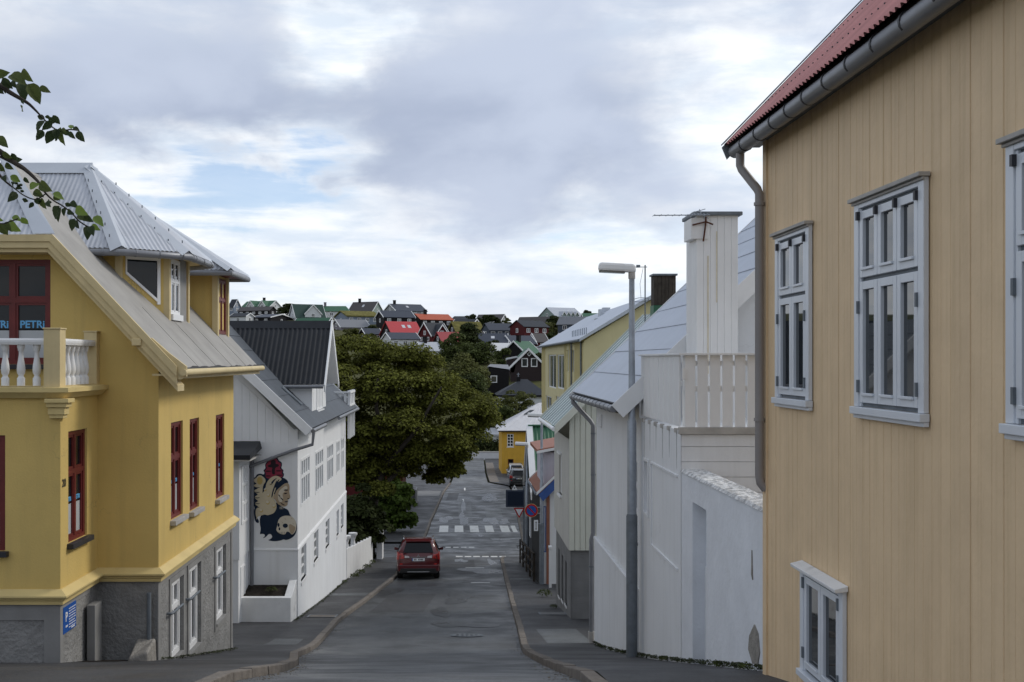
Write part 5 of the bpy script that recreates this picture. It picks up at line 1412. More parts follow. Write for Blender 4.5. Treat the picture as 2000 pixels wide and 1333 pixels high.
# mural: layers of flat paint on the gable panel
M['mu_navy'] = flat('mural_navy', (.013, .024, .046), .7); M['mu_cream'] = flat('mural_cream', (.56, .48, .33), .7); M['mu_tan'] = flat('mural_tan', (.40, .31, .21), .7)
M['mu_red'] = flat('mural_red', (.26, .035, .06), .7); M['mu_dark'] = flat('mural_dark', (.03, .02, .025), .7); M['mu_gold'] = flat('mural_gold', (.50, .36, .13), .7); M['mu_pale'] = flat('mural_pale', (.62, .56, .45), .7); M['mu_wall'] = M['white_clad']
mural = MB().build('mural', M['mu_navy'], W2)
SC = 7.017
def paint(name, pts, mat, lay, smooth_=2):
    p = [Vector((a, b)) for a, b in pts]
    for _ in range(smooth_):
        p = [w for a, b in zip(p, p[1:] + p[:1]) for w in (a.lerp(b, .25), a.lerp(b, .75))]
    y = yM - .022 - .0022 * lay
    MB().face([(wx(480 + a.x / SC, yM), y, wz(880 + a.y / SC, yM)) for a in p]).build(name, mat, mural)
def blob(cx, cy, rx, ry, n=14, ph=0): return [(cx + rx * math.cos(ph + 2 * math.pi * k / n), cy + ry * math.sin(ph + 2 * math.pi * k / n)) for k in range(n)]
paint('painted_leaf_outline', [(150, 330), (205, 315), (250, 335), (260, 300), (240, 275), (275, 245), (262, 195), (300, 145), (320, 95), (380, 75), (435, 95), (455, 140), (495, 160), (500, 205), (485, 240), (525, 275), (510, 300), (530, 325), (515, 375), (400, 420), (260, 500), (250, 620), (230, 760), (160, 860), (150, 920), (185, 960), (180, 1000), (140, 985), (118, 930), (115, 800), (130, 795), (105, 740), (120, 700), (100, 640), (115, 590), (92, 530), (105, 500), (88, 465), (105, 440), (92, 410), (110, 375), (140, 365)], M['mu_navy'], 1)
paint('painted_crest', [(300, 385), (262, 350), (285, 322), (255, 280), (295, 250), (272, 200), (310, 160), (330, 110), (380, 92), (425, 110), (440, 155), (482, 175), (485, 210), (465, 245), (510, 280), (490, 305), (515, 340), (490, 375), (400, 400)], M['mu_red'], 2)
paint('painted_crest_core', [(365, 330), (355, 270), (372, 235), (310, 232), (300, 205), (350, 190), (340, 150), (375, 122), (415, 145), (410, 185), (455, 190), (455, 220), (410, 232), (400, 270), (405, 330)], M['mu_dark'], 3)
for a, b in ((310, 285), (455, 280), (305, 350), (460, 340)): paint('painted_crest_fold', blob(a, b, 42, 9), M['mu_dark'], 3)
paint('painted_leaf', [(165, 350), (205, 335), (245, 365), (270, 390), (275, 430), (250, 460), (230, 520), (235, 700), (200, 800), (165, 880), (150, 930), (135, 870), (140, 800), (180, 770), (135, 745), (130, 715), (180, 695), (130, 660), (125, 630), (180, 605), (120, 570), (120, 540), (180, 520), (110, 490), (115, 470), (160, 455), (112, 430), (118, 390), (145, 380)], M['mu_cream'], 2)
paint('painted_leaf_glow', blob(195, 415, 40, 55), M['mu_gold'], 3)
for yy in (500, 565, 640, 720, 770): paint('painted_leaf_vein', [(120, yy), (150, yy + 18), (190, yy + 12), (200, yy + 4), (150, yy + 6)], M['mu_navy'], 3)
paint('painted_robe', [(200, 885), (192, 1000), (212, 1080), (190, 1150), (230, 1140), (262, 1150), (265, 1175), (230, 1205), (275, 1190), (320, 1140), (352, 1150), (368, 1185), (340, 1215), (298, 1230), (380, 1245), (470, 1238), (525, 1215), (550, 1230), (620, 1208), (680, 1160), (706, 1080), (700, 1000), (660, 930), (610, 892), (585, 812), (530, 790), (455, 740), (420, 700), (330, 820)], M['mu_navy'], 3)
paint('painted_cap', [(455, 365), (520, 372), (570, 405), (590, 445), (540, 460), (480, 500), (420, 560), (395, 620), (380, 560), (400, 430)], M['mu_navy'], 4)
paint('painted_hair', [(275, 480), (310, 405), (370, 355), (430, 345), (480, 372), (500, 400), (450, 430), (425, 480), (410, 540), (385, 600), (380, 660), (420, 720), (428, 790), (390, 860), (330, 880), (300, 890), (262, 875), (220, 890), (165, 905), (145, 960), (150, 900), (185, 830), (190, 740), (210, 660), (230, 580), (280, 540)], M['mu_cream'], 5)
for p in ([(330, 470), (380, 400), (440, 370), (400, 410), (360, 470)], [(350, 640), (372, 540), (410, 440), (430, 400), (425, 450), (385, 560), (365, 650)], [(395, 500), (430, 420), (470, 385), (450, 430), (415, 520)], [(460, 440), (500, 410), (520, 385), (510, 420), (480, 455)]): paint('painted_hair_line', p, M['mu_navy'], 6)
for a, b, r in ((305, 715, 26), (270, 540, 18), (315, 615, 20), (390, 765, 22), (215, 825, 24), (345, 455, 16)):
    paint('painted_curl', blob(a, b, r, r), M['mu_gold'], 6); paint('painted_curl_light', blob(a - 4, b - 8, r * .75, r * .7), M['mu_pale'], 7)
paint('painted_face', [(575, 440), (600, 470), (604, 525), (596, 565), (616, 640), (598, 668), (572, 672), (586, 692), (575, 715), (578, 745), (545, 770), (505, 765), (445, 740), (408, 680), (388, 645), (405, 590), (425, 545), (480, 495), (530, 455)], M['mu_tan'], 6)
paint('painted_cheek', [(450, 560), (520, 500), (560, 480), (580, 520), (540, 560), (500, 600), (520, 660), (490, 720), (440, 680)], M['mu_pale'], 7)
paint('painted_brow', [(515, 545), (550, 530), (590, 540), (575, 552), (540, 552)], M['mu_dark'], 8); paint('painted_eye', [(520, 590), (550, 578), (578, 582), (560, 596), (535, 600)], M['mu_dark'], 8)
paint('painted_lips', [(530, 700), (560, 692), (584, 695), (575, 708), (545, 712)], M['mu_navy'], 8); paint('painted_nostril', [(570, 655), (595, 650), (600, 664), (575, 668)], M['mu_dark'], 8)
paint('painted_ear', blob(398, 635, 16, 34), M['mu_tan'], 7)
for p in ([(462, 640), (500, 650), (520, 680), (510, 690), (490, 662)], [(470, 700), (510, 730), (540, 745), (530, 752), (495, 738)], [(440, 600), (470, 610), (480, 640), (470, 640)]): paint('painted_wrinkle', p, M['mu_dark'], 8)
for a in (470, 488, 508): paint('painted_drip', [(a, 765), (a + 8, 765), (a + 6, 810), (a + 1, 805)], M['mu_pale'], 5)
paint('painted_skull', [(450, 950), (490, 905), (560, 890), (630, 900), (680, 950), (698, 1010), (692, 1090), (660, 1140), (630, 1155), (600, 1115), (560, 1110), (545, 1150), (500, 1150), (450, 1130), (435, 1110), (418, 1085), (430, 1050), (438, 1000)], M['mu_pale'], 5)
paint('painted_skull_shade', [(600, 1000), (660, 1030), (690, 1060), (655, 1135), (630, 1150), (605, 1110), (590, 1050)], M['mu_tan'], 6)
for q_ in (blob(545, 1030, 36, 30), blob(452, 1020, 15, 28), [(455, 1050), (478, 1060), (470, 1100), (452, 1085)], [(560, 1115), (600, 1118), (625, 1150), (600, 1190), (550, 1170)]): paint('painted_socket', q_, M['mu_navy'], 7)
for k in range(5): paint('painted_tooth_line', [(448 + k * 20, 1112), (453 + k * 20, 1112), (454 + k * 20, 1145), (449 + k * 20, 1145)], M['mu_dark'], 7)
for a, b in ((530, 925), (620, 920), (490, 970), (640, 990)): paint('painted_skull_crack', [(a, b), (a + 24, b + 16), (a + 20, b + 24), (a + 4, b + 8)], M['mu_tan'], 6)
# roof
sl = .944; xe, ze = -3.97, E(-1.86); xr = -7.2; zr = ze + (xe - xr) * sl
nm = Vector((math.sin(math.atan(sl)), 0, math.cos(math.atan(sl))))
rp = lambda x, y, n=0: Vector((x, y, ze + (xe - x) * sl)) + nm * n
rf = MB().prism([rp(xe, yM - .35), rp(xe, yN + .3), rp(xr, yN + .3), rp(xr, yM - .35)], -nm * .1).build('roof', M['slate_roof'], W2)
m = MB()
for k in range(1, 7):
    x = xe + (xr - xe) * k / 7.0; m.prism([rp(x, yM - .34, 0), rp(x - .05, yM - .34, 0), rp(x - .05, yM - .34, .002), rp(x, yM - .34, .014)], (0, yN - yM + .6, 0))
m.build('roof_lap', M['slate_roof'], rf)
MB().prism([Vector((2 * xr - xe, yM - .35, ze)), Vector((xr, yM - .35, zr)), Vector((xr, yM - .35, zr - .1)), Vector((2 * xr - xe, yM - .35, ze - .1))], (0, yN - yM + .65, 0)).build('roof', M['slate_roof'], W2)
m = MB()
for yy in (yM - .40, yN + .3):
    m.prism([rp(xe + .03, yy, .03), rp(xr, yy, .03), rp(xr, yy, -.22), rp(xe + .03, yy, -.22)], (0, .045, 0))
    m.prism([Vector((2 * xr - p.x, p.y, p.z)) for p in (rp(xe + .03, yy, .03), rp(xr, yy, .03), rp(xr, yy, -.22), rp(xe + .03, yy, -.22))], (0, .045, 0))
m.build('bargeboard', M['white_paint'], W2, bevel=.005)
MB().tube([(xe + .05, yM - .3, ze - .07), (xe + .05, 33.1, ze - .07)], .06, 8).build('gutter', M['pipe_grey'], W2, smooth=True)
MB().tube([(xe + .05, 37, ze - .07), (xe + .05, yN + .2, ze - .07)], .06, 8).build('gutter', M['pipe_grey'], W2, smooth=True)
MB().tube([(xe + .05, yM - .1, ze - .12), (xe + .02, yM - .15, ze - .45), (XS - .1, yM - .10, ze - .62), (-5.75, yM - .09, ze - 1.08)], .045, 8).build('downpipe', M['pipe_grey'], W2, smooth=True)
MB().tube([(wx(505, 30.3), yM - .08, wz(868, 30.3)), (wx(502, 30.3), yM - .08, wz(880, 30.3)), (wx(491, 30.3), yM - .06, wz(893, 30.3)), (wx(490, 30.3), yM - .06, wz(1165, 30.3))], .05, 8).build('downpipe', M['pipe_grey'], W2, smooth=True)
MB().tube([rp(-5.1, 32.2, .02), rp(-4.55, 32.4, .02)], .05, 8).build('roof_pipe', M['galv_dark'], W2)
# cross gable
yg, hw = 34.95, 1.78; zrg, zge = E(1.22), E(-.58); xg = -4.33; xo = -3.95
for s in (-1, 1):
    MB().corr([(xr + .6, yg + s * (hw + .15), zge - .12), (xo, yg + s * (hw + .15), zge - .12), (xo, yg, zrg), (-8.9, yg, zrg)] if s < 0 else [(xo, yg + s * (hw + .15), zge - .12), (xr + .6, yg + s * (hw + .15), zge - .12), (-8.9, yg, zrg), (xo, yg, zrg)], .15, .018).build('dormer_roof', M['dark_roof'], W2, smooth=True)
MB().prism([(-8.9, yg - .22, zrg - .20), (-8.9, yg, zrg + .05), (-8.9, yg + .22, zrg - .20)], (8.9 - 3.93, 0, 0)).build('ridge_cap', M['dark_roof'], W2)
dm = MB().face([(xg, yg - hw, E(-1.9)), (xg, yg + hw, E(-1.9)), (xg, yg + hw, zge), (xg, yg, zrg - .12), (xg, yg - hw, zge)])
for s in (-1, 1): dm.face([(xg, yg + s * hw, E(-1.7)), (-5.35, yg + s * hw, zge - .02), (-5.35, yg + s * hw, zge), (xg, yg + s * hw, zge)])
dm = dm.build('dormer', M['white_clad'], W2)
m = MB()
for s in (-1, 1):
    a, b = (yg + s * (hw + .2), zge - .14), (yg, zrg + .08)
    m.prism([(xo, a[0], a[1]), (xo, b[0], b[1]), (xo, b[0], b[1] - .30), (xo, a[0] - s * .02, a[1] - .22)], (.045, 0, 0))
m.build('bargeboard', M['white_paint'], dm, bevel=.004)
m = MB()
for s in (-1, 1):
    m.prism([(xg, yg + s * (hw + .15), zge - .16), (xg, yg, zrg - .05), (xg, yg, zrg - .08), (xg, yg + s * (hw + .15), zge - .19)], (xo - xg, 0, 0))
m.build('soffit', M['white_paint'], dm)
window(dm, fr_off(fr_east(xg, yg - .75, E(-1.55)), 0, 0, .02), 1.5, 1.55, 4, (.62, .38), M['white_paint'], M['glass'], frame=.07, bar=.07, sash=0, thick=.05, sill=(.04, .05, .05))
MB().tube([(xo - .02, yg - hw - .2, zge - .2), (-5.6, yg - hw - .2, zge - .2)], .055, 8).build('gutter', M['pipe_grey'], dm, smooth=True)
# porch
xp0, xp1, yp = -8.5, -5.7, 29.0
pr = MB().box(xp0, xp1, yp, yM - .03, E(-5.25), E(-2.55)); pr.box(xp0, xp1 - .03, yp + .03, yM - .03, E(-8), E(-5.25))
pr = pr.build('porch', M['white_clad'], W2)
window(pr, fr_off(fr_east(xp1, yp, E(-4.35)), .22, 0, .03), .95, 1.55, 2, (1, 1, 1), M['white_paint'], M['glass'], frame=.06, bar=.07, sash=0, thick=.05)
window(pr, fr_off(fr_east(xp1 - .03, yp, E(-6.5)), .30, 0, .02), .6, 1.0, 1, (1,), M['white_paint'], M['glass_lit'], frame=.06, sash=0, thick=.05)
MB().hexa([(xp0, yp - .35, E(-2.58)), (xp1 + .35, yp - .35, E(-2.58)), (xp1 + .35, yM - .1, E(-2.42)), (xp0, yM - .1, E(-2.42)), (xp0, yp - .35, E(-2.46)), (xp1 + .35, yp - .35, E(-2.46)), (xp1 + .3, yM - .1, E(-2.22)), (xp0, yM - .1, E(-2.22))]).build('porch_roof', M['dark_roof'], pr)
MB().box(xp0, xp1 + .34, yp - .34, yM - .1, E(-2.62), E(-2.581)).build('porch_fascia', M['ledge'], pr)
# roof terrace rail at the far end
m = MB()
for yy in (42.4, 43.0, 43.6, 44.25): m.box(-4.16, -4.06, yy - .05, yy + .05, E(-3.0), E(-1.15))
m.box(-4.18, -4.04, 42.3, 44.3, E(-1.25), E(-1.18)); m.box(-5.2, -4.18, 42.32, 42.42, E(-1.25), E(-1.18)); m.box(-4.17, -4.05, 42.3, 44.3, E(-1.75), E(-1.68))
rl = m.build('terrace_rail', M['white_paint'], W2)
for k in range(9): MB().box(-4.14, -4.10, 42.46 + k * .2, 42.56 + k * .2, E(-1.9), E(-1.26)).build('rail_slat', M['white_paint'], rl)
for k in range(5): MB().box(-5.1 + k * .2, -5.0 + k * .2, 42.36, 42.40, E(-1.9), E(-1.26)).build('rail_slat', M['white_paint'], rl)
# planter wall at the corner
pw = thing('planter_wall', 'low worn white planter wall at the foot of the mural house', 'wall', (XS, 29.4, G(29.4)))
zt_ = E(-6.32)
m = MB(); m.box(-7.2, XS, 29.36, 29.56, E(-7.6), zt_)
m.hexa([(XS - .2, 29.561, E(-7.6)), (XS, 29.561, E(-7.6)), (XS, 30.46, E(-7.6)), (XS - .2, 30.46, E(-7.6)), (XS - .2, 29.561, zt_), (XS, 29.561, zt_), (XS, 30.46, E(-6.05)), (XS - .2, 30.46, E(-6.05))])
m.build('wall_face', M['white_worn'], pw, bevel=.015)
MB().hexa([(-7.0, 29.57, E(-7.2)), (XS - .21, 29.57, E(-7.2)), (XS - .21, 30.45, E(-7.2)), (-7.0, 30.45, E(-7.2)), (-7.0, 29.57, E(-6.37)), (XS - .21, 29.57, E(-6.37)), (XS - .21, 30.45, E(-6.20)), (-7.0, 30.45, E(-6.20))]).build('soil', M['soil'], pw)
M['weed'] = M['leaf_bush']
def weeds(label, x, y, n, s, z=None, seed=1):
    t = thing('weed', label, 'plant', (x, y, G(y) + PAVE if z is None else z))
    foliage('leaf', [((x, y, (G(y) + PAVE if z is None else z) + s * .5), (s, s, s * .6))], n * 4, max(.02, s * .22), M['leaf_mid'], t, seed=seed)
weeds('dry weeds in the planter under the mural', -5.0, 29.9, 40, .16, z=E(-6.3), seed=3)
# fence of broad white panels with stone caps
fe = thing('fence', 'white fence of broad panels with pale turned caps beside the mural house', 'fence', (XS, 44, G(44)))
xf = lambda y: -4.36 + (y - 44) * .045
y = 44.1; k = 0
while y < 52.6:
    L_ = min(1.0, 52.7 - y); zt2 = max(G(y), G(y + L_)) + 1.30; 
    MB().hexa([(xf(y) - .05, y, G(y) - .2), (xf(y), y, G(y) - .2), (xf(y + L_), y + L_ - .02, G(y + L_) - .2), (xf(y + L_) - .05, y + L_ - .02, G(y + L_) - .2), (xf(y) - .05, y, zt2), (xf(y), y, zt2), (xf(y + L_), y + L_ - .02, zt2 - .06), (xf(y + L_) - .05, y + L_ - .02, zt2 - .06)]).build('panel', M['white_paint'], fe, bevel=.006)
    MB().box(xf(y) - .12, xf(y) - .051, y - .05, y + .05, G(y) - .2, zt2 + .03).build('fence_post', M['white_paint'], fe)
    if k in (0, 1, 3):
        MB().lathe((xf(y) - .2, y + .25, zt2 - .4), [(.12, 0), (.10, .45), (.08, .55), (.14, .72), (.19, .78), (.19, .86)], 10).build('cap', M['white_worn'], fe, smooth=True)
    y += L_; k += 1
gt = thing('gate_post', 'white gate pillar by the ivy-clad trunk at the junction', 'post', (-3.72, 54.4, G(54.4)))
MB().box(-3.88, -3.6, 54.0, 55.0, G(54.4) - .2, G(54.4) + 1.75).build('pillar', M['white_paint'], gt, bevel=.02)
MB().box(-3.93, -3.55, 53.95, 55.05, G(54.4) + 1.75, G(54.4) + 1.82).build('cap', M['white_paint'], gt, bevel=.01)
for k, (x, y, s) in enumerate(((-4.28, 42.3, .12), (-4.1, 44.6, .2), (-4.0, 46.2, .22), (-3.95, 49, .2), (-3.9, 51.5, .18), (-4.3, 40.5, .08))):
    weeds(['small weed at the foot of the mural house near its far end', 'weed tuft under the first white fence panel', 'larger weed tuft under the second fence panel', 'weed under the middle of the white fence', 'weed near the far end of the white fence', 'tiny weed at the foot of the mural house wall'][k], x, y, 60, s, seed=k + 10)
for k, (x, y, s) in enumerate(((2.98, 19.6, .05), (3.0, 15.8, .07), (3.0, 12.6, .07), (2.98, 22.5, .05), (2.95, 33.2, .12), (2.98, 37, .25), (2.9, 11.0, .08))):
    weeds(['moss at the foot of the white house by the lamp post', 'moss under the terrace wall', 'moss at the foot of the whitewashed yard wall', 'moss near the far downpipe of the white house', 'weed by the basement windows of the cream house', 'weedy bush past the cream house basement', 'moss at the near end of the yard wall'][k], x, y, 50, s, seed=k + 30)
# ================================================================== LOWER STREET AND HILLSIDE
# retaining wall, hedge, pale shed behind the junction at the street's end
rw = thing('retaining_wall', 'long pale retaining wall closing the street at its lower end', 'wall', (1.5, 142.3, G(142)))
MB().box(-30, 6.2, 142, 142.4, G(142) - .5, wz(884, 142)).build('wall_face', M['white_roof'], rw)
MB().box(-30.1, 6.3, 141.95, 142.45, wz(884, 142), wz(882.5, 142)).build('coping', M['ledge'], rw)
hd = thing('hedge', 'dark clipped hedge above the pale retaining wall', 'hedge', (3, 144, G(144)))
foliage('leaf', [((-3 + .8 * k, 144.2 + .3 * math.sin(k), wz(876, 144) + .35 * math.sin(k * 1.7)), (1.0, .9, 1.5)) for k in range(12)], 330, .34, M['leaf_dark'], hd, seed=5)

M['w_white'] = flat('wall_white', (.62, .63, .63)); M['w_black'] = flat('wall_tarred_black', (.012, .011, .012)); M['w_grey'] = flat('wall_grey', (.30, .31, .32))
M['w_bluegrey'] = flat('wall_blue_grey', (.20, .235, .29)); M['w_red'] = flat('wall_oxblood', (.085, .014, .015)); M['w_brown'] = flat('wall_brown', (.034, .024, .024)); M['w_green'] = flat('wall_grey_green', (.27, .33, .30))
M['w_dkblue'] = flat('wall_dark_blue_grey', (.075, .09, .115)); M['w_lilac'] = flat('wall_lilac_grey', (.22, .20, .22))
M['r_dark'] = flat('roof_dark', (.034, .038, .046), .55); M['r_blue'] = flat('roof_slate_blue', (.058, .066, .085), .55); M['r_green'] = flat('roof_green', (.05, .125, .075), .55); M['r_dkgreen'] = flat('roof_bottle_green', (.035, .065, .055), .55)
M['r_grey'] = flat('roof_grey', (.20, .205, .22), .55); M['r_orange'] = flat('roof_orange', (.42, .105, .06), .6); M['r_red'] = flat('roof_red', (.46, .07, .075), .55); M['r_pink'] = flat('roof_faded_red', (.33, .07, .075), .55)
M['r_brown'] = flat('roof_brown', (.085, .078, .078), .6); M['r_pale'] = flat('roof_pale', (.42, .44, .48), .5); M['r_light'] = flat('roof_light', (.55, .56, .58), .5)
T_ = M['white_paint']
def hill_house(label, x0, x1, gpx, side, base, eave, ridge, wall, roof, trim=T_, gable=None, th=28, nw=3, ng=1, rows=1, chim=None, chm=None, sky=0, dorm=None, y=None, wtop=.8, hip=0.0, turf=False, barge=True, wm=None):
    """gabled house from its extent in the photograph: front from x0..x1 minus the gable of gpx pixels on side L/R"""
    y = y or depth_of(base); s = y / F; t = R(th)
    fpx = (x1 - x0) - gpx
    w = fpx * s / math.cos(t); d = max(4.0, gpx * s / math.sin(t)) if gpx else 7.0
    zb = wz(base, y) - 2.5; ze = wz(eave, y); zr = wz(ridge, y)
    rz = t if side == 'L' else -t
    if not gpx: rz = 0
    cpx = x0 + gpx if side == 'L' else x1 - gpx      # near corner
    cx = wx(cpx, y); sg = 1 if side == 'L' else -1
    # local axes: near corner at origin, front runs +x*sg, depth runs +y
    h = thing('house', label, 'house', (cx, y, zb), rz)
    X = lambda u: u * sg
    He, Hr = ze - zb, zr - zb
    wall_m = M[wall]; gm = M[gable or wall]
    b = MB()
    b.face([(X(0), 0, 0), (X(w), 0, 0), (X(w), 0, He), (X(0), 0, He)], 0); b.face([(X(0), d, 0), (X(w), d, 0), (X(w), d, He), (X(0), d, He)], 0)
    if hip:
        for u in (0, w): b.face([(X(u), 0, 0), (X(u), d, 0), (X(u), d, He), (X(u), 0, He)], 1)
    else:
        for u in (0, w): b.face([(X(u), 0, 0), (X(u), d, 0), (X(u), d, He), (X(u), d / 2, Hr - .1), (X(u), 0, He)], 1)
    b.build('wall', [wall_m, gm], h, local=True)
    o = .35; tk = .35 if turf else .14; sl = (Hr - He) / (d / 2); r_ = MB()
    hi = hip * w
    for a, c in ((0 - o, d / 2), (d + o, d / 2)):
        za = He - o * sl
        r_.hexa([(X(-o), a, za), (X(w + o), a, za), (X(w + o - hi), c, Hr), (X(-o + hi), c, Hr), (X(-o), a, za + tk), (X(w + o), a, za + tk), (X(w + o - hi), c, Hr + tk), (X(-o + hi), c, Hr + tk)])
    if hip:
        for u, v in ((-o, -o + hi), (w + o, w + o - hi)):
            r_.face([(X(u), -o, He - o * sl + tk), (X(u), d + o, He - o * sl + tk), (X(v), d / 2, Hr + tk)])
    rf = r_.build('roof', M[roof], h, local=True)
    if barge and not hip:
        m = MB()
        for u in (-o - .05, w + o - .07):
            for a in (-o, d + o):
                za = He - o * sl
                m.hexa([(X(u), a, za - .12), (X(u + .12), a, za - .12), (X(u + .12), d / 2, Hr - .12), (X(u), d / 2, Hr - .12), (X(u), a, za + tk + .06), (X(u + .12), a, za + tk + .06), (X(u + .12), d / 2, Hr + tk + .06), (X(u), d / 2, Hr + tk + .06)])
        m.build('bargeboard', trim, h, local=True)
    def win(fr, ww, hh, cols=2):
        if wm: window(h, fr, ww, hh, cols, (1,), T_, M[wm], frame=.13, bar=.10, sash=0, n=.04, thick=.05, local=True)
        else: window(h, fr, ww, hh, cols, (1,), T_, M['glass_far'], frame=.13, bar=.10, sash=0, n=.04, thick=.05, local=True)
    fU = Vector((sg, 0, 0)); fo = Vector((0, 0, 0))
    ww, hh = 1.25, min(1.15, (He - 2.5) * .6)
    for r in range(rows):
        zt = He - .45 - hh - r * 2.6
        if zt < .4: continue
        for k in range(nw):
            u = w * (k + .5) / nw - ww / 2
            if sg > 0: f = (Vector((u, 0, zt)), Vector((1, 0, 0)), ZV, Vector((0, -1, 0)))
            else: f = (Vector((-u - ww, 0, zt)), Vector((1, 0, 0)), ZV, Vector((0, -1, 0)))
            win(f, ww, hh)
        if gpx:
            for k in range(ng):
                v = d * (k + .5) / ng - .5
                f = (Vector((0, v + 1.0, zt)), Vector((0, -1, 0)), ZV, Vector((-1, 0, 0))) if sg > 0 else (Vector((0, v, zt)), Vector((0, 1, 0)), ZV, Vector((1, 0, 0)))
                win(f, 1.0, hh)
    if gpx and ng and (Hr - He) > 1.9 and not hip:
        v = d / 2 - .5; zt = He + .1
        f = (Vector((0, v + 1.0, zt)), Vector((0, -1, 0)), ZV, Vector((-1, 0, 0))) if sg > 0 else (Vector((0, v, zt)), Vector((0, 1, 0)), ZV, Vector((1, 0, 0)))
        win(f, 1.0, min(1.1, Hr - He - .8))
    if chim is not None:
        u = w * chim
        MB().box(X(u) - .4, X(u) + .4, d / 2 - .4, d / 2 + .4, Hr - .6, Hr + 1.3).box(X(u) - .48, X(u) + .48, d / 2 - .48, d / 2 + .48, Hr + 1.3, Hr + 1.42).build('chimney', M[chm or 'w_black'], rf, local=True)
    for k in range(sky):
        u = w * (.45 + .2 * k); p = lambda uu, tt: (X(uu), d / 2 * tt, He + (Hr - He) * tt + tk + .03)
        m = MB().face([p(u, .45), p(u + .9, .45), p(u + .9, .70), p(u, .70)]); m.build('skylight', M['r_light'], rf, local=True)
    for (uf, wf, hf) in (dorm or []):
        u0, u1 = w * uf, w * (uf + wf); um = (u0 + u1) / 2; za = He + .1; zt = He + (Hr - He) * hf
        dm = MB().face([(X(u0), -.15, za - .3), (X(u1), -.15, za - .3), (X(u1), -.15, za + (zt - za) * .25), (X(um), -.15, zt), (X(u0), -.15, za + (zt - za) * .25)]).build('dormer', gm, h, local=True)
        m = MB()
        for q0 in (u0, u1):
            zq = za + (zt - za) * .25; e = -.3 if q0 == u0 else .3
            m.hexa([(X(q0 + e), -.45, zq - .2), (X(um), -.45, zt + .02), (X(um), d / 2, zt + .02), (X(q0 + e), d / 2, zq - .2), (X(q0 + e), -.45, zq - .05), (X(um), -.45, zt + .2), (X(um), d / 2, zt + .2), (X(q0 + e), d / 2, zq - .05)])
        m.build('dormer_roof', M[roof], dm, local=True)
        m = MB()
        for q0 in (u0, u1):
            zq = za + (zt - za) * .25; e = -.33 if q0 == u0 else .33
            m.hexa([(X(q0 + e), -.5, zq - .42), (X(um), -.5, zt - .18), (X(um), -.44, zt - .18), (X(q0 + e), -.44, zq - .42), (X(q0 + e), -.5, zq - .02), (X(um), -.5, zt + .24), (X(um), -.44, zt + .24), (X(q0 + e), -.44, zq - .02)])
        m.build('bargeboard', trim, dm, local=True)
        if (u1 - u0) > 2:
            f = (Vector((X(um) - .6, -.16, za - .1)), Vector((1, 0, 0)), ZV, Vector((0, -1, 0))); win(f, 1.2, min(1.2, (zt - za) * .5))
    return h
hh_ = hill_house
hh_('green-roofed house with two small gables on the ridge, far uphill', 462, 546, 22, 'R', 612, 601, 587, 'w_white', 'r_green', gable='w_white', th=32, nw=4, dorm=[(.10, .22, .95), (.5, .25, 1.0)], chim=.4)
hh_('grey gable end with white bargeboard just beside the yellow house', 446, 464, 8, 'R', 610, 599, 585, 'w_bluegrey', 'r_dark', nw=1, y=402)
hh_('long low black house with a row of white window bays', 458, 536, 10, 'R', 614, 606, 599, 'w_black', 'r_brown', nw=5, barge=False, wm='glass_lit', y=392)
hh_('low black house with a shallow slate roof and dark gable', 488, 562, 34, 'R', 629, 620, 613, 'w_black', 'r_blue', nw=2, ng=1)
hh_('pale low house with flat dark roof near the yellow house edge', 446, 488, 8, 'R', 630, 618, 612, 'w_white', 'r_dark', nw=1, y=352)
hh_('house with dark roof and two broad white gables', 560, 632, 18, 'L', 626, 619, 594, 'w_white', 'r_dkgreen', gable='w_white', nw=2, dorm=[(.30, .55, .95)])
hh_('white house with a green hipped roof and small pale chimney', 614, 673, 0, 'L', 630, 608, 598, 'w_white', 'r_green', nw=3, hip=.14, chim=.28, chm='w_lilac', y=372)
hh_('low green-roofed building behind the charcoal cross gable', 568, 648, 10, 'R', 640, 632, 621, 'w_green', 'r_green', nw=2)
hh_('blue-grey house with a turf roof and a balcony', 648, 738, 30, 'L', 637, 618, 608, 'w_bluegrey', 'turf', nw=4, turf=True, barge=False, wm='glass_lit')
hh_('low brown-grey house with a pale grey roof and white verge', 642, 720, 24, 'L', 646, 639, 624, 'w_lilac', 'r_grey', nw=1, ng=1)
hh_('dark brown roofed house with a pale green gable on the skyline', 677, 746, 20, 'R', 614, 609, 589, 'w_green', 'r_brown', gable='w_green', nw=2, ng=2, sky=1, chim=.75)
hh_('grey house with long dark roof on the skyline', 746, 832, 28, 'L', 618, 607, 593, 'w_grey', 'r_blue', gable='w_grey', nw=4, sky=1, chim=.15, wm='glass_lit')
hh_('tarred black house with slate blue roof and white windows', 732, 808, 18, 'L', 644, 619, 607, 'w_black', 'r_blue', nw=3, ng=1, wm='glass_lit')
hh_('black house with an orange-red roof and white window row', 800, 884, 22, 'L', 640, 624, 613, 'w_black', 'r_orange', nw=4, chim=.30, barge=False, wm='glass_lit')
hh_('black house with a bright red roof and two skylights', 740, 822, 26, 'L', 664, 652, 628, 'w_black', 'r_red', nw=2, ng=2, sky=2, barge=False)
hh_('low white house with dark roof above the big tree', 744, 818, 20, 'L', 676, 662, 650, 'w_white', 'r_blue', nw=3)
hh_('oxblood house with white bargeboards and a small white dormer', 815, 878, 28, 'L', 668, 655, 631, 'w_red', 'r_dark', th=38, nw=1, ng=2, rows=2, dorm=[(.30, .5, .85)])
hh_('dark house with a faded red roof beside the oxblood house', 846, 902, 18, 'L', 680, 667, 649, 'w_black', 'r_pink', nw=1, ng=2, barge=False)
hh_('house with pale roof and black chimney just above the big tree', 808, 862, 18, 'L', 692, 684, 669, 'w_white', 'r_pale', nw=1, chim=.35, th=35)
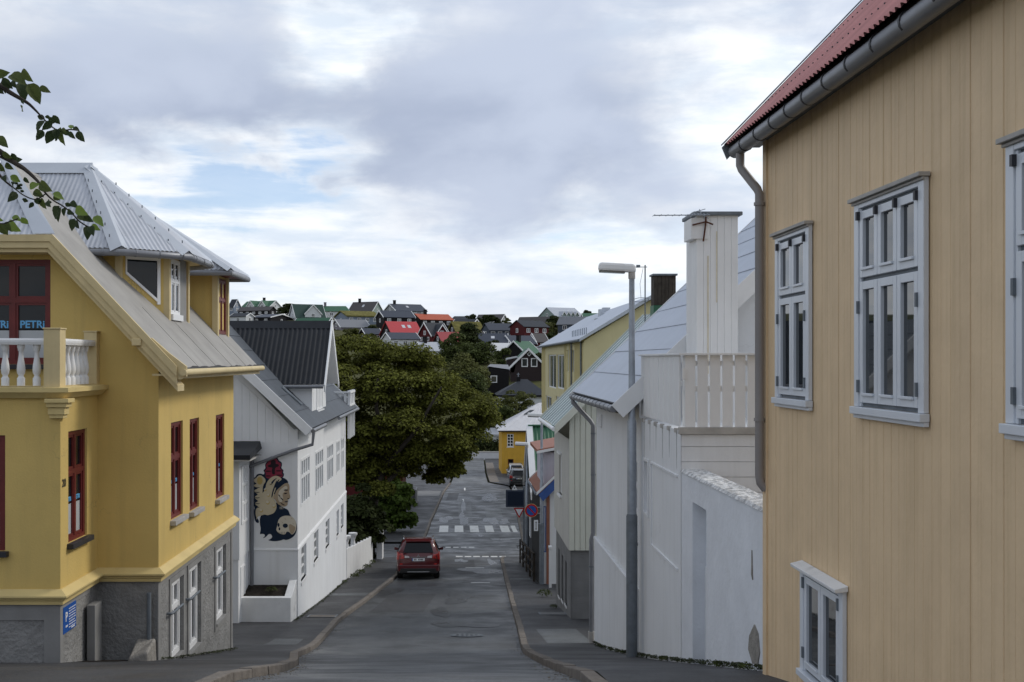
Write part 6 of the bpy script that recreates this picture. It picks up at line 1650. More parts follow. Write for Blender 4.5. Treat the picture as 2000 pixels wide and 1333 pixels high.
hh_('dark house with a green turf roof and one skylight', 875, 945, 16, 'L', 656, 648, 630, 'w_black', 'turf', nw=2, turf=True, sky=1, barge=False)
hh_('small grey house with a dark hipped roof behind the turf-roofed house', 878, 912, 0, 'L', 634, 628, 618, 'w_grey', 'r_dark', nw=2, hip=.3)
hh_('long grey roofed house behind dark hilltop shrubs', 930, 992, 14, 'R', 634, 626, 614, 'w_grey', 'r_brown', nw=2, y=385)
hh_('dark blue-grey house with slate roof and white windows', 942, 1012, 14, 'L', 660, 644, 632, 'w_dkblue', 'r_blue', nw=4, ng=1, barge=False)
hh_('red house with a broad dark roof and a band of white windows', 998, 1074, 26, 'L', 664, 638, 626, 'w_red', 'r_dark', th=35, nw=3, ng=1, rows=2, barge=False)
hh_('large grey-green house with four small roof dormers on the skyline', 1056, 1142, 30, 'L', 634, 618, 600, 'w_green', 'r_pale', gable='w_green', nw=3, dorm=[(.22, .12, .5), (.38, .12, .5), (.54, .12, .5), (.70, .12, .5)], barge=False, y=372)
hh_('low dark grey house beside the grey-green gable', 1013, 1078, 10, 'R', 634, 629, 619, 'w_grey', 'r_brown', nw=2, barge=False, y=366)
hh_('blue-grey block with shallow roof behind the yellow flats', 1092, 1156, 12, 'R', 658, 632, 619, 'w_dkblue', 'r_grey', nw=2, rows=2, barge=False)
hh_('green-roofed house at the skyline end behind the yellow flats', 1140, 1178, 0, 'L', 634, 621, 612, 'w_white', 'r_green', nw=2, y=362)
hh_('small red house with dark roof below the larger red house', 1037, 1071, 12, 'L', 674, 667, 652, 'w_red', 'r_brown', nw=1, ng=1)
hh_('house with a wide slate blue roof beside the hillside trees', 934, 984, 0, 'L', 680, 671, 652, 'w_grey', 'r_blue', nw=2, sky=1, y=272)
hh_('dark gable house with white verge and long grey roof', 980, 1048, 20, 'L', 680, 671, 656, 'w_black', 'r_blue', nw=1, ng=0)
hh_('pale house with a faded red ridge behind the brown gable house', 956, 1006, 18, 'L', 698, 689, 671, 'w_white', 'r_light', th=38, nw=1)
hh_('black house with white bargeboards behind the brown gable house', 982, 1060, 46, 'L', 704, 691, 667, 'w_black', 'r_green', th=55, nw=0, ng=0, chim=.3)
# brown-black house with white trimmed gable towards the viewer
B8 = thing('house', 'brown-black house with white-trimmed gable, two white windows and a small diamond window', 'house', (wx(1000, 200), 200, G(200)))
y = 200; s = lambda a, b: (wx(a, y), y, wz(b, y))
MB().prism([s(998, 790), s(1068, 790), s(1068, 718), s(1032, 684), s(998, 716)], (0, 9, 0)).build('wall', M['w_brown'], B8)
for a, b in (((992, 722), (1032, 683)), ((1074, 724), (1032, 683))):
    A_, B_ = Vector(s(*a)), Vector(s(*b))
    for o_ in (Vector((0, -.5, 0)),): rf = MB().prism([A_ + o_, B_ + o_, B_ + o_ + Vector((0, 10, 0)), A_ + o_ + Vector((0, 10, 0))], (0, 0, .25)).build('roof', M['r_green'], B8)
    MB().hexa([A_ + Vector((0, -.6, -.2)), B_ + Vector((0, -.6, -.2)), B_ + Vector((0, -.5, -.2)), A_ + Vector((0, -.5, -.2)), A_ + Vector((0, -.6, .3)), B_ + Vector((0, -.6, .3)), B_ + Vector((0, -.5, .3)), A_ + Vector((0, -.5, .3))]).build('bargeboard', T_, B8)
f = fr_south(wx(998, y), y, wz(790, y))
for a, b in ((1018.5, 1031), (1037, 1049.5)):
    window(B8, fr_off(f, wx(a, y) - wx(998, y), wz(717, y) - wz(790, y), .05), wx(b, y) - wx(a, y), wz(700, y) - wz(717, y), 1, (1,), T_, M['glass_far'], frame=.16, sash=0, thick=.06)
c = Vector(s(1033.5, 692)); dsz = .42
dw = MB().prism([c + Vector((-dsz, -.04, 0)), c + Vector((0, -.04, -dsz)), c + Vector((dsz, -.04, 0)), c + Vector((0, -.04, dsz))], (0, -.05, 0)).build('window', T_, B8)
MB().prism([c + Vector((-dsz * .6, -.09, 0)), c + Vector((0, -.09, -dsz * .6)), c + Vector((dsz * .6, -.09, 0)), c + Vector((0, -.09, dsz * .6))], (0, -.01, 0)).build('pane', M['glass_far'], dw)
MB().prism([s(989, 700), s(1010, 696), s(1012, 700), s(990, 704)], (0, 4, 0)).build('dormer_roof', M['r_light'], B8)
MB().prism([s(990, 703), s(1010, 699), s(1004, 728), s(990, 728)], (0, 3, 0)).build('side_wing', M['w_brown'], B8)
MB().prism([s(1059, 683), s(1064, 683), s(1064, 672), s(1059, 672)], (0, .8, 0)).build('chimney', M['w_black'], B8)
b9 = thing('house', 'small black house with one white-framed window at the hill foot', 'house', (wx(955, 185), 185, G(185)))
y = 185
MB().prism([s(954, 770), s(994, 770), s(994, 722), s(954, 716)], (0, 6, 0)).build('wall', M['w_black'], b9)
MB().hexa([s(952, 718), s(996, 724), (wx(996, y), y + 7, wz(716, y)), (wx(960, y), y + 7, wz(714, y)), s(952, 716), s(996, 722), (wx(996, y), y + 7, wz(713, y)), (wx(960, y), y + 7, wz(712, y))]).build('roof', M['r_grey'], b9)
window(b9, fr_off(fr_south(wx(958, y), y, wz(748, y)), 0, 0, .05), wx(971, y) - wx(958, y), wz(734, y) - wz(748, y), 1, (1,), T_, M['glass_far'], frame=.14, sash=0, thick=.06)
# white house with black hipped roof
H9 = thing('house', 'white house with a black hipped roof and dark chimney above the orange house', 'house', (wx(1013, 163), 163, G(163)))
y = 163.0; xa, xb = wx(975, y), wx(1066, y); ze = wz(772, y); zb = G(y) - 3; dd = 8.0
f = fr_south(xa, y, zb)
hs = [(wx(a, y) - xa, wx(b, y) - xa, wz(792, y) - zb, wz(779, y) - zb) for a, b in ((980, 984), (1028, 1039))]
m = MB(); m.wall(f, xb - xa, ze - zb, hs, .15); m.box(xa, xb, y + .2, y + dd, zb, ze - .01); m.build('wall', M['w_white'], H9)
for hl in hs: window(H9, fr_off(f, hl[0], hl[2], -.03), hl[1] - hl[0], hl[3] - hl[2], 1, (1,), T_, M['glass_far'], frame=.1, sash=0, thick=.05)
e = .45; P = [Vector((xa - e, y - e, ze)), Vector((xb + e, y - e, ze)), Vector((xb + e, y + dd + e, ze)), Vector((xa - e, y + dd + e, ze))]
r0, r1 = Vector((wx(1018, y + 4), y + dd / 2, wz(741, y + 4))), Vector((wx(1030, y + 4), y + dd / 2, wz(741, y + 4)))
m = MB(); m.face([P[0], P[1], r1, r0]); m.face([P[1], P[2], r1]); m.face([P[2], P[3], r0, r1]); m.face([P[3], P[0], r0]); m.face(P[::-1]); rf = m.build('roof', M['r_dark'], H9)
MB().box(xa - e, xb + e, y - e - .1, y - e, ze - .25, ze).build('gutter', M['w_black'], H9)
MB().box(wx(1011.5, y), wx(1019, y), y + 3.4, y + 4.2, wz(750, y), wz(737, y)).build('chimney', M['w_black'], rf)
MB().tube([(wx(1015, y), y + 3.8, wz(740, y)), (wx(1015, y), y + 3.8, wz(729, y))], .05, 5).tube([(wx(1012, y), y + 3.8, wz(732, y)), (wx(1018, y), y + 3.8, wz(732, y))], .04, 5).build('antenna', M['galv'], rf)
sh = thing('shed', 'low building with pale roof half hidden behind the big tree near the hedge', 'shed', (wx(945, 150), 150, G(150)))
y = 150.0
MB().hexa([s(905, 849), s(978, 852), (wx(978, y), y + 7, wz(838, y)), (wx(905, y), y + 7, wz(836, y)), s(905, 846), s(978, 849), (wx(978, y), y + 7, wz(835, y)), (wx(905, y), y + 7, wz(833, y))]).build('roof', M['r_light'], sh)
MB().box(wx(908, y), wx(976, y), y + .3, y + 6, wz(885, y), wz(850, y)).build('wall', M['w_white'], sh)
gb = thing('house', 'grey-beige house half hidden between the trees above the shed', 'house', (wx(960, 158), 158, G(158)))
y = 158.0
MB().box(wx(950, y), wx(976, y), y, y + 5, wz(840, y), wz(792, y)).build('wall', M['w_grey'], gb)
MB().box(wx(948, y), wx(978, y), y - .4, y + 5.4, wz(792, y), wz(789, y)).build('roof', M['r_grey'], gb)
window(gb, fr_off(fr_south(wx(958, y), y, wz(812, y)), 0, 0, .05), 1.2, 1.0, 2, (1,), T_, M['glass_far'], frame=.1, sash=0, thick=.06)
rd = thing('house', 'dark red house glimpsed behind the leafy bush', 'house', (wx(745, 80), 80, G(80)))
y = 84.0
m = MB(); m.box(wx(640, y), wx(786, y), y, y + 6, G(y) - .5, wz(905, y)); m.build('wall', M['w_red'], rd)
MB().box(wx(740.5, y), wx(742.8, y), y - .08, y, wz(975, y), wz(936, y)).build('corner_board', T_, rd)
MB().box(wx(697, y), wx(706, y), y - .06, y, wz(950, y), wz(905, y)).build('window', M['glass_lit'], rd)
MB().hexa([s(635, 908), s(790, 908), (wx(790, y), y + 6, wz(880, y)), (wx(635, y), y + 6, wz(880, y)), s(635, 905), s(790, 905), (wx(790, y), y + 6, wz(877, y)), (wx(635, y), y + 6, wz(877, y))]).build('roof', M['r_dark'], rd)
fl = thing('wall', 'pale low wall beside the pavement under the big tree', 'wall', (wx(820, 93), 93, G(93)))
MB().box(wx(813, 88), wx(815.5, 88), 86, 88, G(88), G(88) + 1.3).box(wx(700, 88), wx(815, 88), 87.8, 88, G(88), G(88) + 1.1).build('wall_face', M['w_grey'], fl)
# ------------------------------------------------------------------ trees
def tree(label, x, y, zg, top, r, mat, n=40, per=200, leaf=.3, seed=1, name='tree', trunk=True, ry=None, low=-.6, base=None):
    """crown from base height to top, radius r"""
    base = base if base is not None else zg + (top - zg) * .22
    t = thing(name, label, 'tree' if name != 'shrub' else 'shrub', (x, y, zg))
    rz = (top - base) / 2
    cl = crown_clumps((x, y, base + rz), (r, ry or r, rz), n, max(r, rz) * .34, seed, low)
    foliage('crown', cl, per, leaf, mat, t, seed=seed)
    if trunk:
        MB().tube([(x, y, zg - .6), (x + .05, y, base + rz * .4), (x, y + .1, base + rz * 1.3)], [r * .07 + .06, r * .05 + .05, .04], 7).build('trunk', M['bark'], t, smooth=True)
    return t
def ptree(label, px, y, top, base, rpx, mat, **k):
    return tree(label, wx(px, y), y, G(y) if y < 145 else terrain_z(wx(px, y), y), wz(top, y), rpx * y / F, mat, base=wz(base, y), **k)
# the big tree over the road
def big_tree():
    x, y = -4.3, 54.6; zg = G(y)
    t = thing('tree', 'big broad sycamore leaning over the road beside the white fence, trunk wrapped in ivy', 'tree', (x, y, zg))
    limbs = MB()
    limbs.tube([(x, y, zg - .5), (x + .05, y, zg + 1.6), (x + .25, y + .3, zg + 3.2), (x + .8, y + 1.0, zg + 5.2), (x + 1.4, y + 2, zg + 8)], [.30, .25, .24, .2, .1], 9)
    limbs.build('trunk', M['bark'], t, smooth=True)
    for p in ([(x + .25, y + .3, zg + 3.2), (x + 1.9, y + 1, zg + 4.8), (x + 3.8, y + 2, zg + 6.2)], [(x + .2, y + .3, zg + 3), (x - .9, y + 1.2, zg + 5), (x - 1.8, y + 2, zg + 7)], [(x + .6, y + .7, zg + 4.4), (x + 2.4, y - .4, zg + 6.5), (x + 3.6, y - .8, zg + 8.6)], [(x + .8, y + 1, zg + 5.2), (x + .4, y - .5, zg + 7.5), (x + .5, y - 1, zg + 9)]):
        MB().tube(p, [.15, .10, .04], 7).build('limb', M['bark'], t, smooth=True)
    g = random.Random(11); cl = []
    c = Vector((wx(690, 57.5), 57.5, wz(825, 57.5))); rr = Vector((6.9, 4.4, 4.35))
    for _ in range(60):
        d = Vector((g.uniform(-1, 1), g.uniform(-1, 1), g.uniform(-.9, .8)))
        cl.append(((c.x + d.x * rr.x * .6, c.y + d.y * rr.y * .5, c.z + d.z * rr.z * .55), (1.1, 1.1, .8)))
    while len(cl) < 350:
        d = Vector((g.gauss(0, 1), g.gauss(0, 1), g.gauss(0, 1))).normalized()
        k = .80 + .18 * g.random() ** .7
        if d.z < 0: k *= 1 + .28 * d.z
        w = 1 + .05 * math.sin(4 * math.atan2(d.x, d.z) + 1.3) + .06 * math.sin(6 * d.y + 5 * d.x + 2)
        s_ = g.uniform(.6, 1.2)
        p = Vector((c.x + d.x * rr.x * k * w, c.y + d.y * rr.y * k * w, c.z + d.z * rr.z * k * w))
        cl.append((tuple(p), (s_, s_, s_ * .55)))
    for px, py, y2, s_ in ((668, 860, 55, .9), (672, 905, 54, .9), (690, 940, 54, 1.0), (715, 915, 54.5, 1.0), (735, 950, 54.5, .9), (760, 925, 56, 1.0), (790, 915, 57, 1.0), (830, 905, 58, .9), (862, 915, 58, .8), (884, 905, 58, .7), (900, 890, 58, .7), (868, 925, 58, .6), (850, 930, 58, .6), (885, 918, 58, .6), (780, 700, 57, .8), (800, 715, 57, .8), (820, 730, 57, .8), (700, 880, 54, 1.1), (650, 820, 56, .9), (655, 770, 57, .9), (650, 720, 58, .9), (915, 850, 58, .8)):
        for _ in range(3):
            q = Vector(wp(px + g.uniform(-12, 12), py + g.uniform(-12, 12), y2 + g.uniform(-1, 1))); cl.append((tuple(q), (s_ * .8, s_ * .8, s_ * .5)))
    foliage('crown', cl, 560, .150, M['leaf_big'], t, seed=3, flat_=1.0)
    ivy = [((x + .3 * math.cos(k * 2.1), y + .25 * math.sin(k * 2.1), zg + .15 + k * .16), (.22, .22, .22)) for k in range(20)]
    foliage('ivy', ivy, 60, .13, M['leaf_dark'], t, seed=8)
big_tree()
ptree('dark shrub behind the white fence under the big tree', 700, 53.2, 965, 1085, 42, M['leaf_dark'], n=34, per=240, leaf=.22, seed=21, name='shrub')
ptree('leafy light green bush at the far corner of the junction', 768, 70.0, 942, 1052, 33, M['leaf_bush'], n=46, per=260, leaf=.26, seed=22, name='shrub')
ptree('dark lower bush beside the light green bush at the junction', 706, 66.0, 965, 1050, 36, M['leaf_dark'], n=34, per=220, leaf=.25, seed=23, name='shrub')
for i, (lab, px, y, top, base, r, mat, nn, lf) in enumerate([
    ('tall dark spire-topped conifer among the hillside trees', 918, 236, 634, 720, 20, 'leaf_dark', 34, .55),
    ('broad dark tree under the conifer on the hillside', 893, 228, 662, 760, 42, 'leaf_mid', 44, .6),
    ('wide mid-green tree right of the conifer', 934, 222, 672, 770, 28, 'leaf_mid', 40, .6),
    ('rounded olive tree at the hill foot behind the big sycamore', 908, 178, 700, 830, 36, 'leaf_olive', 48, .5),
    ('dark tree at the hill foot beside the small black house', 926, 172, 735, 830, 18, 'leaf_mid', 36, .45),
    ('dark tree lower down between the sycamore and the hipped white house', 905, 172, 740, 850, 34, 'leaf_dark', 40, .5),
    ('young loose tree before the white house with the black hip roof', 996, 152, 772, 835, 16, 'leaf_olive', 26, .30),
    ('second young loose tree nearer the yellow flats', 1022, 154, 768, 830, 16, 'leaf_olive', 26, .30),
    ('small green tree beside the orange house roof', 985, 147, 795, 850, 14, 'leaf_mid', 26, .3),
    ('dark green tree between green-roofed and dark-roofed skyline houses', 561, 372, 590, 634, 17, 'leaf_dark', 30, .75),
    ('dark shrub mass on the hilltop left of the long grey roof', 920, 352, 614, 648, 17, 'leaf_dark', 30, .7),
    ('dark round hilltop tree before the long grey roof', 960, 346, 617, 650, 17, 'leaf_dark', 30, .7),
    ('pale scrubby hilltop bush at the end of the long grey roof', 990, 352, 622, 646, 8, 'leaf_olive', 16, .6),
    ('dark bush between the grey-green house and the blue-grey block', 1083, 330, 618, 656, 12, 'leaf_dark', 24, .7),
    ('olive scrub on the slope under the grey-green house', 1068, 308, 634, 664, 22, 'leaf_olive', 28, .7),
    ('dark bush beside the small red house', 1080, 285, 652, 684, 14, 'leaf_dark', 24, .6),
    ('small bush before the dark blue-grey house', 975, 312, 642, 664, 10, 'leaf_mid', 18, .6),
    ('dark bush below the pale-roofed brown house', 722, 308, 638, 664, 16, 'leaf_dark', 22, .6),
    ('brownish scrub on the slope over the big sycamore', 690, 300, 644, 668, 18, 'leaf_olive', 22, .6),
    ('dark bush between the black house and the bright red roof', 770, 318, 650, 672, 10, 'leaf_dark', 16, .6),
    ('green garden tree before the brown gable house', 985, 212, 678, 722, 14, 'leaf_mid', 24, .5),
    ('dark tree behind the pale shed', 960, 156, 792, 880, 16, 'leaf_dark', 28, .4)]):
    ptree(lab, px, y, top, base, r, M[mat], n=nn, per=200, leaf=lf * .75, seed=50 + i)

more = [('low dark-roofed house between the orange-roofed house and the hilltop shrubs', 884, 934, 10, 'R', 640, 632, 624, 'w_grey', 'r_dark'), ('dark house with brown roof under the turf-roofed house', 905, 950, 14, 'L', 668, 660, 648, 'w_brown', 'r_brown'), ('grey house with slate roof below the dark blue-grey house', 1000, 1040, 12, 'R', 662, 654, 645, 'w_grey', 'r_blue'), ('white house end peeping out beside the yellow flats eaves', 1046, 1066, 8, 'L', 700, 690, 678, 'w_white', 'r_grey'), ('dark roofed house before the blue-grey block', 1090, 1130, 12, 'L', 672, 664, 652, 'w_black', 'r_dark'), ('dark brown house behind the low white house above the tree', 700, 744, 14, 'L', 660, 652, 642, 'w_brown', 'r_blue')]
for m_ in more: hh_(*m_, nw=2)
for i, (lab, px, y, top, base, r, mat) in enumerate([('dark garden tree below the grey-green skyline house', 1046, 325, 630, 652, 10, 'leaf_mid'), ('olive bush below the dark brown house on the slope', 720, 290, 652, 680, 16, 'leaf_olive'), ('dark bush between the oxblood and the turf-roofed house', 905, 285, 645, 680, 12, 'leaf_dark'), ('olive garden bush beside the pale house with black chimney', 868, 265, 668, 700, 10, 'leaf_olive'), ('dark bush under the slate blue roof on the slope', 965, 262, 668, 700, 14, 'leaf_dark'), ('mid-green bush before the dark gable house with white verge', 1010, 250, 676, 704, 10, 'leaf_mid'), ('small dark bush at the skyline beside the green-roofed house', 1146, 372, 606, 626, 6, 'leaf_dark'), ('dark garden bush under the orange-roofed house', 888, 330, 634, 656, 9, 'leaf_dark'), ('low olive scrub on the slope before the red house', 1058, 290, 655, 680, 12, 'leaf_olive'), ('dark tree right behind the brown gable house', 1050, 235, 690, 740, 12, 'leaf_dark')]):
    ptree(lab, px, y, top, base, r, M[mat], n=24, per=160, leaf=.5, seed=90 + i)
# ================================================================== STREET FURNITURE AND VEHICLES
def street_lamp(label, x, y, H, head=1.0):
    """H = height of the lamp head above the ground"""
    zg = G(y) + PAVE
    t = thing('street_lamp', label, 'street lamp', (x, y, zg), group='street lamps along the pavement by the white houses')
    h = .092 * head
    MB().tube([(0, 0, -.3), (0, 0, 2.3), (0, 0, 2.34)], [h, h, h * .82], 14).build('base_sleeve', M['galv_dark'], t, local=True, smooth=True)
    MB().tube([(0, 0, 2.34), (0, 0, 3.85), (0, 0, 3.88), (0, 0, H - .05)], [h * .82, h * .80, h * .62, h * .48], 14).build('pole', M['galv'], t, local=True, smooth=True)
    MB().tube([(0, 0, H - .16), (0, 0, H - .02)], h * .62, 12).build('collar', M['ledge'], t, local=True, smooth=True)
    L_ = .60 * head
    m = MB(); m.hexa([(-L_ + .05, -.10, H - .03), (.07, -.08, H - .06), (.07, .08, H - .06), (-L_ + .05, .10, H - .03), (-L_ + .07, -.085, H + .11), (.05, -.06, H + .08), (.05, .06, H + .08), (-L_ + .07, .085, H + .11)])
    m.build('lamp_head', M['white_worn'], t, local=True, bevel=.04)
    MB().hexa([(-L_ + .08, -.085, H - .055), (-.12, -.075, H - .075), (-.12, .075, H - .075), (-L_ + .08, .085, H - .055), (-L_ + .07, -.09, H - .03), (-.12, -.08, H - .05), (-.12, .08, H - .05), (-L_ + .07, .09, H - .03)]).build('lens', M['glass_lit'], t, local=True)
    MB().box(-.02, .02, -h - .004, -h + .01, .55, .95).build('service_door', M['galv_dark'], t, local=True)
    return t
L1 = street_lamp('tall grey street lamp in front of the white rendered house, nearest the viewer', 2.88, 18.0, EYE + 1.50 - G(18) - PAVE)
mb = MB()
for zz in (-1.75, -2.72): mb.tube([(-.075, 0, EYE + zz - G(18) - PAVE), (-.078, -.03, EYE + zz - G(18) - PAVE + .01)], .02, 6)
L2 = street_lamp('second street lamp, between the cream house and the small white house with a brown-red roof', wx(1058, 41.9), 41.9, 6.42)
L3 = street_lamp('farthest street lamp, against the white bargeboard of the green-roofed house', wx(1029.5, 49.0), 49.0, EYE - (868 - 705) * 49 / F - G(49) - PAVE)
M['sign_red'] = flat('sign_red', (.42, .02, .02), .45); M['sign_yellow'] = flat('sign_edge', (.55, .45, .25), .5); M['board_dark'] = flat('dark_board', (.018, .026, .045), .4); M['board_frame'] = flat('board_frame', (.05, .06, .085), .5)
def disc(mb, c, r, y0, y1, n=32, mi=0):
    mb.prism([(c[0] + r * math.cos(2 * math.pi * k / n), y0, c[2] + r * math.sin(2 * math.pi * k / n)) for k in range(n)], (0, y1 - y0, 0), mi)
ys_ = 41.72; c = wp(1038, 997.5, ys_); r = 13.2 * ys_ / F
ns = thing('no_parking_sign', 'round blue and red no parking sign on a street lamp', 'sign', c)
m = MB(); disc(m, c, r, ys_, ys_ + .02); m.build('plate', M['sign_yellow'], ns)
m = MB(); disc(m, c, r * .95, ys_ - .004, ys_ - .0005); m.build('red_ring', M['sign_red'], ns)
m = MB(); disc(m, c, r * .70, ys_ - .009, ys_ - .0045); m.build('blue_field', M['sign_blue'], ns)
d_ = Vector((math.cos(R(-47)), 0, math.sin(R(-47)))); n_ = Vector((-d_.z, 0, d_.x)); cv = Vector((c[0], ys_ - .0095, c[2]))
MB().prism([cv - d_ * r * .74 - n_ * r * .095, cv + d_ * r * .74 - n_ * r * .095, cv + d_ * r * .74 + n_ * r * .095, cv - d_ * r * .74 + n_ * r * .095], (0, -.004, 0)).build('red_bar', M['sign_red'], ns)
MB().box(c[0], wx(1057, 41.9), ys_ + .02, ys_ + .06, c[2] + .1, c[2] + .13).box(c[0], wx(1057, 41.9), ys_ + .02, ys_ + .06, c[2] - .13, c[2] - .1).build('bracket', M['galv'], ns)
c2 = wp(1047, 1027, ys_)
pl = thing('arrow_plate', 'small white plate with a vertical double arrow under the no parking sign', 'sign', c2)
hw, hh2 = 4 * ys_ / F, 10.7 * ys_ / F
MB().box(c2[0] - hw, c2[0] + hw, ys_, ys_ + .02, c2[2] - hh2, c2[2] + hh2).build('plate', M['sign_white'], pl, bevel=.004)
m = MB(); m.box(c2[0] - .012, c2[0] + .012, ys_ - .004, ys_, c2[2] - hh2 * .7, c2[2] + hh2 * .7)
for sg in (-1, 1): m.prism([(c2[0] - .035, ys_ - .004, c2[2] + sg * hh2 * .55), (c2[0] + .035, ys_ - .004, c2[2] + sg * hh2 * .55), (c2[0], ys_ - .004, c2[2] + sg * hh2 * .8)], (0, .004, 0))
m.build('arrow', M['black_iron'], pl)
MB().box(c2[0], wx(1057, 41.9), ys_ + .02, ys_ + .05, c2[2] + .05, c2[2] + .08).build('bracket', M['galv'], pl)
yq = 54.6
yp_ = thing('sign_post', 'dark steel sign post at the near corner of the junction', 'post', (wx(1023.5, yq), yq, G(yq)))
MB().tube([(wx(1023.5, yq), yq, G(yq)), (wx(1023.5, yq), yq, wz(950, yq))], .055, 8).build('pole', M['galv_dark'], yp_)
MB().tube([(wx(1023.5, yq), yq, G(yq)), (wx(1023.5, yq), yq, G(yq) + .35)], .13, 8).build('foot', M['black_iron'], yp_)
yg_ = thing('give_way_sign', 'red-edged white give way triangle on the junction sign post', 'sign', wp(1014, 1000, yq))
y = yq - .10; s2 = lambda a, b: Vector((wx(a, y), y, wz(b, y)))
MB().prism([s2(1003, 992.5), s2(1025, 992.5), s2(1014, 1012.5)], (0, .02, 0)).build('plate', M['sign_red'], yg_)
MB().prism([s2(1006.8, 994.8), s2(1021.2, 994.8), s2(1014, 1008)], (0, -.006, 0)).build('white_field', M['sign_white'], yg_)
MB().box(wx(1014, y), wx(1023, y), y + .02, y + .07, wz(999, y), wz(997, y)).build('bracket', M['galv_dark'], yg_)
bd = thing('sign_board', 'dark framed hanging board with a little white house-shaped top on the junction sign post', 'sign', wp(1006, 974, yq))
y = yq - .06
MB().box(wx(988, y), wx(1024, y), y, y + .10, wz(991, y), wz(957.5, y)).build('frame', M['board_frame'], bd, bevel=.01)
MB().box(wx(991.5, y), wx(1021.5, y), y - .006, y + .001, wz(988, y), wz(961, y)).build('panel', M['board_dark'], bd)
m = MB(); m.prism([s2(1000, 958), s2(1010.5, 958), s2(1009, 954.5), s2(1007.5, 954), s2(1007, 951), s2(1005, 947.5), s2(1003, 951), s2(1002.5, 954), s2(1001, 954.5)], (0, .06, 0)); m.build('top_ornament', M['white_worn'], bd)
m = MB(); disc(m, s2(1005, 953.5), .035, y - .004, y, 10); m.build('ornament_hole', M['black_iron'], bd)

# ------------------------------------------------------------------ cars
M['car_red'] = pm('red_car_paint', (.085, .004, .007), .28, .05, 2, spec=.4); M['car_black'] = pm('black_car_paint', (.012, .012, .014), .25, .05, 2, spec=.6); M['car_silver'] = pm('silver_car_paint', (.52, .54, .57), .3, .05, 2, spec=.6, metal=.3)
for k in ('car_red', 'car_black', 'car_silver'):
    b = M[k].node_tree.nodes['Principled BSDF']; b.inputs['Coat Weight'].default_value = .5; b.inputs['Coat Roughness'].default_value = .06
M['tyre'] = pm('tyre_rubber', (.012, .012, .012), .85, .2, 8); M['plastic'] = pm('black_plastic', (.015, .015, .016), .6, .15, 8); M['chrome'] = pm('chrome', (.7, .7, .7), .15, .03, 3, metal=1.0)
M['tail_red'] = pm('tail_light_red', (.38, .02, .015), .15, .1, 6, spec=.7); M['tail_clear'] = pm('clear_lens', (.55, .5, .5), .15, .1, 6, spec=.7); M['car_glass'] = glass('car_glass', (.004, .005, .006), .03, .3)
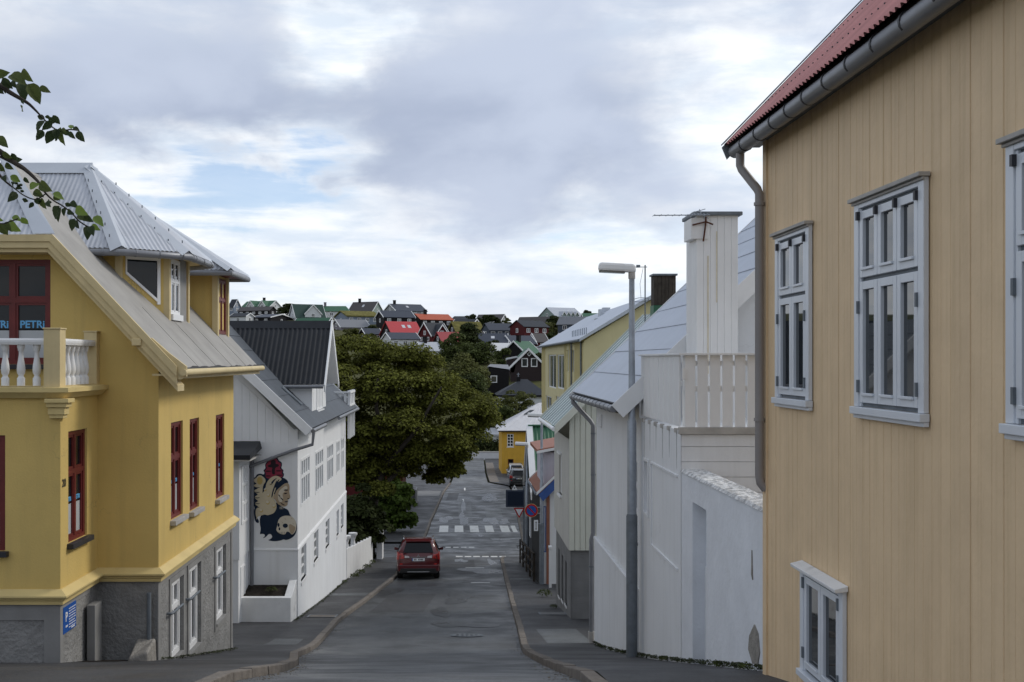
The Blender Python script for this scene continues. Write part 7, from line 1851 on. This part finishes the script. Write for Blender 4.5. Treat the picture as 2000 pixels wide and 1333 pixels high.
def car(label, x, y, paint, rz, slope, brand=True, group=None):
    """rear at local y=0, nose at +y; body lofted through cross sections, sits on the slope of the road"""
    t = thing('car', label, 'car', (x, y, G(y)), rz, group)
    t.rotation_euler = (slope, 0, rz)
    # station y: half widths sill, shoulder, roof; heights under, sill, shoulder, roof
    st = [(.00, .70, .78, .50, .46, .62, .98, 1.02), (.05, .80, .86, .54, .36, .60, 1.02, 1.06), (.18, .86, .885, .60, .30, .60, 1.04, 1.46), (.42, .875, .89, .635, .28, .60, 1.03, 1.585), (1.0, .88, .89, .65, .26, .60, 1.01, 1.62), (1.8, .88, .89, .65, .26, .60, .99, 1.615),
          (2.4, .88, .885, .62, .26, .60, .985, 1.56), (2.75, .88, .88, .60, .26, .60, .98, 1.36), (3.2, .875, .875, .60, .26, .60, .97, 1.02), (3.75, .86, .85, .55, .28, .58, .90, .94), (4.1, .80, .78, .48, .32, .56, .80, .84), (4.28, .62, .62, .40, .40, .54, .70, .73)]
    m = MB(); k = 0; ring = 14
    for (yy, ws, wh, wr, zu, zs, zh, zr) in st:
        half = [(.55 * ws, zu), (ws, zu + .06), (ws + .008, zs), (wh + .004, (zs + zh) / 2), (wh - .03, zh), (wr + .02, zr - .07), (wr * .80, zr)]
        pts = [(a, b) for a, b in half] + [(-a, b) for a, b in reversed(half)]
        m.v += [(a, yy, b) for a, b in pts]
    n = len(st)
    for i in range(n - 1):
        for j in range(ring):
            j2 = (j + 1) % ring; m.f.append((i * ring + j, i * ring + j2, (i + 1) * ring + j2, (i + 1) * ring + j)); m.m.append(0)
    m.f.append(tuple(range(ring))); m.f.append(tuple((n - 1) * ring + j for j in range(ring - 1, -1, -1))); m.m += [0, 0]
    body = m.build('body', M[paint], t, local=True, smooth=True)
    # greenhouse glass sits a hair proud of the body
    def patch(name, pts, mat, off=(0, 0, 0), parent=None, th=.008):
        P = [Vector(p) + Vector(off) for p in pts]; nn = (P[1] - P[0]).cross(P[2] - P[0]).normalized()
        return MB().prism(P, nn * th).build(name, mat, parent or t, local=True)
    patch('rear_window', [(-.62, .06, 1.07), (.62, .06, 1.07), (.50, .205, 1.47), (-.50, .205, 1.47)], M['car_glass'], (0, -.012, .01))
    patch('windscreen', [(.62, 3.16, 1.03), (-.62, 3.16, 1.03), (-.54, 2.46, 1.53), (.54, 2.46, 1.53)], M['car_glass'], (0, .02, .035))
    for s_ in (-1, 1):
        for a, b in ((.55, 1.22), (1.28, 2.05), (2.11, 2.75)):
            zt = 1.50 if b < 2.5 else 1.34; zt0 = 1.50
            p = [(s_ * .872, a, 1.06), (s_ * .868, b, 1.05), (s_ * (.69 if b < 2.5 else .72), b - (.0 if b < 2.5 else .12), zt), (s_ * .69, a + .02, zt0)]
            MB().prism(p, (s_ * .022, 0, .01)).build('side_window', M['car_glass'], t, local=True)
        MB().hexa([(s_ * .56, -.03, .86), (s_ * .885, .02, .80), (s_ * .905, .28, .84), (s_ * .60, .10, .88), (s_ * .60, -.01, .97), (s_ * .86, .03, 1.08), (s_ * .885, .30, 1.12), (s_ * .66, .12, 1.08)]).build('tail_light', M['tail_red'], t, local=True, bevel=.01)
        MB().hexa([(s_ * .36, -.035, .885), (s_ * .555, -.034, .875), (s_ * .555, .02, .875), (s_ * .36, .02, .885), (s_ * .38, -.03, .955), (s_ * .555, -.025, .975), (s_ * .555, .02, .975), (s_ * .38, .02, .955)]).build('reversing_light', M['tail_clear'], t, local=True)
        MB().hexa([(s_ * .5, 4.22, .62), (s_ * .80, 4.0, .64), (s_ * .80, 3.95, .64), (s_ * .5, 4.15, .62), (s_ * .48, 4.18, .74), (s_ * .82, 3.9, .80), (s_ * .82, 3.85, .80), (s_ * .48, 4.1, .74)]).build('headlight', M['tail_clear'], t, local=True)
        MB().hexa([(s_ * .86, 2.42, 1.02), (s_ * 1.06, 2.40, 1.04), (s_ * 1.05, 2.52, 1.04), (s_ * .86, 2.56, 1.02), (s_ * .88, 2.42, 1.12), (s_ * 1.05, 2.40, 1.17), (s_ * 1.04, 2.52, 1.16), (s_ * .88, 2.56, 1.12)]).build('wing_mirror', M[paint], t, local=True, bevel=.02)
        MB().tube([(s_ * .60, .55, 1.60), (s_ * .615, .62, 1.66), (s_ * .625, 1.2, 1.69), (s_ * .62, 1.85, 1.68), (s_ * .61, 1.95, 1.62)], .018, 6).build('roof_rail', M['chrome'], t, local=True, smooth=True)
        MB().box(s_ * .70 - .06, s_ * .70 + .06, -.005, .05, .60, .66).build('reflector', M['tail_red'], t, local=True)
        for yy in (.78, 3.42):
            m = MB(); 
            for (x0, x1, rr) in ((.64, .875, .335),):
                m.tube([(s_ * x0, yy, .335), (s_ * (x0 + .03), yy, .335), (s_ * (x1 - .03), yy, .335), (s_ * x1, yy, .335)], [rr - .04, rr, rr, rr - .04], 22)
            wt = m.build('wheel', M['tyre'], t, local=True, smooth=True)
            m = MB(); m.tube([(s_ * .86, yy, .335), (s_ * .882, yy, .335)], .20, 16); m.build('rim', M['galv'], wt, local=True)
            m = MB()
            for k in range(15):
                a0, a1 = math.pi * k / 14, math.pi * (k + 1) / 14
                if k == 14: break
                m.hexa([(s_ * .80, yy + math.cos(a0) * .37, .33 + math.sin(a0) * .37), (s_ * .895, yy + math.cos(a0) * .37, .33 + math.sin(a0) * .37), (s_ * .895, yy + math.cos(a1) * .37, .33 + math.sin(a1) * .37), (s_ * .80, yy + math.cos(a1) * .37, .33 + math.sin(a1) * .37),
                        (s_ * .80, yy + math.cos(a0) * .43, .33 + math.sin(a0) * .43), (s_ * .895, yy + math.cos(a0) * .43, .33 + math.sin(a0) * .43), (s_ * .895, yy + math.cos(a1) * .43, .33 + math.sin(a1) * .43), (s_ * .80, yy + math.cos(a1) * .43, .33 + math.sin(a1) * .43)])
            m.build('wheel_arch', M['plastic'], t, local=True)
    MB().hexa([(-.50, .10, 1.52), (.50, .10, 1.52), (.56, .35, 1.57), (-.56, .35, 1.57), (-.50, .08, 1.55), (.50, .08, 1.55), (.56, .40, 1.61), (-.56, .40, 1.61)]).build('spoiler', M[paint], t, local=True, bevel=.012)
    bp_ = MB().hexa([(-.80, -.05, .34), (.80, -.05, .34), (.86, .30, .30), (-.86, .30, .30), (-.84, -.06, .60), (.84, -.06, .60), (.89, .30, .62), (-.89, .30, .62)]).build('bumper', M[paint], t, local=True, bevel=.035)
    MB().hexa([(-.78, -.065, .27), (.78, -.065, .27), (.80, .25, .25), (-.80, .25, .25), (-.70, -.075, .46), (.70, -.075, .46), (.80, .25, .46), (-.80, .25, .46)]).build('valance', M['plastic'], bp_, local=True, bevel=.02)
    MB().box(-.45, .45, -.082, -.06, .31, .335).build('trim_strip', M['chrome'], bp_, local=True)
    pt = MB().box(-.26, .26, -.045, -.02, .755, .865).build('number_plate', M['sign_white'], t, local=True)
    MB().box(-.26, -.225, -.049, -.0455, .755, .865).build('plate_band', M['sign_blue'], pt, local=True)
    m = MB()
    for u in (-.17, -.115, .0, .055, .11, .165): m.box(u, u + .035, -.049, -.0455, .78, .845)
    m.build('plate_characters', M['black_iron'], pt, local=True)
    MB().box(-.34, .34, -.04, -.01, .895, .918).build('chrome_strip', M['chrome'], t, local=True)
    if brand:
        m = MB()
        for a in (90, 210, 330):
            d = Vector((math.cos(R(a)), 0, math.sin(R(a)))); e = Vector((-d.z, 0, d.x)); c0 = Vector((0, -.05, .965))
            m.prism([c0, c0 + d * .035 + e * .02, c0 + d * .07, c0 + d * .035 - e * .02], (0, .02, 0))
        m.build('emblem', M['chrome'], t, local=True)
    MB().hexa([(-.45, 4.27, .45), (.45, 4.27, .45), (.5, 4.15, .45), (-.5, 4.15, .45), (-.40, 4.29, .60), (.40, 4.29, .60), (.5, 4.15, .62), (-.5, 4.15, .62)]).build('grille', M['plastic'], t, local=True)
    MB().box(-.75, .75, .3, 4.0, .2, .32).build('underbody', M['plastic'], t, local=True)
    return t
sl_ = math.atan2(G(48.5) - G(45), 3.5)
car('red compact crossover parked by the left kerb, rear towards the viewer', wx(817, 45), 45, 'car_red', R(1.5), sl_)
car('black car parked nose to tail before the silver car by the orange house', wx(1014, 101), 101, 'car_black', R(-2), 0, brand=False)
c = car('pale silver car with its windscreen towards the viewer, before the orange house door', wx(1006, 116), 116, 'car_silver', R(180), 0, brand=False)
c.location.z = wz(942, 112)

# ------------------------------------------------------------------ the branch that hangs into view, of a cherry tree beside the viewer
CT = thing('cherry_tree', 'cherry tree beside the viewer whose leafy twigs hang before the yellow house', 'tree', (-3.0, 2.6, G(2.6)))
tx, ty, tz = -3.0, 2.6, G(2.6)
MB().tube([(tx, ty, tz - .3), (tx + .03, ty, tz + 1.0), (tx + .1, ty + .05, tz + 2.2), (tx + .1, ty + .1, tz + 3.2)], [.14, .12, .10, .06], 10).build('trunk', M['bark'], CT, smooth=True)
YB = 3.3
def zp(zx, zy, y=YB): return Vector(wp(zx / 3.705, 120 + zy / 3.705, y))
b1 = [Vector((tx + .1, ty + .05, tz + 2.2)), Vector((-2.65, 2.75, EYE + .72)), Vector((-2.15, 2.95, EYE + .90)), zp(-330, 60), zp(-150, 110), zp(0, 178), zp(70, 225), zp(150, 272), zp(210, 310), zp(260, 358), zp(300, 400), zp(370, 470), zp(440, 510), zp(500, 495), zp(560, 500)]
b2 = [Vector((tx + .08, ty + .05, tz + 1.7)), Vector((-2.65, 2.75, EYE + .30)), Vector((-2.15, 2.95, EYE + .50)), zp(-330, 520), zp(-160, 570), zp(0, 655), zp(90, 725), zp(170, 775), zp(240, 835), zp(290, 890), zp(330, 955), zp(390, 1010), zp(450, 1045), zp(520, 1100), zp(570, 1155), zp(630, 1195)]
b3 = [zp(-160, 570), zp(-20, 800, 3.35), zp(40, 870, 3.35), zp(110, 925, 3.35), zp(180, 975, 3.32), zp(260, 1000, 3.3), zp(330, 960, 3.3)]
b4 = [Vector((-2.15, 2.95, EYE + .50)), zp(-420, 900, 3.1), zp(-150, 1120, 3.2), zp(0, 1175, 3.2), zp(70, 1160, 3.2), zp(130, 1140, 3.2)]
b5 = [zp(0, 690), zp(80, 735), zp(150, 775), zp(210, 810)]
for i, b in enumerate((b1, b2, b3, b4, b5)):
    pts = []
    for k in range(len(b) - 1):       # smooth run through the nodes
        p0, p1, p2, p3 = b[max(k - 1, 0)], b[k], b[k + 1], b[min(k + 2, len(b) - 1)]
        for q in range(4):
            t = q / 4; pts.append(.5 * ((2 * p1) + (p2 - p0) * t + (2 * p0 - 5 * p1 + 4 * p2 - p3) * t * t + (3 * p1 - p0 - 3 * p2 + p3) * t ** 3))
    pts.append(b[-1]); n = len(pts)
    r0, r1 = ((.017, .0022), (.017, .0022), (.006, .002), (.007, .002), (.004, .002))[i]
    MB().tube(pts, [max(r1, r0 * (1 - k / n) ** 1.6) for k in range(n)], 7).build('branch', M['bark'], CT, smooth=True)
def leaf_mesh(mat, fold, curl, seed):
    g = random.Random(seed); m = MB(); n = 9
    mid = []; L = []; Rr = []
    for i in range(n + 1):
        t = i / n; w = .36 * math.sin(math.pi * t ** .8) ** .85 * (1 - .25 * t) + (.0 if i in (0, n) else g.uniform(-.012, .012)) * 1
        zc = -curl * t * t
        mid.append((0, t, zc)); L.append((-w, t - .03 * (i % 2), zc + fold * w)); Rr.append((w, t - .03 * ((i + 1) % 2), zc + fold * w))
    m.v = mid + L + Rr; k = n + 1
    for i in range(n):
        m.f.append((i, i + 1, k + i + 1, k + i)); m.f.append((i, 2 * k + i, 2 * k + i + 1, i + 1)); m.m += [0, 0]
    return m
LM = []
for i, (mt, fo, cu) in enumerate((('leaf_near', .5, .18), ('leaf_near2', .35, .3), ('leaf_near', .2, .45), ('leaf_light', .4, .2), ('leaf_near2', .6, .1))):
    o = leaf_mesh(M[mt], fo, cu, i).build('leaf', M[mt], CT, local=True, smooth=True); LM.append(o)
used = [False] * len(LM)
def leaf(base, tip, y, kind, roll):
    p0, p1 = zp(*base, y), zp(*tip, y + rnd.uniform(-.03, .03))
    d = p1 - p0; L = d.length; d.normalize()
    side = d.cross(Vector((0, -1, 0))).normalized()
    nrm = side.cross(d).normalized()
    side2 = side * math.cos(roll) + nrm * math.sin(roll); n2 = side2.cross(d)
    if not used[kind]: o = LM[kind]; used[kind] = True
    else: o = copy_part(LM[kind], CT)
    mw = Matrix(((side2.x, d.x, n2.x, 0), (side2.y, d.y, n2.y, 0), (side2.z, d.z, n2.z, 0), (0, 0, 0, 1)))
    o.rotation_mode = 'XYZ'; o.location = p0 - ORG[CT.name]; o.rotation_euler = mw.to_euler(); o.scale = (L * .88, L * .88, L * .88)
LV = [((-40, 90), (80, 85), 0), ((75, 100), (200, 165), 0), ((165, 60), (235, 165), 0), ((40, 130), (40, 255), 2), ((150, 150), (185, 295), 1), ((205, 165), (310, 325), 0), ((285, 190), (362, 215), 2), ((90, 140), (105, 190), 1), ((160, 280), (165, 310), 1), ((165, 325), (155, 370), 0), ((20, 120), (100, 215), 4), ((-60, 160), (10, 230), 1),
      ((270, 395), (335, 420), 4), ((340, 390), (360, 440), 1), ((385, 390), (435, 475), 1), ((320, 430), (243, 500), 1), ((370, 440), (295, 505), 4), ((310, 500), (255, 582), 4), ((380, 500), (330, 617), 1), ((410, 490), (405, 585), 4), ((440, 480), (455, 635), 0), ((465, 490), (500, 560), 1), ((500, 510), (540, 570), 1), ((530, 480), (580, 500), 1), ((560, 510), (617, 595), 4), ((515, 490), (514, 445), 3), ((400, 560), (425, 585), 2), ((350, 430), (430, 430), 4), ((440, 500), (480, 520), 0),
      ((-20, 555), (62, 625), 0), ((20, 655), (95, 715), 0), ((85, 665), (110, 740), 4), ((95, 715), (147, 712), 1), ((-30, 740), (45, 810), 0), ((40, 740), (100, 790), 0), ((75, 830), (160, 880), 3), ((25, 830), (35, 865), 1), ((175, 840), (215, 890), 4), ((215, 915), (285, 880), 3), ((290, 880), (375, 950), 0), ((245, 940), (320, 985), 0), ((240, 1020), (205, 1070), 4), ((185, 990), (175, 1035), 1), ((300, 990), (330, 1085), 0), ((270, 985), (280, 1060), 1), ((345, 1010), (365, 1060), 4), ((385, 955), (475, 1000), 3), ((390, 970), (440, 1020), 0),
      ((430, 1050), (365, 1155), 1), ((440, 1060), (410, 1180), 4), ((470, 1060), (450, 1125), 1), ((490, 1080), (540, 1110), 4), ((510, 1020), (560, 1055), 1), ((470, 1030), (530, 1050), 4), ((550, 1060), (635, 1120), 3), ((575, 1100), (640, 1160), 0), ((540, 1140), (500, 1240), 1), ((555, 1150), (570, 1220), 4), ((610, 1120), (670, 1165), 1), ((680, 1125), (757, 1195), 3), ((665, 1185), (727, 1230), 3), ((630, 1190), (640, 1300), 1), ((650, 1195), (680, 1270), 4),
      ((90, 1125), (160, 1155), 3), ((155, 1130), (212, 1195), 3), ((65, 1165), (140, 1240), 3), ((0, 1180), (65, 1275), 0), ((30, 1170), (85, 1235), 0), ((-30, 1130), (20, 1160), 3), ((120, 950), (55, 1020), 1), ((130, 900), (150, 950), 1), ((100, 880), (90, 920), 4)]
for a, b, k in LV: leaf(a, b, YB + rnd.uniform(-.04, .04), k, rnd.uniform(-.6, .6))
m = MB()
for zx, zy in ((118, 883), (135, 900), (150, 895), (160, 940), (95, 880), (175, 1000), (190, 1010), (345, 1030), (360, 1020), (100, 165), (345, 400)):
    m.tube([zp(zx, zy - 9), zp(zx, zy), zp(zx, zy + 9)], [.003, .0065, .003], 6)
tag(m.build('bud', M['leaf_near2'], CT, smooth=True), kind='stuff')
# more twigs and leaves of the same tree nearer its trunk
for k in range(70):
    b = (b1, b2)[k % 2]; t = rnd.uniform(.6, 2.0); i = int(t); q = b[i].lerp(b[i + 1], t - i)
    p = q + Vector((rnd.uniform(-.02, .02), rnd.uniform(-.02, .02), rnd.uniform(-.02, .0)))
    sc_ = rnd.uniform(.06, .09); copy_part(LM[k % 5], CT, loc=p - ORG[CT.name], rot=(rnd.uniform(-2.4, -.8), rnd.uniform(-.6, .6), rnd.uniform(0, 6)), scale=(sc_, sc_, sc_))
# ------------------------------------------------------------------ litter, moss and stains
def scatter(name, pts, size, mat, seed, h=.012):
    g = random.Random(seed); m = MB()
    for x, y, z in pts:
        s = size * g.uniform(.5, 1.3); a = g.uniform(0, 6.3); c_, s_ = math.cos(a) * s, math.sin(a) * s
        m.face([(x - c_, y - s_, z + g.uniform(.002, h)), (x + s_ * .5, y - c_ * .5, z + g.uniform(.002, h)), (x + c_, y + s_, z + g.uniform(.002, h)), (x - s_ * .5, y + c_ * .5, z + g.uniform(.002, h))])
    return tag(m.build(name, mat), kind='stuff')
g = random.Random(77)
M['litter'] = pm('dead_leaf', (.10, .075, .04), .8, .3, 20, island=.5); M['moss'] = pm('moss', (.035, .042, .015), .9, .3, 20, island=.5); M['grit'] = pm('road_grit', (.07, .065, .06), .9, .2, 20, island=.4)
pts = []
for _ in range(300):
    y = 11 + 44 * g.random() ** 1.4
    k = g.choice((0, 1)); d = abs(g.gauss(0, .10))
    pts.append((KL(y) + d + .02, y, G(y)) if k else (KR(y) - d - .02, y, G(y)))
scatter('gutter_litter', pts, .022, M['litter'], 1)
pts = []
for _ in range(800):
    y = 10.8 + 22 * g.random() ** 1.3; d = abs(g.gauss(0, .16))
    pts.append((KL(y) + d + .01, y, G(y)) if g.random() < .5 else (KR(y) - d - .01, y, G(y)))
scatter('gutter_grit', pts, .014, M['grit'], 2, .006)
pts = []
for _ in range(3000):
    y = 10.7 + 19 * g.random(); d = abs(g.gauss(0, .045)) * (.4 + 1.2 * (math.sin(y * 2.3) * math.sin(y * 5.1) > .1))
    xw = 3.045 if y < 18.9 or y > 23.85 else 3.0
    if y > 24 and y < 30.2: continue
    pts.append((xw - d, y, G(y) + PAVE + g.uniform(0, .05)))
scatter('wall_foot_moss', pts, .018, M['moss'], 3, .03)
pts = []
for _ in range(2200):
    y = 16.3 + 28 * g.random(); d = abs(g.gauss(0, .05))
    if 21.8 < y < 29.4: continue
    pts.append((-4.36 + d, y, G(y) + PAVE + g.uniform(0, .03)))
scatter('wall_foot_moss', pts, .02, M['moss'], 4, .03)
M['stain'] = pm('grey_run_stain', (.44, .45, .44), .85, .15, 9, spec=.2)
st = MB()
for i in range(6):
    yy = 15.195 + i * .52; l = g.uniform(.25, .8); w = .022
    st.prism([(XW - .003, yy - w, EYE - .992), (XW - .003, yy + w, EYE - .992), (XW - .003, yy + w * .5, EYE - .992 - l * .7), (XW - .003, yy, EYE - .992 - l), (XW - .003, yy - w * .6, EYE - .992 - l * .6)], (.0025, 0, 0))
tag(st.build('run_stain', M['stain'], Wh), kind='stuff')

# damp, worn streaks on the asphalt
M['damp'] = asphalt('damp_worn_asphalt', (.080, .084, .09), .30, .08)
M['damp_dark'] = asphalt('damp_asphalt', (.030, .031, .033), .34, .08)
def smear(x, y, rx, ry, mat, seed):
    g = random.Random(seed); n = 22; P = []
    ph = [g.uniform(0, 6.3) for _ in range(4)]
    for k in range(n):
        t = 2 * math.pi * k / n
        w = 1 + .22 * math.sin(2 * t + ph[0]) + .18 * math.sin(3 * t + ph[1]) + .14 * math.sin(5 * t + ph[2])
        P.append((x + rx * w * math.cos(t), y + ry * w * math.sin(t)))
    m = MB(); yc = [a for a, h in _G] 
    m.v.append((x, y, G(y) + .009))
    for f_ in (.5, 1.0):
        for a, b in P:
            q = y + (b - y) * f_; m.v.append((x + (a - x) * f_, q, G(q) + .009))
    for k in range(n):
        j = (k + 1) % n
        m.f.append((0, 1 + k, 1 + j)); m.f.append((1 + k, 1 + n + k, 1 + n + j, 1 + j)); m.m += [0, 0]
    tag(m.build('damp_patch', mat), kind='structure')
for i, (px, py_, y, rx, ry, mt) in enumerate(((905, 0, 78, .35, 3.2, 'damp'), (960, 0, 77, .5, 2.2, 'damp'), (985, 0, 76.6, .35, 1.6, 'damp'), (870, 0, 78, .45, 2.0, 'damp'), (905, 0, 86, .15, 4.0, 'damp'), (957, 0, 92, .5, 3.5, 'damp'), (900, 0, 54.2, .30, .8, 'damp'), (960, 0, 53.4, .22, 1.2, 'damp'), (930, 0, 58.6, 1.4, .35, 'damp'), (985, 0, 66, .8, .5, 'damp'), (938, 0, 68, .18, .6, 'damp'),
        (895, 0, 38, .5, 2.0, 'damp_dark'), (860, 0, 33, .3, 1.2, 'damp_dark'), (940, 0, 49, 1.0, 1.1, 'damp_dark'), (760, 0, 40, .35, 1.6, 'damp_dark'), (905, 0, 29.5, .8, .8, 'damp_dark'))):
    smear(wx(px, y), y, rx, ry, M[mt], 300 + i)
